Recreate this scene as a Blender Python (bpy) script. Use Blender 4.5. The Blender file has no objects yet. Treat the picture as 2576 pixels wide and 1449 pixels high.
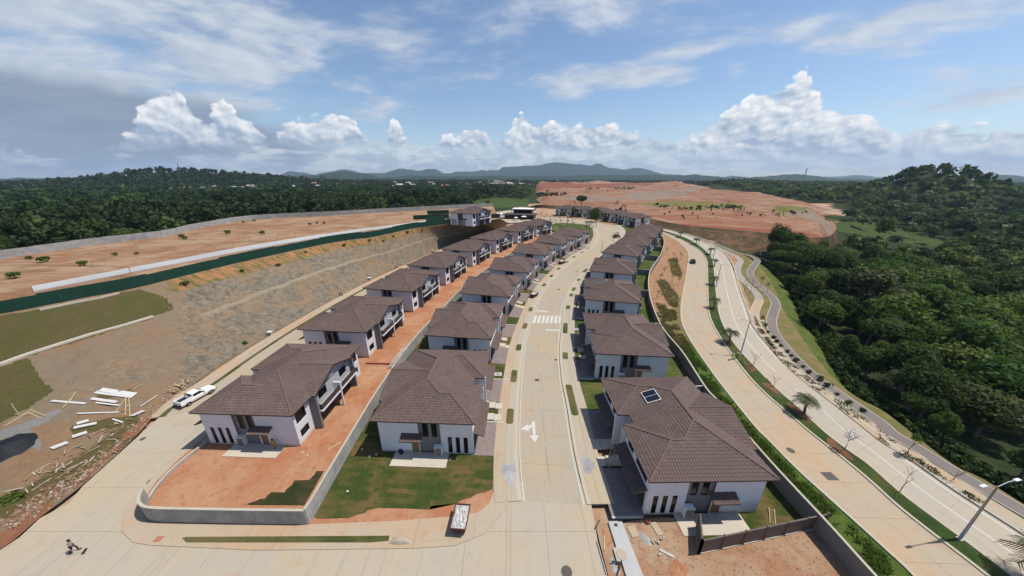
import bpy, bmesh, math, random
import numpy as np
from mathutils import Vector, Matrix

# ------------------------------------------------------------------ camera, world, sun, exposure
scene = bpy.context.scene
COL = scene.collection
CAM_H, PITCH, FPX = 37.0, math.atan(280 / 780.0), 780.0      # focal length in 1/2576 of the frame width
cam_data = bpy.data.cameras.new('camera')
cam_data.sensor_width = 36.0
cam_data.lens = 36.0 * FPX / 2576.0
cam_data.clip_start, cam_data.clip_end = 0.5, 60000.0
cam = bpy.data.objects.new('camera', cam_data)
cam.location = (0, 0, CAM_H)
cam.rotation_euler = (math.pi / 2 - PITCH, 0, 0)
COL.objects.link(cam)
scene.camera = cam
scene.view_settings.view_transform = 'Standard'
scene.view_settings.look = 'None'
scene.view_settings.gamma = 1.0
scene.view_settings.exposure = 0.10
scene.cycles.use_denoising = True
scene.cycles.max_bounces = 5
scene.cycles.diffuse_bounces = 3
scene.cycles.transparent_max_bounces = 6
scene.cycles.volume_bounces = 0
SUN_EL, SUN_AZ = math.radians(64), math.radians(5)           # azimuth: counter-clockwise from +x
SKY_STRENGTH, SUN_STRENGTH = 0.122, 4.5
sun_data = bpy.data.lights.new('sun', 'SUN')
sun_data.energy = SUN_STRENGTH
sun_data.angle = math.radians(0.6)
sun_data.color = (1.0, 0.955, 0.88)
sun = bpy.data.objects.new('sun', sun_data)
_sd = Vector((math.cos(SUN_EL) * math.cos(SUN_AZ), math.cos(SUN_EL) * math.sin(SUN_AZ), math.sin(SUN_EL)))
sun.rotation_euler = _sd.to_track_quat('Z', 'Y').to_euler()
sun.location = (60, 0, 120)
COL.objects.link(sun)


# ------------------------------------------------------------------ node expressions
class NX:
    """a value in a node tree; arithmetic on it adds Math nodes"""
    def __init__(s, nt, sock): s.nt, s.s = nt, sock
    def _m(s, op, *a, clamp=False):
        n = s.nt.nodes.new('ShaderNodeMath'); n.operation = op; n.use_clamp = clamp
        for i, v in enumerate((s,) + a):
            if isinstance(v, NX): s.nt.links.new(v.s, n.inputs[i])
            else: n.inputs[i].default_value = float(v)
        return NX(s.nt, n.outputs[0])
    def __add__(s, o): return s._m('ADD', o)
    __radd__ = __add__
    def __mul__(s, o): return s._m('MULTIPLY', o)
    __rmul__ = __mul__
    def __sub__(s, o): return s._m('SUBTRACT', o)
    def __rsub__(s, o): return (s * -1.0) + o
    def __truediv__(s, o): return s._m('DIVIDE', o)
    def max(s, o): return s._m('MAXIMUM', o)
    def min(s, o): return s._m('MINIMUM', o)
    def clamp(s): return s._m('ADD', 0.0, clamp=True)
    def pow(s, o): return s._m('POWER', o)
    def sm(s, a, b, c=0.0, d=1.0):
        n = s.nt.nodes.new('ShaderNodeMapRange'); n.interpolation_type = 'SMOOTHSTEP'
        s.nt.links.new(s.s, n.inputs[0])
        for i, v in enumerate((a, b, c, d)):
            if isinstance(v, NX): s.nt.links.new(v.s, n.inputs[i + 1])
            else: n.inputs[i + 1].default_value = v
        return NX(s.nt, n.outputs[0])
    def curve(s, pts):
        n = s.nt.nodes.new('ShaderNodeFloatCurve'); c = n.mapping.curves[0]
        pts = sorted(pts)
        while len(c.points) < len(pts): c.points.new(0.5, 0.5)
        for p, q in zip(c.points, pts): p.location = q; p.handle_type = 'AUTO_CLAMPED'
        n.mapping.update()
        s.nt.links.new(s.s, n.inputs['Value'])
        return NX(s.nt, n.outputs[0])


class Tree:
    def __init__(s, nt): s.nt = nt
    def new(s, t): return s.nt.nodes.new(t)
    def put(s, sock, v):
        if isinstance(v, NX): s.nt.links.new(v.s, sock)
        elif isinstance(v, (tuple, list)): sock.default_value = tuple(v) + ((1.0,) if len(v) == 3 and sock.type == 'RGBA' else ())
        else: sock.default_value = v
    def coord(s, kind='Object'):
        if kind == 'Position': return NX(s.nt, s.new('ShaderNodeNewGeometry').outputs['Position'])
        return NX(s.nt, s.new('ShaderNodeTexCoord').outputs[kind])
    def sep(s, v):
        n = s.new('ShaderNodeSeparateXYZ'); s.put(n.inputs[0], v)
        return [NX(s.nt, o) for o in n.outputs]
    def comb(s, x, y, z=0.0):
        n = s.new('ShaderNodeCombineXYZ')
        for i, v in enumerate((x, y, z)): s.put(n.inputs[i], v)
        return NX(s.nt, n.outputs[0])
    def mapping(s, v, loc=(0, 0, 0), rot=(0, 0, 0), sc=(1, 1, 1)):
        n = s.new('ShaderNodeMapping'); s.put(n.inputs[0], v)
        n.inputs[1].default_value = loc; n.inputs[2].default_value = rot; n.inputs[3].default_value = sc
        return NX(s.nt, n.outputs[0])
    def noise(s, v, scale, detail=4, rough=0.55, dist=0.0, lac=2.0):
        n = s.new('ShaderNodeTexNoise'); s.put(n.inputs['Vector'], v)
        n.inputs['Scale'].default_value = scale; n.inputs['Detail'].default_value = detail
        n.inputs['Roughness'].default_value = rough; n.inputs['Distortion'].default_value = dist
        n.inputs['Lacunarity'].default_value = lac
        return NX(s.nt, n.outputs[0])
    def voronoi(s, v, scale, feature='F1', out='Distance', rand=1.0):
        n = s.new('ShaderNodeTexVoronoi'); n.feature = feature; s.put(n.inputs['Vector'], v)
        n.inputs['Scale'].default_value = scale; n.inputs['Randomness'].default_value = rand
        return NX(s.nt, n.outputs[out])
    def ramp(s, f, stops):
        n = s.new('ShaderNodeValToRGB'); e = n.color_ramp.elements
        while len(e) < len(stops): e.new(0.5)
        for q, (p, c) in zip(e, stops): q.position = p; q.color = tuple(c) + (1.0,)
        s.put(n.inputs[0], f)
        return NX(s.nt, n.outputs[0])
    def mix(s, f, a, b, mode='MIX'):
        n = s.new('ShaderNodeMix'); n.data_type = 'RGBA'; n.blend_type = mode
        s.put(n.inputs[0], f); s.put(n.inputs[6], a); s.put(n.inputs[7], b)
        return NX(s.nt, n.outputs[2])
    def attr(s, name):
        n = s.new('ShaderNodeAttribute'); n.attribute_name = name
        return NX(s.nt, n.outputs['Fac'])
    def info_random(s): return NX(s.nt, s.new('ShaderNodeObjectInfo').outputs['Random'])
    def island(s): return NX(s.nt, s.new('ShaderNodeNewGeometry').outputs['Random Per Island'])


def material(name, fn, rough=0.9, spec=0.3, metal=0.0, bump=None):
    m = bpy.data.materials.new(name); m.use_nodes = True
    t = Tree(m.node_tree); b = m.node_tree.nodes['Principled BSDF']
    b.inputs['Roughness'].default_value = rough
    b.inputs['Specular IOR Level'].default_value = spec
    b.inputs['Metallic'].default_value = metal
    r = fn(t) if callable(fn) else fn
    hgt = None
    if isinstance(r, dict):
        hgt = r.get('bump'); dist = r.get('dist', 0.05)
        if 'rough' in r: t.put(b.inputs['Roughness'], r['rough'])
        if 'trans' in r:
            tr = t.new('ShaderNodeBsdfTranslucent'); t.put(tr.inputs[0], r['trans'])
            mx = t.new('ShaderNodeMixShader'); mx.inputs[0].default_value = r.get('tfac', 0.3)
            t.nt.links.new(b.outputs[0], mx.inputs[1]); t.nt.links.new(tr.outputs[0], mx.inputs[2])
            t.nt.links.new(mx.outputs[0], m.node_tree.nodes['Material Output'].inputs[0])
        r = r['col']
    t.put(b.inputs['Base Color'], r)
    if hgt is not None:
        bn = t.new('ShaderNodeBump'); bn.inputs['Distance'].default_value = dist; bn.inputs['Strength'].default_value = 1.0
        t.put(bn.inputs['Height'], hgt); t.nt.links.new(bn.outputs[0], b.inputs['Normal'])
    return m


# ------------------------------------------------------------------ places: from the photograph to the ground
SP, CP = math.sin(PITCH), math.cos(PITCH)
def rise(y):                      # the street climbs gently away from the camera
    return 0.026 * (min(max(y, 50.0), 230.0) - 50.0)
def plateau(y):                   # the upper terrace on the left
    return 12.0 + 0.015 * min(max(y, 0.0), 260.0)
def ray(px, py):
    u, v = px - 1288.0, py - 724.5
    d = FPX * SP + v * CP
    return u / d, (FPX * CP - v * SP) / d
def at(px, py, z=0.0):            # point at height z
    a, b = ray(px, py)
    return Vector(((CAM_H - z) * a, (CAM_H - z) * b, z))
def on(px, py, f=rise, dz=0.0):   # point on the terrain f(y)
    z = 0.0
    for _ in range(30):
        z = 0.5 * z + 0.5 * (f(at(px, py, z + dz).y) )
    return at(px, py, z + dz)
def pix(p):                       # and back
    d = p[1] * CP - (p[2] - CAM_H) * SP
    return 1288 + FPX * p[0] / d, 724.5 + FPX * (-(p[2] - CAM_H) * CP - p[1] * SP) / d


# ------------------------------------------------------------------ the sky
def dir_of(px, py):
    u, v = px - 1288.0, py - 724.5
    x, y, z = u, FPX * CP - v * SP, -(FPX * SP + v * CP)
    return math.degrees(math.atan2(x, y)), math.degrees(math.atan2(z, math.hypot(x, y)))

def build_world():
    w = bpy.data.worlds.new('World'); scene.world = w; w.use_nodes = True
    nt = w.node_tree; nt.nodes.clear(); t = Tree(nt)
    sky = t.new('ShaderNodeTexSky'); sky.sky_type = 'NISHITA'; sky.sun_disc = False
    sky.sun_elevation = SUN_EL; sky.sun_rotation = math.pi / 2 - SUN_AZ
    sky.altitude = 60; sky.air_density = 1.0; sky.dust_density = 0.4; sky.ozone_density = 3.0
    d = t.coord('Generated'); x, y, z = t.sep(d)
    az = x._m('ARCTAN2', y) * 57.2958
    el = z._m('ARCSINE') * 57.2958
    A0, A1, EM = -75.0, 75.0, 24.0
    an = (az - A0) / (A1 - A0)
    def prof(pts, shift=0.0):
        out = []
        for px, py in pts:
            a, e = dir_of(px, py)
            out.append(((a - A0) / (A1 - A0), (e + shift) / EM))
        return an.curve(out) * EM
    tops = prof([(-900, 300), (-300, 330), (0, 372), (200, 380), (330, 330), (362, 262), (425, 228), (465, 248), (500, 300), (535, 285), (572, 256), (600, 305), (630, 300), (655, 330),
                 (680, 352), (705, 330), (760, 302), (810, 290), (875, 292), (908, 330), (925, 365), (965, 365), (998, 305), (1020, 350), (1060, 380), (1120, 352),
                 (1200, 326), (1250, 352), (1275, 342), (1312, 296), (1350, 322), (1400, 308), (1460, 312), (1540, 318), (1620, 338), (1700, 356),
                 (1745, 340), (1800, 308), (1870, 262), (1925, 230), (1962, 240), (2005, 198), (2045, 222), (2085, 266), (2150, 288), (2210, 312),
                 (2270, 345), (2340, 322), (2400, 316), (2480, 330), (2600, 336), (2900, 330), (3400, 300)])
    bases = prof([(-900, 380), (0, 385), (340, 352), (520, 362), (660, 352), (900, 358), (1010, 366), (1200, 372), (1450, 378), (1700, 380), (1760, 388), (2000, 396), (2250, 404), (2600, 400), (3400, 400)])
    low = prof([(-900, 395), (0, 400), (300, 398), (600, 372), (800, 380), (1000, 368), (1200, 378), (1400, 366), (1600, 378), (1800, 382), (2200, 386), (2600, 372), (3400, 380)])
    p3 = t.comb(az * 0.1, el * 0.13, 0.0)
    n1 = t.noise(p3, 2.2, 6, 0.58, 0.25)
    n2 = t.noise(t.mapping(p3, loc=(0.035, 0.06, 0)), 2.2, 7, 0.58, 0.25)
    puff = t.voronoi(t.mapping(p3, sc=(1, 1.15, 1)), 7.5, 'SMOOTH_F1')
    puff2 = t.voronoi(p3, 17.0, 'SMOOTH_F1')
    edge = (n1 - 0.5) * 4.0 - puff * 1.9 - puff2 * 0.7 + 1.3
    f = (tops - el) + edge
    a_c = f.sm(0.0, 0.55) * (el - bases + (n1 - 0.5) * 3.0).sm(-1.2, 0.7)
    lit = (n1 - n2) * 4.2 + 0.56 + (puff * -0.55) + (puff2 * -0.25) + ((el - bases) / (tops - bases + 0.8)).clamp() * 0.55
    # low distant band
    pl = t.comb(az * 0.1, el * 0.3, 3.7)
    nl = t.noise(pl, 2.6, 6, 0.6, 0.2)
    a_l = (low - el + (nl - 0.5) * 5.0).sm(-0.2, 0.9) * (nl + (3.6 - el) * 0.03).sm(0.31, 0.50) * el.sm(-0.5, 1.4)
    # high cloud sheets, on a plane overhead
    pp = t.comb(x / (z + 0.16), y / (z + 0.16), 0.0)
    nh = t.noise(t.mapping(pp, loc=(3.1, 1.7, 0), rot=(0, 0, 0.5), sc=(0.9, 1.2, 1)), 1.35, 7, 0.60, 0.22)
    nh2 = t.noise(t.mapping(pp, loc=(9.0, 4.0, 0)), 0.55, 3, 0.5)
    ccover = nh2 * 0.20 + (el - 30.0).max(0.0) * -0.002
    def blob(px, py, sx, sy, amp):
        a, e = dir_of(px, py)
        q = ((az - a) / sx).pow(2.0) + ((el - e) / sy).pow(2.0)
        return (q * -1.0)._m('EXPONENT') * amp
    cover = ccover - 0.05 + blob(150, 200, 24, 7, 0.14) + blob(-100, 60, 26, 8, 0.08) + blob(700, 60, 18, 6, 0.10) + blob(1560, 60, 12, 5, 0.17) \
        + blob(1500, 190, 11, 2.2, 0.20) + blob(1700, 165, 5, 2.5, 0.10) + blob(2250, 5, 14, 4, 0.12) + blob(2440, 185, 4, 1.5, 0.16) + blob(2330, 268, 5, 1.2, 0.14)\
        + blob(620, 155, 7, 1.6, 0.14) + blob(1000, 160, 4, 3, 0.07) + blob(1850, 190, 1.6, 1.2, 0.10)
    a_h = (nh + cover).sm(0.59, 0.80) * 0.88 * el.sm(1.0, 7.0)
    dark = (blob(120, 320, 22, 3.2, 1.0) + blob(20, 385, 26, 2.2, 0.8) + blob(200, 230, 14, 3.0, 0.35)) * (nh * 0.9 + 0.25)
    a_d = (dark * 1.7 + (n1 - 0.5) * 0.6).sm(0.20, 0.80) * 0.92
    sh = t.noise(t.mapping(pp, loc=(3.16, 1.74, 0), rot=(0, 0, 0.5), sc=(0.9, 1.2, 1)), 1.35, 5, 0.60, 0.22)
    lit_h = 0.62 + (nh - sh) * 2.2
    def bg(col, st):
        n = t.new('ShaderNodeBackground'); t.put(n.inputs[0], col); n.inputs[1].default_value = st
        return n.outputs[0]
    def over(a, base, top):
        n = t.new('ShaderNodeMixShader'); t.put(n.inputs[0], a); nt.links.new(base, n.inputs[1]); nt.links.new(top, n.inputs[2])
        return n.outputs[0]
    s = bg(NX(nt, sky.outputs[0]), SKY_STRENGTH)
    s = over(a_h, s, bg(t.mix(lit_h.clamp(), (0.36, 0.46, 0.62), (0.90, 0.94, 1.0)), 0.82))
    s = over(a_d, s, bg(t.mix((nh * 1.3 - 0.15).clamp(), (0.17, 0.235, 0.34), (0.38, 0.47, 0.60)), 0.85))
    s = over(a_l * 0.80, s, bg(t.mix(nl.sm(0.40, 0.64), (0.40, 0.51, 0.66), (0.90, 0.93, 0.96)), 0.88))
    s = over(a_c, s, bg(t.mix(lit.clamp(), (0.37, 0.47, 0.61), (0.98, 0.99, 1.0)), 0.93))
    # pale air towards the horizon
    s = over(el.sm(-3.0, 7.0, 0.34, 0.0), s, bg((0.42, 0.57, 0.77), 0.82))
    out = t.new('ShaderNodeOutputWorld'); nt.links.new(s, out.inputs[0])
    w.cycles.sampling_method = 'MANUAL'; w.cycles.sample_map_resolution = 512
build_world()


# ------------------------------------------------------------------ mesh helpers
RNG = random.Random(7)
NP = np.random.default_rng(11)

class MB:
    """collects faces and builds ONE mesh object"""
    def __init__(s): s.v, s.f, s.m = [], [], []
    def face(s, pts, mi=0):
        n = len(s.v); s.v.extend([tuple(p) for p in pts]); s.f.append(tuple(range(n, n + len(pts)))); s.m.append(mi)
    def box(s, x0, x1, y0, y1, z0, z1, mi=0):
        n = len(s.v)
        s.v += [(x0, y0, z0), (x1, y0, z0), (x1, y1, z0), (x0, y1, z0), (x0, y0, z1), (x1, y0, z1), (x1, y1, z1), (x0, y1, z1)]
        for q in ((0, 3, 2, 1), (4, 5, 6, 7), (0, 1, 5, 4), (1, 2, 6, 5), (2, 3, 7, 6), (3, 0, 4, 7)):
            s.f.append(tuple(n + i for i in q)); s.m.append(mi)
        return s
    def beam(s, a, b, w, h, mi=0, up=(0, 0, 1)):
        a, b = Vector(a), Vector(b); d = (b - a).normalized()
        r = d.cross(Vector(up))
        r = r.normalized() if r.length > 1e-4 else Vector((1, 0, 0))
        u = r.cross(d)
        n = len(s.v)
        for p in (a, b):
            for i, j in ((-1, -1), (1, -1), (1, 1), (-1, 1)):
                s.v.append(tuple(p + r * (i * w / 2) + u * (j * h / 2)))
        for q in ((0, 3, 2, 1), (4, 5, 6, 7), (0, 1, 5, 4), (1, 2, 6, 5), (2, 3, 7, 6), (3, 0, 4, 7)):
            s.f.append(tuple(n + i for i in q)); s.m.append(mi)
        return s
    def tube(s, pts, rad, n=6, mi=0, cap=True):
        pts = [Vector(p) for p in pts]
        rs = rad if isinstance(rad, (list, tuple)) else [rad] * len(pts)
        base = len(s.v)
        for i, p in enumerate(pts):
            d = (pts[min(i + 1, len(pts) - 1)] - pts[max(i - 1, 0)]).normalized()
            r = d.cross(Vector((0, 0, 1)))
            r = r.normalized() if r.length > 1e-3 else Vector((1, 0, 0))
            u = r.cross(d)
            for k in range(n):
                a = 2 * math.pi * k / n
                s.v.append(tuple(p + (r * math.cos(a) + u * math.sin(a)) * rs[i]))
        for i in range(len(pts) - 1):
            for k in range(n):
                k2 = (k + 1) % n
                s.f.append((base + i * n + k, base + i * n + k2, base + (i + 1) * n + k2, base + (i + 1) * n + k)); s.m.append(mi)
        if cap:
            s.f.append(tuple(base + k for k in range(n))); s.m.append(mi)
            s.f.append(tuple(base + (len(pts) - 1) * n + k for k in reversed(range(n)))); s.m.append(mi)
        return s
    def prism(s, poly, z0, z1, mi=0):
        n = len(poly); b = len(s.v)
        s.v += [(p[0], p[1], z0) for p in poly] + [(p[0], p[1], z1) for p in poly]
        s.f.append(tuple(b + i for i in reversed(range(n)))); s.m.append(mi)
        s.f.append(tuple(b + n + i for i in range(n))); s.m.append(mi)
        for i in range(n):
            j = (i + 1) % n
            s.f.append((b + i, b + j, b + n + j, b + n + i)); s.m.append(mi)
        return s
    def lathe(s, prof, n=10, c=(0, 0, 0), mi=0):
        b = len(s.v)
        for r, z in prof:
            for k in range(n):
                a = 2 * math.pi * k / n
                s.v.append((c[0] + r * math.cos(a), c[1] + r * math.sin(a), c[2] + z))
        for i in range(len(prof) - 1):
            for k in range(n):
                k2 = (k + 1) % n
                s.f.append((b + i * n + k, b + i * n + k2, b + (i + 1) * n + k2, b + (i + 1) * n + k)); s.m.append(mi)
        s.f.append(tuple(b + (len(prof) - 1) * n + k for k in range(n))); s.m.append(mi)
        return s
    def build(s, name, mats, parent=None, smooth=False, link=True):
        return mesh_obj(name, s.v, s.f, mats, parent, smooth, s.m)


def mesh_obj(name, verts, faces, mats, parent=None, smooth=False, mi=None):
    me = bpy.data.meshes.new(name)
    me.from_pydata([tuple(v) for v in verts], [], faces)
    for m in (mats if isinstance(mats, (list, tuple)) else [mats]): me.materials.append(m)
    if mi is not None and any(mi): me.polygons.foreach_set('material_index', mi)
    if smooth: me.polygons.foreach_set('use_smooth', [True] * len(me.polygons))
    me.update()
    o = bpy.data.objects.new(name, me); COL.objects.link(o)
    if parent is not None: o.parent = parent
    return o

def np_mesh(name, V, Q, mats, parent=None, smooth=False, attrs=None):
    """V (n,3), Q (m,3|4) index arrays"""
    me = bpy.data.meshes.new(name); k = Q.shape[1]
    me.vertices.add(len(V)); me.vertices.foreach_set('co', np.ascontiguousarray(V, np.float32).ravel())
    me.loops.add(Q.size); me.loops.foreach_set('vertex_index', np.ascontiguousarray(Q, np.int32).ravel())
    me.polygons.add(len(Q)); me.polygons.foreach_set('loop_start', np.arange(0, Q.size, k, dtype=np.int32))
    for m in (mats if isinstance(mats, (list, tuple)) else [mats]): me.materials.append(m)
    me.polygons.foreach_set('use_smooth', np.full(len(Q), bool(smooth)))
    for a, vals in (attrs or {}).items():
        me.attributes.new(a, 'FLOAT', 'POINT').data.foreach_set('value', np.asarray(vals, np.float32))
    me.update(calc_edges=True); me.validate()
    o = bpy.data.objects.new(name, me); COL.objects.link(o)
    if parent is not None: o.parent = parent
    return o

def tag(o, label=None, cat=None, group=None, kind=None):
    if label: o['label'] = label
    if cat: o['category'] = cat
    if group: o['group'] = group
    if kind: o['kind'] = kind
    return o

def empty(name, loc=(0, 0, 0), rz=0.0, label=None, cat=None, group=None, scale=1.0):
    o = bpy.data.objects.new(name, None); COL.objects.link(o)
    o.location = loc; o.rotation_euler = (0, 0, rz); o.scale = (scale,) * 3
    o.empty_display_size = 0.3
    return tag(o, label, cat, group)

def copy_tree(o, parent=None):
    c = o.copy(); COL.objects.link(c); c.parent = parent
    for ch in o.children: copy_tree(ch, c)
    return c

def place_copy(proto, used, loc, rz=0.0, scale=1.0, label=None, group=None):
    o = copy_tree(proto) if used.get(proto.name) else proto
    used[proto.name] = True
    o.location = loc; o.rotation_euler = (0, 0, rz); o.scale = (scale,) * 3 if not isinstance(scale, tuple) else scale
    if label: o['label'] = label
    if group: o['group'] = group
    return o
USED = {}

def fbm(x, y, seed=0, octaves=4):
    """cheap value noise on numpy arrays"""
    out = np.zeros_like(x, dtype=float); amp, fr = 0.5, 1.0
    for o in range(octaves):
        X, Y = x * fr + 17.3 * seed + o * 5.1, y * fr - 9.7 * seed + o * 3.3
        xi, yi = np.floor(X), np.floor(Y); xf, yf = X - xi, Y - yi
        xf, yf = xf * xf * (3 - 2 * xf), yf * yf * (3 - 2 * yf)
        def h(a, b):
            q = np.sin(a * 127.1 + b * 311.7) * 43758.5453
            return q - np.floor(q)
        out += amp * ((h(xi, yi) * (1 - xf) + h(xi + 1, yi) * xf) * (1 - yf) + (h(xi, yi + 1) * (1 - xf) + h(xi + 1, yi + 1) * xf) * yf)
        amp *= 0.5; fr *= 2.1
    return out

def catmull(pts, n):
    """smooth polyline through 3D points with n samples per segment"""
    P = [np.array(p, float) for p in pts]
    P = [2 * P[0] - P[1]] + P + [2 * P[-1] - P[-2]]
    out = []
    for i in range(1, len(P) - 2):
        for k in range(n):
            s = k / n
            out.append(0.5 * (2 * P[i] + (P[i + 1] - P[i - 1]) * s + (2 * P[i - 1] - 5 * P[i] + 4 * P[i + 1] - P[i + 2]) * s * s
                              + (-P[i - 1] + 3 * P[i] - 3 * P[i + 1] + P[i + 2]) * s ** 3))
    out.append(P[-2])
    return np.array(out)

def resample(P, n):
    P = np.asarray(P, float); d = np.r_[0, np.cumsum(np.linalg.norm(np.diff(P[:, :2], axis=0), axis=1))]
    s = np.linspace(0, d[-1], n)
    return np.stack([np.interp(s, d, P[:, k]) for k in range(P.shape[1])], 1)

def loft(name, A, B, nt, mats, bump=0.0, freq=0.15, prof=lambda t: t, seed=1, smooth=True, attrs=None, edge=True, tpow=1.0):
    """surface between two matched lines; prof shapes the height between them"""
    A, B = np.asarray(A, float), np.asarray(B, float); n = len(A)
    T = np.linspace(0, 1, nt) ** tpow
    V = A[:, None, :] * (1 - T)[None, :, None] + B[:, None, :] * T[None, :, None]
    pz = np.array([prof(t) for t in T])
    V[:, :, 2] = A[:, None, 2] * (1 - pz) + B[:, None, 2] * pz
    if bump:
        w = np.sin(np.pi * T) ** 0.5 if edge else np.ones(nt)
        V[:, :, 2] += bump * w[None, :] * (fbm(V[:, :, 0] * freq, V[:, :, 1] * freq, seed, 5) - 0.5) * 2
    V = V.reshape(-1, 3)
    i, j = np.meshgrid(np.arange(n - 1), np.arange(nt - 1), indexing='ij')
    a = (i * nt + j).ravel()
    Q = np.stack([a, a + nt, a + nt + 1, a + 1], 1)
    at_ = attrs(V) if attrs else None
    o = np_mesh(name, V, Q, mats, smooth=smooth, attrs=at_)
    # faces look up
    if len(o.data.polygons) and np.mean([p.normal.z for p in list(o.data.polygons)[:200]]) < 0: o.data.flip_normals()
    return o

def ground_poly(name, pts, dz, mats, parent=None, f=rise, world=False, thick=0.0):
    """a flat patch that follows the terrain; pts are picture points unless world"""
    P = [(p[0], p[1]) if world else tuple(on(p[0], p[1], f).xy) for p in pts]
    bm = bmesh.new()
    vs = [bm.verts.new((x, y, 0)) for x, y in P]
    fc = bm.faces.new(vs)
    bmesh.ops.triangulate(bm, faces=[fc])
    for y0 in (50.0, 140.0, 230.0):
        bmesh.ops.bisect_plane(bm, geom=bm.verts[:] + bm.edges[:] + bm.faces[:], plane_co=(0, y0, 0), plane_no=(0, 1, 0))
    bm.normal_update()
    for q in bm.faces:
        if q.normal.z < 0: q.normal_flip()
    if thick:
        top = bm.faces[:]
        r = bmesh.ops.extrude_face_region(bm, geom=top)
        low = set(e for e in r['geom'] if isinstance(e, bmesh.types.BMVert))
        # the duplicated faces are the upper copy; drop the old ones to make the lower rim
        for v in bm.verts: v.co.z = f(v.co.y) + dz + (0.0 if v in low else -thick)
    else:
        for v in bm.verts: v.co.z = f(v.co.y) + dz
    me = bpy.data.meshes.new(name); bm.to_mesh(me); bm.free()
    for m in (mats if isinstance(mats, (list, tuple)) else [mats]): me.materials.append(m)
    o = bpy.data.objects.new(name, me); COL.objects.link(o)
    if parent is not None: o.parent = parent
    return o

def side(P, off):
    """offset a ground line sideways (positive = to the right of its direction) keeping it on the terrain"""
    P = np.asarray(P, float); d = np.gradient(P[:, :2], axis=0); d /= np.linalg.norm(d, axis=1)[:, None] + 1e-9
    Q = P.copy(); Q[:, 0] += d[:, 1] * off; Q[:, 1] -= d[:, 0] * off
    for q in Q: q[2] = rise(q[1])
    return Q

def ribbon(name, A, B, dz, mats, parent=None, thick=0.0):
    """strip between two ground lines with equal point counts; thick gives it a rim"""
    A, B = np.array(A, float), np.array(B, float); n = len(A)
    A[:, 2] += dz; B[:, 2] += dz
    V = np.concatenate([A, B]); i = np.arange(n - 1)
    Q = np.stack([i, i + 1, i + 1 + n, i + n], 1)
    e1, e2 = A[1] - A[0], B[0] - A[0]
    flip = e1[0] * e2[1] - e1[1] * e2[0] < 0
    if flip: Q = Q[:, ::-1]
    if thick:
        L = V.copy(); L[:, 2] -= thick; V = np.concatenate([V, L])
        s1 = np.stack([i, i + 2 * n, i + 1 + 2 * n, i + 1], 1); s2 = np.stack([i + n, i + n + 1, i + 3 * n + 1, i + 3 * n], 1)
        Q = np.concatenate([Q, s1, s2]) if not flip else np.concatenate([Q, s1[:, ::-1], s2[:, ::-1]])
        for k in (0, n - 1):
            Q = np.concatenate([Q, np.array([[k, k + n, k + 3 * n, k + 2 * n]])])
    return np_mesh(name, V, Q, mats, parent)

def line(pts, n=6, f=rise, dz=0.0):
    return catmull([on(x, y, f, dz) for x, y in pts], n)

def inside(px, py, poly):
    c = np.zeros(np.shape(px), bool); n = len(poly); j = n - 1
    for i in range(n):
        xi, yi = poly[i]; xj, yj = poly[j]
        with np.errstate(divide='ignore', invalid='ignore'):
            c ^= ((yi > py) != (yj > py)) & (px < (xj - xi) * (py - yi) / (yj - yi + 1e-12) + xi)
        j = i
    return c

def vpix(V):
    d = V[:, 1] * CP - (V[:, 2] - CAM_H) * SP
    d = np.where(d < 1, 1, d)
    return 1288 + FPX * V[:, 0] / d, 724.5 + FPX * (-(V[:, 2] - CAM_H) * CP - V[:, 1] * SP) / d


# ------------------------------------------------------------------ materials
def concrete_fn(c, tint, var=0.16, seed=0.0):
    def fn(t):
        p = t.mapping(t.coord('Position'), loc=(seed, seed * 2, 0))
        big = t.noise(p, 0.09, 5, 0.6); mid = t.noise(p, 0.7, 5, 0.65); fine = t.noise(p, 9.0, 3, 0.6)
        streak = t.noise(t.mapping(p, rot=(0, 0, 0.1), sc=(3.0, 0.12, 1)), 1.0, 4, 0.65)
        c1 = t.mix(big.sm(0.40, 0.66), c, tint)
        c2 = t.mix(streak.sm(0.45, 0.72) * 0.38, c1, tuple(k * 1.12 for k in tint))
        c3 = t.mix(mid.sm(0.52, 0.80) * 0.38, c2, tuple(k * 0.66 for k in c))
        x_, y_, z_ = t.sep(p)
        blot = t.noise(p, 0.28, 6, 0.7, 1.2); tyre = t.noise(t.mapping(p, rot=(0, 0, -0.12), sc=(1.7, 0.035, 1)), 1.0, 5, 0.6, 0.4)
        c3 = t.mix(blot.sm(0.54, 0.72) * 0.52, c3, (tint[0] * 0.92, tint[1] * 0.74, tint[2] * 0.56))
        c3 = t.mix(tyre.sm(0.56, 0.72) * 0.42, c3, tuple(k * 0.60 for k in c))
        c4 = t.mix(fine.sm(0.35, 0.7) * var, c3, tuple(k * 0.62 for k in c))
        return {'col': c4, 'bump': fine, 'dist': 0.012}
    return fn
M = {}
M['concrete'] = material('concrete_road', concrete_fn((0.365, 0.315, 0.240), (0.41, 0.315, 0.205)), 0.88, 0.25)
M['concrete_grey'] = material('concrete_grey', concrete_fn((0.395, 0.345, 0.270), (0.425, 0.340, 0.230), seed=5.0), 0.88, 0.25)
M['sidewalk'] = material('sidewalk_concrete', concrete_fn((0.405, 0.335, 0.245), (0.43, 0.295, 0.185), seed=9.0), 0.9, 0.2)
M['slab_pale'] = material('pale_concrete', concrete_fn((0.48, 0.43, 0.35), (0.52, 0.45, 0.35), 0.1, 3.0), 0.85, 0.25)
M['kerb'] = material('kerb_concrete', concrete_fn((0.43, 0.395, 0.32), (0.45, 0.38, 0.28), 0.12, 13.0), 0.88)
M['boulevard'] = material('boulevard_concrete', concrete_fn((0.385, 0.320, 0.235), (0.43, 0.305, 0.190), 0.12, 21.0), 0.88)
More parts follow.
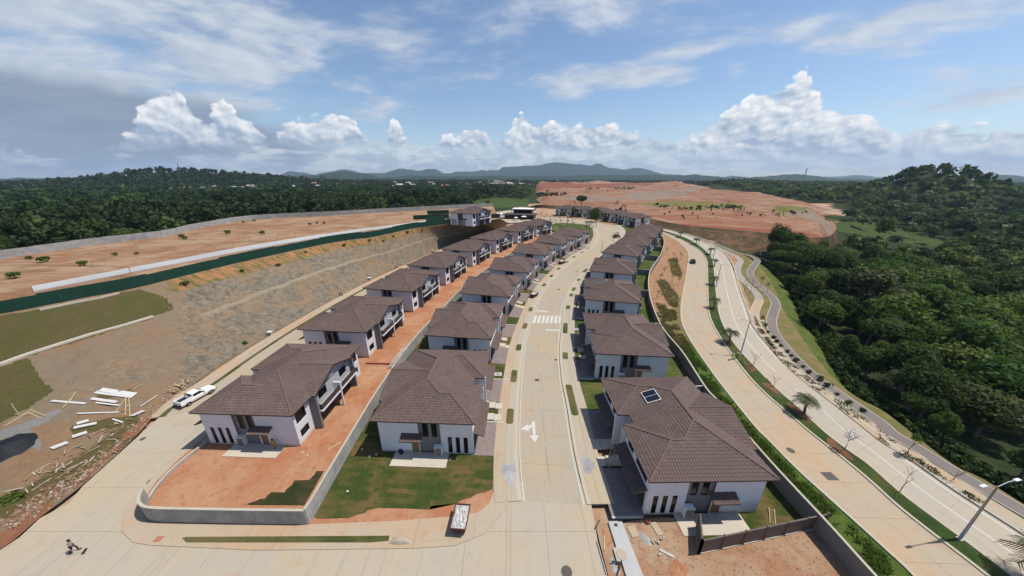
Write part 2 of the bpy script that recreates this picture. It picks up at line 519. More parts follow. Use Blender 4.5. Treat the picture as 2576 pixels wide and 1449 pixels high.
M['boulevard_grey'] = material('boulevard_grey_concrete', concrete_fn((0.39, 0.345, 0.275), (0.42, 0.345, 0.250), 0.12, 27.0), 0.88)
M['new_concrete'] = material('new_concrete', concrete_fn((0.38, 0.37, 0.355), (0.43, 0.42, 0.405), 0.08, 31.0), 0.85)

def soil_fn(a, b, c, s=1.0, grassy=0.0):
    def fn(t):
        p = t.coord('Position')
        n = t.noise(p, 0.16 * s, 7, 0.62, 0.4); m = t.noise(p, 1.1 * s, 6, 0.7, 0.3); f = t.noise(p, 7.0 * s, 4, 0.7)
        col = t.mix(n.sm(0.36, 0.62), a, b)
        col = t.mix(m.sm(0.50, 0.72) * 0.75, col, c)
        col = t.mix(f.sm(0.45, 0.75) * 0.35, col, tuple(k * 0.55 for k in a))
        if grassy:
            g = t.noise(p, 0.35, 6, 0.7, 0.6)
            col = t.mix(g.sm(0.60, 0.72) * grassy, col, (0.085, 0.085, 0.028))
        return {'col': col, 'bump': m * 0.7 + f * 0.3, 'dist': 0.16}
    return fn
M['red_soil'] = material('red_soil', soil_fn((0.37, 0.155, 0.078), (0.42, 0.235, 0.135), (0.29, 0.095, 0.042)), 0.95, 0.1)
M['tan_soil'] = material('tan_soil', soil_fn((0.33, 0.175, 0.095), (0.37, 0.255, 0.165), (0.25, 0.085, 0.040), 1.3), 0.95, 0.1)
def terrace_fn(t):
    p = t.coord('Position'); n = t.noise(p, 0.09, 7, 0.65, 0.5); m = t.noise(p, 0.6, 6, 0.7, 0.4); f = t.noise(p, 4.0, 4, 0.7)
    rut = t.noise(t.mapping(p, rot=(0, 0, -0.93), sc=(0.035, 0.55, 1)), 1.0, 6, 0.65, 0.9)
    c = t.mix(n.sm(0.38, 0.62), (0.275, 0.140, 0.072), (0.355, 0.235, 0.145))
    c = t.mix(rut.sm(0.52, 0.64) * 0.75, c, (0.185, 0.095, 0.050))
    c = t.mix(rut.sm(0.42, 0.34) * 0.6, c, (0.40, 0.285, 0.185))
    c = t.mix(m.sm(0.54, 0.74) * 0.5, c, (0.24, 0.155, 0.09))
    g = t.noise(p, 0.14, 7, 0.72, 0.8)
    c = t.mix(g.sm(0.56, 0.68) * 0.8, c, (0.150, 0.120, 0.048))
    c = t.mix(f.sm(0.5, 0.75) * 0.3, c, (0.15, 0.08, 0.045))
    return {'col': c, 'bump': m * 0.6 + rut * 0.8 + f * 0.2, 'dist': 0.5}
M['plateau_soil'] = material('plateau_soil', terrace_fn, 0.95, 0.1)
M['field_soil'] = material('field_soil', soil_fn((0.36, 0.165, 0.095), (0.40, 0.245, 0.16), (0.30, 0.115, 0.06), 0.07), 0.95, 0.1)
M['bank_soil'] = material('bank_soil', soil_fn((0.33, 0.185, 0.10), (0.38, 0.24, 0.14), (0.24, 0.10, 0.05), 0.8, 0.5), 0.95, 0.1)

def slope_fn(t):
    p = t.coord('Position'); x, y, z = t.sep(p)
    g, k, e = t.attr('grass'), t.attr('rock'), t.attr('topsoil')
    n = t.noise(p, 0.12, 7, 0.65, 0.5); m = t.noise(t.mapping(p, rot=(0, 0, 0.5), sc=(1, 1, 0.6)), 0.8, 8, 0.75, 0.6); f = t.noise(p, 5.0, 5, 0.7)
    rill = t.noise(t.mapping(p, rot=(0, 0, 0.22), sc=(0.18, 1.6, 0.4)), 1.0, 6, 0.7, 0.8)
    earth = t.mix(n.sm(0.38, 0.6), (0.265, 0.165, 0.095), (0.225, 0.172, 0.115))
    earth = t.mix(m.sm(0.48, 0.72) * 0.6, earth, (0.20, 0.115, 0.062))
    rock = t.mix(m.sm(0.35, 0.65), (0.122, 0.104, 0.080), (0.255, 0.218, 0.162))
    rock = t.mix(rill.sm(0.56, 0.68) * 0.8, rock, (0.31, 0.25, 0.175))
    rock = t.mix(rill.sm(0.42, 0.34) * 0.6, rock, (0.075, 0.066, 0.052))
    rock = t.mix((n + m * 0.4).sm(0.60, 0.82) * 0.60, rock, (0.285, 0.180, 0.100))
    rock = t.mix((t.attr('bench') + (m - 0.5) * 0.5).sm(0.35, 0.8) * 0.75, rock, (0.33, 0.265, 0.18))
    rock = t.mix(f.sm(0.52, 0.74) * 0.45, rock, (0.085, 0.078, 0.062))
    grass = t.mix(n.sm(0.38, 0.60), (0.125, 0.092, 0.042), (0.098, 0.092, 0.030))
    grass = t.mix(f.sm(0.4, 0.7) * 0.6, grass, (0.055, 0.055, 0.02))
    top = t.mix(rill.sm(0.42, 0.58), (0.40, 0.185, 0.085), (0.12, 0.12, 0.045))
    wob = (m - 0.5) * 0.9
    col = t.mix((k + wob).sm(0.3, 0.7), earth, rock)
    col = t.mix((e + (rill - 0.5) * 1.3).sm(0.35, 0.75), col, top)
    gv, wd, rs = t.attr('gravel'), t.attr('weed'), t.attr('redsoil')
    col = t.mix((gv + wob * 1.1).sm(0.40, 0.62), col, t.mix(f, (0.16, 0.153, 0.140), (0.29, 0.275, 0.25)))
    col = t.mix((wd + wob * 1.2).sm(0.45, 0.70), col, t.mix(f, (0.055, 0.05, 0.016), (0.17, 0.13, 0.055)))
    col = t.mix((rs + wob).sm(0.40, 0.65), col, t.mix(m, (0.20, 0.075, 0.038), (0.33, 0.16, 0.09)))
    col = t.mix((g + wob * 0.7).sm(0.38, 0.62), col, grass)
    return {'col': col, 'bump': m * 0.75 + f * 0.35, 'dist': 0.5}
M['slope'] = material('cut_slope', slope_fn, 0.95, 0.1)

def lawn_fn(dark, mid, dry, sod=1.0):
    def fn(t):
        p = t.coord('Position')
        br = t.new('ShaderNodeTexBrick'); t.put(br.inputs['Vector'], t.mapping(p, rot=(0, 0, 0.06)))
        br.inputs['Scale'].default_value = 1.0; br.inputs['Mortar Size'].default_value = 0.015
        br.inputs['Brick Width'].default_value = 1.9; br.inputs['Row Height'].default_value = 0.62
        br.inputs['Color1'].default_value = (0, 0, 0, 1); br.inputs['Color2'].default_value = (1, 1, 1, 1); br.inputs['Mortar'].default_value = (0.6, 0.6, 0.6, 1)
        b = NX(t.nt, br.outputs['Color']); bx = t.sep(b)[0]
        n = t.noise(p, 0.19, 4, 0.55, 0.3); m = t.noise(p, 1.6, 6, 0.7); f = t.noise(p, 14.0, 3, 0.75)
        k = n + (bx - 0.5) * 0.20 * sod + (m - 0.5) * 0.30
        col = t.ramp(k, [(0.40, dark), (0.51, mid), (0.62, dry)])
        col = t.mix(f.sm(0.35, 0.75) * 0.75, col, tuple(q * 0.45 for q in dark))
        return {'col': col, 'bump': f * 0.7 + m * 0.4, 'dist': 0.08}
    return fn
M['lawn'] = material('new_lawn', lawn_fn((0.050, 0.072, 0.016), (0.098, 0.092, 0.026), (0.165, 0.112, 0.046)), 0.95, 0.1)
M['lawn_green'] = material('green_lawn', lawn_fn((0.055, 0.085, 0.018), (0.095, 0.115, 0.03), (0.14, 0.125, 0.045)), 0.95, 0.1)
M['sod_dark'] = material('dark_sod', lawn_fn((0.035, 0.045, 0.016), (0.055, 0.052, 0.02), (0.085, 0.06, 0.03)), 0.95, 0.1)
M['verge_dry'] = material('verge_grass', lawn_fn((0.07, 0.08, 0.022), (0.125, 0.115, 0.042), (0.17, 0.13, 0.06), 0.2), 0.95, 0.1)
M['verge_green'] = material('median_grass', lawn_fn((0.035, 0.062, 0.014), (0.062, 0.088, 0.022), (0.10, 0.10, 0.035), 0.2), 0.95, 0.1)
M['rough_grass'] = material('rough_grass', lawn_fn((0.04, 0.075, 0.014), (0.085, 0.125, 0.022), (0.16, 0.15, 0.05), 0.0), 0.95, 0.1)
M['bank_grass'] = material('bank_grass', lawn_fn((0.12, 0.13, 0.035), (0.185, 0.155, 0.06), (0.22, 0.165, 0.08), 0.0), 0.95, 0.1)
M['forest_floor'] = material('forest_floor', lawn_fn((0.018, 0.03, 0.010), (0.030, 0.042, 0.014), (0.05, 0.05, 0.02), 0.0), 0.95, 0.1)

def tile_fn(t):
    r, o = t.island(), t.info_random()
    p = t.coord('Object'); n = t.noise(p, 0.5, 5, 0.65); f = t.noise(p, 12.0, 3, 0.7)
    col = t.ramp(r, [(0.0, (0.100, 0.065, 0.054)), (0.45, (0.116, 0.076, 0.063)), (0.85, (0.130, 0.084, 0.069)), (1.0, (0.160, 0.092, 0.072))])
    col = t.mix(n.sm(0.45, 0.75) * 0.35, col, (0.175, 0.133, 0.112))
    col = t.mix(f.sm(0.5, 0.8) * 0.25, col, (0.08, 0.055, 0.048))
    st = t.noise(t.mapping(t.coord('Position'), sc=(0.35, 0.35, 0.35)), 1.0, 5, 0.65)
    col = t.mix(st.sm(0.50, 0.72) * 0.35, col, (0.155, 0.118, 0.098))
    col = t.mix(o * 0.30, col, (0.090, 0.062, 0.052))
    return {'col': col, 'bump': f, 'dist': 0.01}
M['tile'] = material('roof_tile', tile_fn, 0.72, 0.35)
M['ridge'] = material('ridge_tile', lambda t: t.mix(t.noise(t.coord('Object'), 2.5, 4, 0.7), (0.13, 0.088, 0.076), (0.185, 0.122, 0.10)), 0.75, 0.3)
M['fascia'] = material('fascia_brown', (0.050, 0.030, 0.028), 0.6)

def wall_fn(t):
    p = t.coord('Object'); x, y, z = t.sep(p)
    n = t.noise(p, 0.7, 5, 0.6); f = t.noise(p, 6.0, 4, 0.65)
    s = t.noise(t.mapping(p, sc=(2.5, 2.5, 0.12)), 1.2, 4, 0.7)
    col = t.mix(n.sm(0.4, 0.75) * 0.45, (0.655, 0.650, 0.665), (0.57, 0.555, 0.565))
    col = t.mix(s.sm(0.56, 0.8) * 0.25, col, (0.46, 0.43, 0.41))
    splash = (z + (f - 0.5) * 0.9 + (n - 0.5) * 1.1)
    col = t.mix(splash.sm(0.55, 0.05) * 0.72, col, (0.42, 0.255, 0.145))
    return {'col': col, 'bump': f, 'dist': 0.01}
M['wall'] = material('white_plaster', wall_fn, 0.9, 0.2)
def grey_fn(c):
    def fn(t):
        p = t.coord('Object'); n = t.noise(p, 0.8, 5, 0.6); f = t.noise(p, 7.0, 4, 0.7)
        col = t.mix(n.sm(0.4, 0.7) * 0.5, c, tuple(k * 0.75 for k in c))
        return t.mix(f.sm(0.5, 0.8) * 0.2, col, tuple(k * 1.3 for k in c))
    return fn
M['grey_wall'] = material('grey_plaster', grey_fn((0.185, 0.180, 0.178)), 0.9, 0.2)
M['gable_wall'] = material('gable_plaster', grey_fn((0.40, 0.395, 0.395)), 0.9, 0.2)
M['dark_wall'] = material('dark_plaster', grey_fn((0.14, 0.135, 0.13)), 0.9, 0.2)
M['glass'] = material('window_glass', (0.006, 0.007, 0.009), 0.12, 0.25)
M['frame'] = material('dark_frame', (0.02, 0.02, 0.022), 0.5)
M['railing'] = material('dark_railing', (0.055, 0.05, 0.047), 0.45)
M['wood'] = material('door_wood', lambda t: t.mix(t.noise(t.mapping(t.coord('Object'), sc=(6, 6, 0.6)), 2, 5, 0.7), (0.20, 0.105, 0.045), (0.30, 0.175, 0.08)), 0.7)
M['garage'] = material('garage_door', lambda t: t.mix(t.noise(t.coord('Object'), 3, 4, 0.6), (0.045, 0.040, 0.038), (0.065, 0.055, 0.05)), 0.6)
M['white_paint'] = material('white_paint', lambda t: t.mix(t.noise(t.coord('Position'), 2.2, 5, 0.7).sm(0.50, 0.78) * 0.5, (0.54, 0.52, 0.47), (0.42, 0.365, 0.28)), 0.8)
M['yellow_paint'] = material('faded_yellow_paint', lambda t: t.mix(t.noise(t.coord('Position'), 1.2, 5, 0.7).sm(0.36, 0.56), (0.50, 0.345, 0.14), (0.40, 0.33, 0.235)), 0.85)
def fence_wall_fn(t):
    p = t.coord('Position'); n = t.noise(p, 0.5, 6, 0.65); s = t.noise(t.mapping(p, sc=(3, 3, 0.25)), 1.0, 5, 0.7)
    c = t.mix(n.sm(0.35, 0.68), (0.27, 0.265, 0.255), (0.38, 0.365, 0.335))
    return t.mix(s.sm(0.48, 0.75) * 0.55, c, (0.19, 0.185, 0.18))
M['fence_wall'] = material('grey_block_wall', fence_wall_fn, 0.92, 0.2)
M['lot_wall'] = material('lot_wall', grey_fn((0.205, 0.195, 0.18)), 0.92, 0.2)
M['slat_brown'] = material('brown_panel', grey_fn((0.125, 0.095, 0.080)), 0.7, 0.3)
def paver_fn(t):
    p = t.coord('Position')
    br = t.new('ShaderNodeTexBrick'); t.put(br.inputs['Vector'], p)
    br.inputs['Scale'].default_value = 1.0; br.inputs['Mortar Size'].default_value = 0.02
    br.inputs['Brick Width'].default_value = 0.6; br.inputs['Row Height'].default_value = 0.3
    br.inputs['Color1'].default_value = (0.215, 0.165, 0.150, 1); br.inputs['Color2'].default_value = (0.260, 0.205, 0.185, 1); br.inputs['Mortar'].default_value = (0.15, 0.12, 0.11, 1)
    n = t.noise(p, 0.9, 5, 0.65)
    return t.mix(n.sm(0.45, 0.75) * 0.4, NX(t.nt, br.outputs['Color']), (0.31, 0.25, 0.215))
M['paver'] = material('driveway_paver', paver_fn, 0.9, 0.2)
M['path_dark'] = material('bike_path', concrete_fn((0.175, 0.145, 0.130), (0.21, 0.175, 0.155), 0.15, 41.0), 0.9)
M['path_grey'] = material('walk_path', concrete_fn((0.30, 0.275, 0.245), (0.33, 0.285, 0.24), 0.15, 43.0), 0.9)
M['metal'] = material('galvanised_metal', (0.36, 0.35, 0.34), 0.45, 0.5, 0.6)
M['white_box'] = material('white_metal', (0.70, 0.70, 0.68), 0.5)
M['black'] = material('black_rubber', (0.014, 0.014, 0.015), 0.6)
M['car_white'] = material('car_white', (0.78, 0.78, 0.77), 0.22, 0.6)
M['car_black'] = material('car_black', (0.012, 0.013, 0.015), 0.18, 0.6)
M['car_glass'] = material('car_glass', (0.010, 0.012, 0.014), 0.06, 0.6)
M['chrome'] = material('chrome', (0.55, 0.55, 0.55), 0.25, 0.5, 0.9)
M['red_lamp'] = material('tail_lamp', (0.35, 0.02, 0.015), 0.3)
M['manhole'] = material('cast_iron', (0.09, 0.075, 0.062), 0.7)
M['net'] = material('green_net', lambda t: t.mix(t.noise(t.mapping(t.coord('Position'), sc=(0.35, 0.35, 0.15)), 1.0, 4, 0.6), (0.006, 0.034, 0.022), (0.014, 0.058, 0.037)), 0.75, 0.2)
M['bark'] = material('bark', lambda t: t.mix(t.noise(t.coord('Object'), 5, 4, 0.7), (0.10, 0.075, 0.055), (0.20, 0.16, 0.125)), 0.95, 0.1)
M['dead_wood'] = material('dead_wood', (0.24, 0.21, 0.19), 0.95, 0.1)
M['timber'] = material('site_timber', lambda t: t.mix(t.noise(t.coord('Object'), 2, 4, 0.7), (0.34, 0.24, 0.13), (0.48, 0.36, 0.22)), 0.9)
M['bamboo'] = material('pale_pole', (0.46, 0.37, 0.20), 0.85)
M['board'] = material('pale_board', lambda t: t.mix(t.noise(t.coord('Position'), 1.5, 4, 0.7), (0.44, 0.42, 0.39), (0.60, 0.58, 0.56)), 0.7)
M['tarp'] = material('black_tarp', lambda t: t.mix(t.noise(t.coord('Position'), 1.3, 5, 0.7).sm(0.6, 0.7), (0.012, 0.014, 0.018), (0.05, 0.055, 0.065)), 0.65, 0.2)
M['mulch'] = material('mulch', soil_fn((0.14, 0.062, 0.036), (0.20, 0.10, 0.06), (0.10, 0.05, 0.03), 2.0), 0.95, 0.1)
M['gravel'] = material('grey_gravel', soil_fn((0.30, 0.295, 0.285), (0.42, 0.41, 0.395), (0.22, 0.215, 0.21), 2.0), 0.95, 0.1)
M['rust'] = material('rusty_skip', lambda t: t.mix(t.noise(t.coord('Object'), 2.5, 5, 0.7), (0.070, 0.022, 0.018), (0.13, 0.045, 0.03)), 0.7)
M['rubble'] = material('pale_rubble', lambda t: t.mix(t.noise(t.coord('Object'), 5.0, 6, 0.75).sm(0.35, 0.65), (0.24, 0.22, 0.20), (0.66, 0.63, 0.60)), 0.95)
M['solar'] = material('solar_cells', (0.008, 0.010, 0.016), 0.12, 0.6)
M['clay'] = material('clay_red', (0.33, 0.12, 0.06), 0.9)
M['vest'] = material('hi_vis', (0.55, 0.70, 0.05), 0.8)
M['skin'] = material('skin', (0.20, 0.105, 0.065), 0.6)
M['cloth_dark'] = material('dark_cloth', (0.03, 0.032, 0.04), 0.9)
M['cloth_grey'] = material('grey_cloth', (0.28, 0.28, 0.29), 0.9)
M['cloth_white'] = material('white_cloth', (0.62, 0.62, 0.60), 0.9)
M['hair'] = material('dark_hair', (0.012, 0.010, 0.009), 0.8)
M['helmet'] = material('hard_hat', (0.70, 0.70, 0.66), 0.4)
M['machine'] = material('machine_yellow', (0.45, 0.22, 0.03), 0.5)
M['machine_red'] = material('machine_rust', (0.17, 0.06, 0.03), 0.6)
M['club_black'] = material('club_black', (0.018, 0.018, 0.020), 0.45)
M['club_white'] = material('club_white', (0.74, 0.74, 0.73), 0.6)
M['far_wall'] = material('far_house_wall', lambda t: t.ramp(t.info_random(), [(0.0, (0.38, 0.36, 0.33)), (0.5, (0.55, 0.53, 0.50)), (1.0, (0.30, 0.23, 0.18))]), 0.9)
M['far_roof'] = material('far_house_roof', lambda t: t.ramp(t.info_random(), [(0.0, (0.30, 0.13, 0.08)), (0.5, (0.24, 0.22, 0.21)), (1.0, (0.50, 0.48, 0.45))]), 0.8)

def leaf_fn(a, b, c, tf=0.25):
    def fn(t):
        o, r = t.info_random(), t.island()
        p = t.coord('Object'); n = t.noise(p, 0.55, 3, 0.6)
        k = (r * 0.55 + n * 0.75 + o * 0.35) - 0.25
        col = t.ramp(k.clamp(), [(0.12, a), (0.5, b), (0.92, c)])
        return {'col': col, 'trans': col, 'tfac': tf, 'rough': 0.6}
    return fn
M['leaf_dark'] = material('leaf_dark', leaf_fn((0.024, 0.050, 0.011), (0.046, 0.086, 0.017), (0.085, 0.132, 0.026), 0.5), 0.6, 0.2)
M['leaf_mid'] = material('leaf_mid', leaf_fn((0.036, 0.076, 0.012), (0.066, 0.124, 0.020), (0.125, 0.185, 0.035), 0.5), 0.6, 0.2)
M['leaf_lime'] = material('leaf_lime', leaf_fn((0.060, 0.100, 0.014), (0.105, 0.150, 0.022), (0.165, 0.200, 0.038), 0.4), 0.6, 0.2)
M['leaf_olive'] = material('leaf_olive', leaf_fn((0.046, 0.058, 0.018), (0.080, 0.094, 0.028), (0.120, 0.130, 0.044), 0.4), 0.6, 0.2)
M['leaf_palm'] = material('leaf_palm', leaf_fn((0.028, 0.042, 0.012), (0.055, 0.072, 0.020), (0.10, 0.105, 0.036)), 0.6, 0.25)
M['net_post'] = material('net_post', (0.03, 0.06, 0.045), 0.6)
M['leaf_grass'] = material('leaf_grass', leaf_fn((0.070, 0.120, 0.018), (0.105, 0.165, 0.026), (0.16, 0.20, 0.045), 0.5), 0.6, 0.2)
M['leaf_dry'] = material('leaf_dry', leaf_fn((0.15, 0.135, 0.045), (0.22, 0.19, 0.07), (0.30, 0.24, 0.11), 0.45), 0.7, 0.2)
M['leaf_lawn'] = material('leaf_bank', leaf_fn((0.075, 0.105, 0.020), (0.115, 0.145, 0.030), (0.17, 0.175, 0.05)), 0.7, 0.2)


# ------------------------------------------------------------------ terrain
def ss(a, b, x):
    t = np.clip((x - a) / (b - a), 0, 1); return t * t * (3 - 2 * t)
EDGE_Y = np.array([-80, 0, 28, 34, 47, 73, 115, 143, 185, 230, 300, 420, 2600.])
EDGE_X = np.array([62, 62, 64, 63, 64, 78, 102, 114, 138, 190, 330, 430, 600.])       # where the wood begins, right
WALL_Y = np.array([-80, 50, 97, 120, 137, 164, 190, 217, 252, 283, 330, 2600.])
WALL_X = np.array([-190, -178, -168, -163, -156, -164, -142, -118, -73, -28, 10, 60.])  # boundary wall of the upper terrace
def gauss(x, y, cx, cy, sx, sy, h): return h * np.exp(-((x - cx) / sx) ** 2 - ((y - cy) / sy) ** 2)
def base_z(x, y):
    x, y = np.asarray(x, float), np.asarray(y, float)
    g = 0.026 * (np.clip(y, 50, 230) - 50) - 0.6
    d = x - np.interp(y, EDGE_Y, EDGE_X)
    far = ss(260, 420, y)
    z = g - (1 - far) * (2.6 * ss(-14, 0, d) + 7.0 * ss(0, 55, d) - 7 * ss(110, 330, d))
    z = z + gauss(x, y, 556, 432, 55, 55, 34) + gauss(x, y, 540, 440, 95, 95, 4) + gauss(x, y, 980, 700, 180, 160, 5)
    dl = np.interp(y, WALL_Y, WALL_X) - x
    z = np.where(dl > 0, z + (7.0 - z) * ss(2, 25, dl), z)
    z = z + gauss(x, y, -960, 930, 170, 150, 38) + gauss(x, y, -720, 1000, 190, 160, 18) + gauss(x, y, -1250, 1000, 250, 200, 8)
    z = z + gauss(x, y, 640, 900, 200, 160, 14)
    z = z + (fbm(x * 0.012, y * 0.012, 5, 3) - 0.5) * 5 * ss(260, 600, np.hypot(x, y))
    return z - ss(1500, 2600, np.hypot(x, y)) * 8

MEADOW = [(2084, 553), (2200, 560), (2260, 578), (2330, 592), (2434, 622), (2330, 622), (2200, 602), (2150, 585), (2085, 578)]
GLADE = [(1180, 505), (1250, 497), (1330, 500), (1330, 520), (1200, 524)]
DRYHILL = [(1215, 462), (1250, 458), (1300, 463), (1300, 473), (1230, 474)]
def build_base():
    k = np.linspace(-1, 1, 281); xs = 5600 * np.sign(k) * (0.055 * np.abs(k) + 0.945 * np.abs(k) ** 3.2)
    q = np.linspace(0, 1, 231); ys = -60 + 3260 * (0.17 * q + 0.83 * q ** 2.4)
    X, Y = np.meshgrid(xs, ys, indexing='ij'); Z = base_z(X, Y)
    V = np.stack([X, Y, Z], -1).reshape(-1, 3); n = len(ys)
    i, j = np.meshgrid(np.arange(len(xs) - 1), np.arange(n - 1), indexing='ij'); a = (i * n + j).ravel()
    Q = np.stack([a, a + n, a + n + 1, a + 1], 1)
    px, py = vpix(V)
    d = V[:, 0] - np.interp(V[:, 1], EDGE_Y, EDGE_X); dl = np.interp(V[:, 1], WALL_Y, WALL_X) - V[:, 0]
    bare = ((d < -16) & (dl < 4) & (V[:, 1] < 420)).astype(float)
    mead = (inside(px, py, MEADOW) | inside(px, py, GLADE) | ((d > -18) & (d < 2) & (V[:, 1] < 175))).astype(float)
    dry = inside(px, py, DRYHILL).astype(float)
    def fn(t):
        p = t.coord('Position'); n = t.noise(p, 0.05, 6, 0.65); m = t.noise(p, 0.5, 6, 0.7)
        wood = t.mix(m.sm(0.4, 0.7), (0.022, 0.034, 0.012), (0.045, 0.055, 0.018))
        soil = t.mix(n.sm(0.4, 0.6), (0.37, 0.215, 0.125), (0.41, 0.30, 0.205))
        soil = t.mix(m.sm(0.5, 0.7) * 0.6, soil, (0.28, 0.15, 0.08))
        md = t.mix(m.sm(0.35, 0.7), (0.036, 0.062, 0.014), (0.072, 0.096, 0.024))
        c = t.mix((t.attr('bare') + (m - 0.5) * 0.4).sm(0.3, 0.7), wood, soil)
        c = t.mix((t.attr('meadow') + (m - 0.5) * 0.5).sm(0.3, 0.7), c, md)
        c = t.mix(t.attr('dry').sm(0.3, 0.7), c, (0.25, 0.21, 0.10))
        return {'col': c, 'bump': m, 'dist': 0.4}
    V[:, 2] -= 13 * (inside(V[:, 0], V[:, 1], FIELD_IN) & (V[:, 1] > 330))
    o = np_mesh('ground', V, Q, material('open_ground', fn, 0.95, 0.1), smooth=True, attrs={'bare': bare, 'meadow': mead, 'dry': dry})
    tag(o, kind='structure')

# the cut slope on the left and the terrace above it
PAIRS = [((-300, 1560), (-420, 895)), ((0, 1382), (-150, 822)), ((100, 1302), (-40, 800)), ((205, 1222), (97, 774)), ((325, 1114), (230, 748)), ((440, 1002), (350, 724)),
         ((644, 863), (560, 672)), ((899, 720), (822, 614)), ((996, 673), (945, 596)), ((1089, 633), (1038, 576)), ((1150, 607), (1115, 566)), ((1200, 590), (1172, 559)),
         ((1238, 581), (1192, 560)), ((1266, 572), (1240, 553)), ((1282, 560), (1258, 550))]
NS = 28
TOE = catmull([on(*a) for a, b in PAIRS], NS)
TOP = catmull([on(*b, plateau) for a, b in PAIRS], NS)
TERRACE_EDGE = TOP.copy()
GRASS1 = [(-700, 1000), (-700, 830), (0, 794), (100, 779), (350, 727), (415, 748), (440, 777), (385, 797), (200, 858), (0, 918)]
GRASS2 = [(-700, 1010), (0, 922), (72, 900), (100, 950), (135, 982), (75, 1024), (0, 1062), (-700, 1200)]
GREENEND = [(1194, 563), (1215, 562), (1245, 576), (1225, 586), (1205, 577)]
REDEND = [(1180, 562), (1260, 548), (1290, 570), (1240, 590)]
def C1_(x, y): return (x * 0.25, 724.5 + y * 0.25)
def slope_attrs(V):
    px, py = vpix(V)
    gr = (inside(px, py, GRASS1) | inside(px, py, GRASS2) | inside(px, py, GREENEND)).astype(float)
    n = len(V) // 100
    tt = np.tile(np.linspace(0, 1, 100), n)
    rock = ss(380, 520, px) * (1 - ss(1130, 1180, px)) * (1 - ss(0.78, 0.95, tt)) * 1.0
    rock = np.maximum(rock, 0.95 * np.exp(-((px - 330) / 120) ** 2 - ((py - 925) / 45) ** 2))
    rock = np.maximum(rock, 0.8 * np.exp(-((px - 200) / 90) ** 2 - ((py - 985) / 28) ** 2))
    rock = np.maximum(rock, 0.6 * np.exp(-((px - 520) / 90) ** 2 - ((py - 800) / 60) ** 2))
    top = ss(0.74, 0.92, tt) * ss(360, 480, px) * (1 - ss(1150, 1190, px))
    top = np.maximum(top, 0.0)
    rock = np.where(inside(px, py, REDEND), 0, rock)
    gv = (inside(px, py, [C1_(x, y) for x, y in [(-900, 1640), (60, 1415), (330, 1330), (520, 1240), (640, 1205), (560, 1290), (420, 1370), (300, 1420), (420, 1560), (400, 1660), (200, 1480), (-900, 1760)]])).astype(float)
    wd = np.zeros(len(V))
    for x0, y0, x1, y1, r in ((330, 1085, 150, 1205, 30), (150, 1205, 20, 1280, 34), (190, 1080, 340, 1055, 18), (250, 1000, 330, 985, 10)):
        tt_ = np.clip(((px - x0) * (x1 - x0) + (py - y0) * (y1 - y0)) / ((x1 - x0) ** 2 + (y1 - y0) ** 2), 0, 1)
        wd = np.maximum(wd, np.exp(-((px - x0 - tt_ * (x1 - x0)) ** 2 + (py - y0 - tt_ * (y1 - y0)) ** 2) / r ** 2))
    rs = np.zeros(len(V))
    for x0, y0, x1, y1, r in ((450, 1012, 320, 1095, 12), (320, 1100, 205, 1210, 7), (130, 1290, -60, 1400, 24)):
        tt_ = np.clip(((px - x0) * (x1 - x0) + (py - y0) * (y1 - y0)) / ((x1 - x0) ** 2 + (y1 - y0) ** 2), 0, 1)
        rs = np.maximum(rs, np.exp(-((px - x0 - tt_ * (x1 - x0)) ** 2 + (py - y0 - tt_ * (y1 - y0)) ** 2) / r ** 2))
    return {'grass': gr, 'rock': rock, 'topsoil': top, 'gravel': gv, 'weed': wd, 'redsoil': rs, 'bench': np.exp(-((tt - 0.52) / 0.028) ** 2) * ss(430, 560, px)}
slope = loft('hillside_cut', TOE, TOP, 100, M['slope'], bump=0.55, freq=0.28, prof=lambda t: 0.25 * t + 0.75 * (t ** 1.25 if t < 0.5 else t ** 1.1), seed=3, attrs=slope_attrs)
tag(slope, kind='structure'); slope.name = 'terrain_cut_slope'
WALLPX = [(-420, 765), (-100, 668), (0, 652), (120, 634), (250, 615), (413, 595), (505, 574), (640, 553), (858, 541), (950, 535), (1058, 529), (1130, 525), (1165, 523), (1200, 521), (1240, 519)]
TWALL = catmull([on(*b, plateau) for b in WALLPX], NS)
def terr_z(V): return {}
terrace = loft('terrain_terrace', TOP, TWALL, 40, M['plateau_soil'], bump=0.35, freq=0.2, seed=9)
tag(terrace, kind='structure')

# far red earthworks
FZ = 7.5
FIELD_F = [(1350, 515), (1400, 517), (1480, 524), (1560, 534), (1640, 550), (1720, 566), (1900, 583), (2062, 597), (2105, 580)]
FIELD_B = [(1345, 467), (1362, 461.5), (1420, 459.5), (1500, 459), (1600, 460), (1700, 462), (1790, 471), (1950, 493), (2120, 521)]
FF = catmull([at(x, y, FZ) for x, y in FIELD_F], 32); FB = catmull([at(x, y, FZ) for x, y in FIELD_B], 32)
def field_attrs(V):
    px, py = vpix(V)
    ov = (inside(px, py, [(1600, 512), (1680, 506), (1760, 508), (1872, 517), (1872, 527), (1760, 531), (1660, 522)]) | inside(px, py, [(1930, 531), (2010, 531), (2050, 540), (1960, 541)])).astype(float)
    gr = (inside(px, py, [(1585, 486), (1700, 478), (1780, 470), (1740, 490), (1650, 505), (1560, 500)]) | inside(px, py, [(1950, 536), (2090, 540), (2120, 552), (2060, 556), (1990, 548)])
          | inside(px, py, [(1390, 498), (1470, 490), (1560, 496), (1560, 506), (1450, 508)])).astype(float)
    dk = (inside(px, py, [(1345, 466), (1500, 461), (1640, 463), (1640, 468), (1480, 472), (1400, 480), (1345, 478)]) | inside(px, py, [(1680, 560), (1900, 575), (2060, 590), (2062, 597), (1900, 584), (1700, 566)])).astype(float)
    return {'grass': ov * 0.8, 'grey': gr * 0.55, 'red': dk * 0.8}
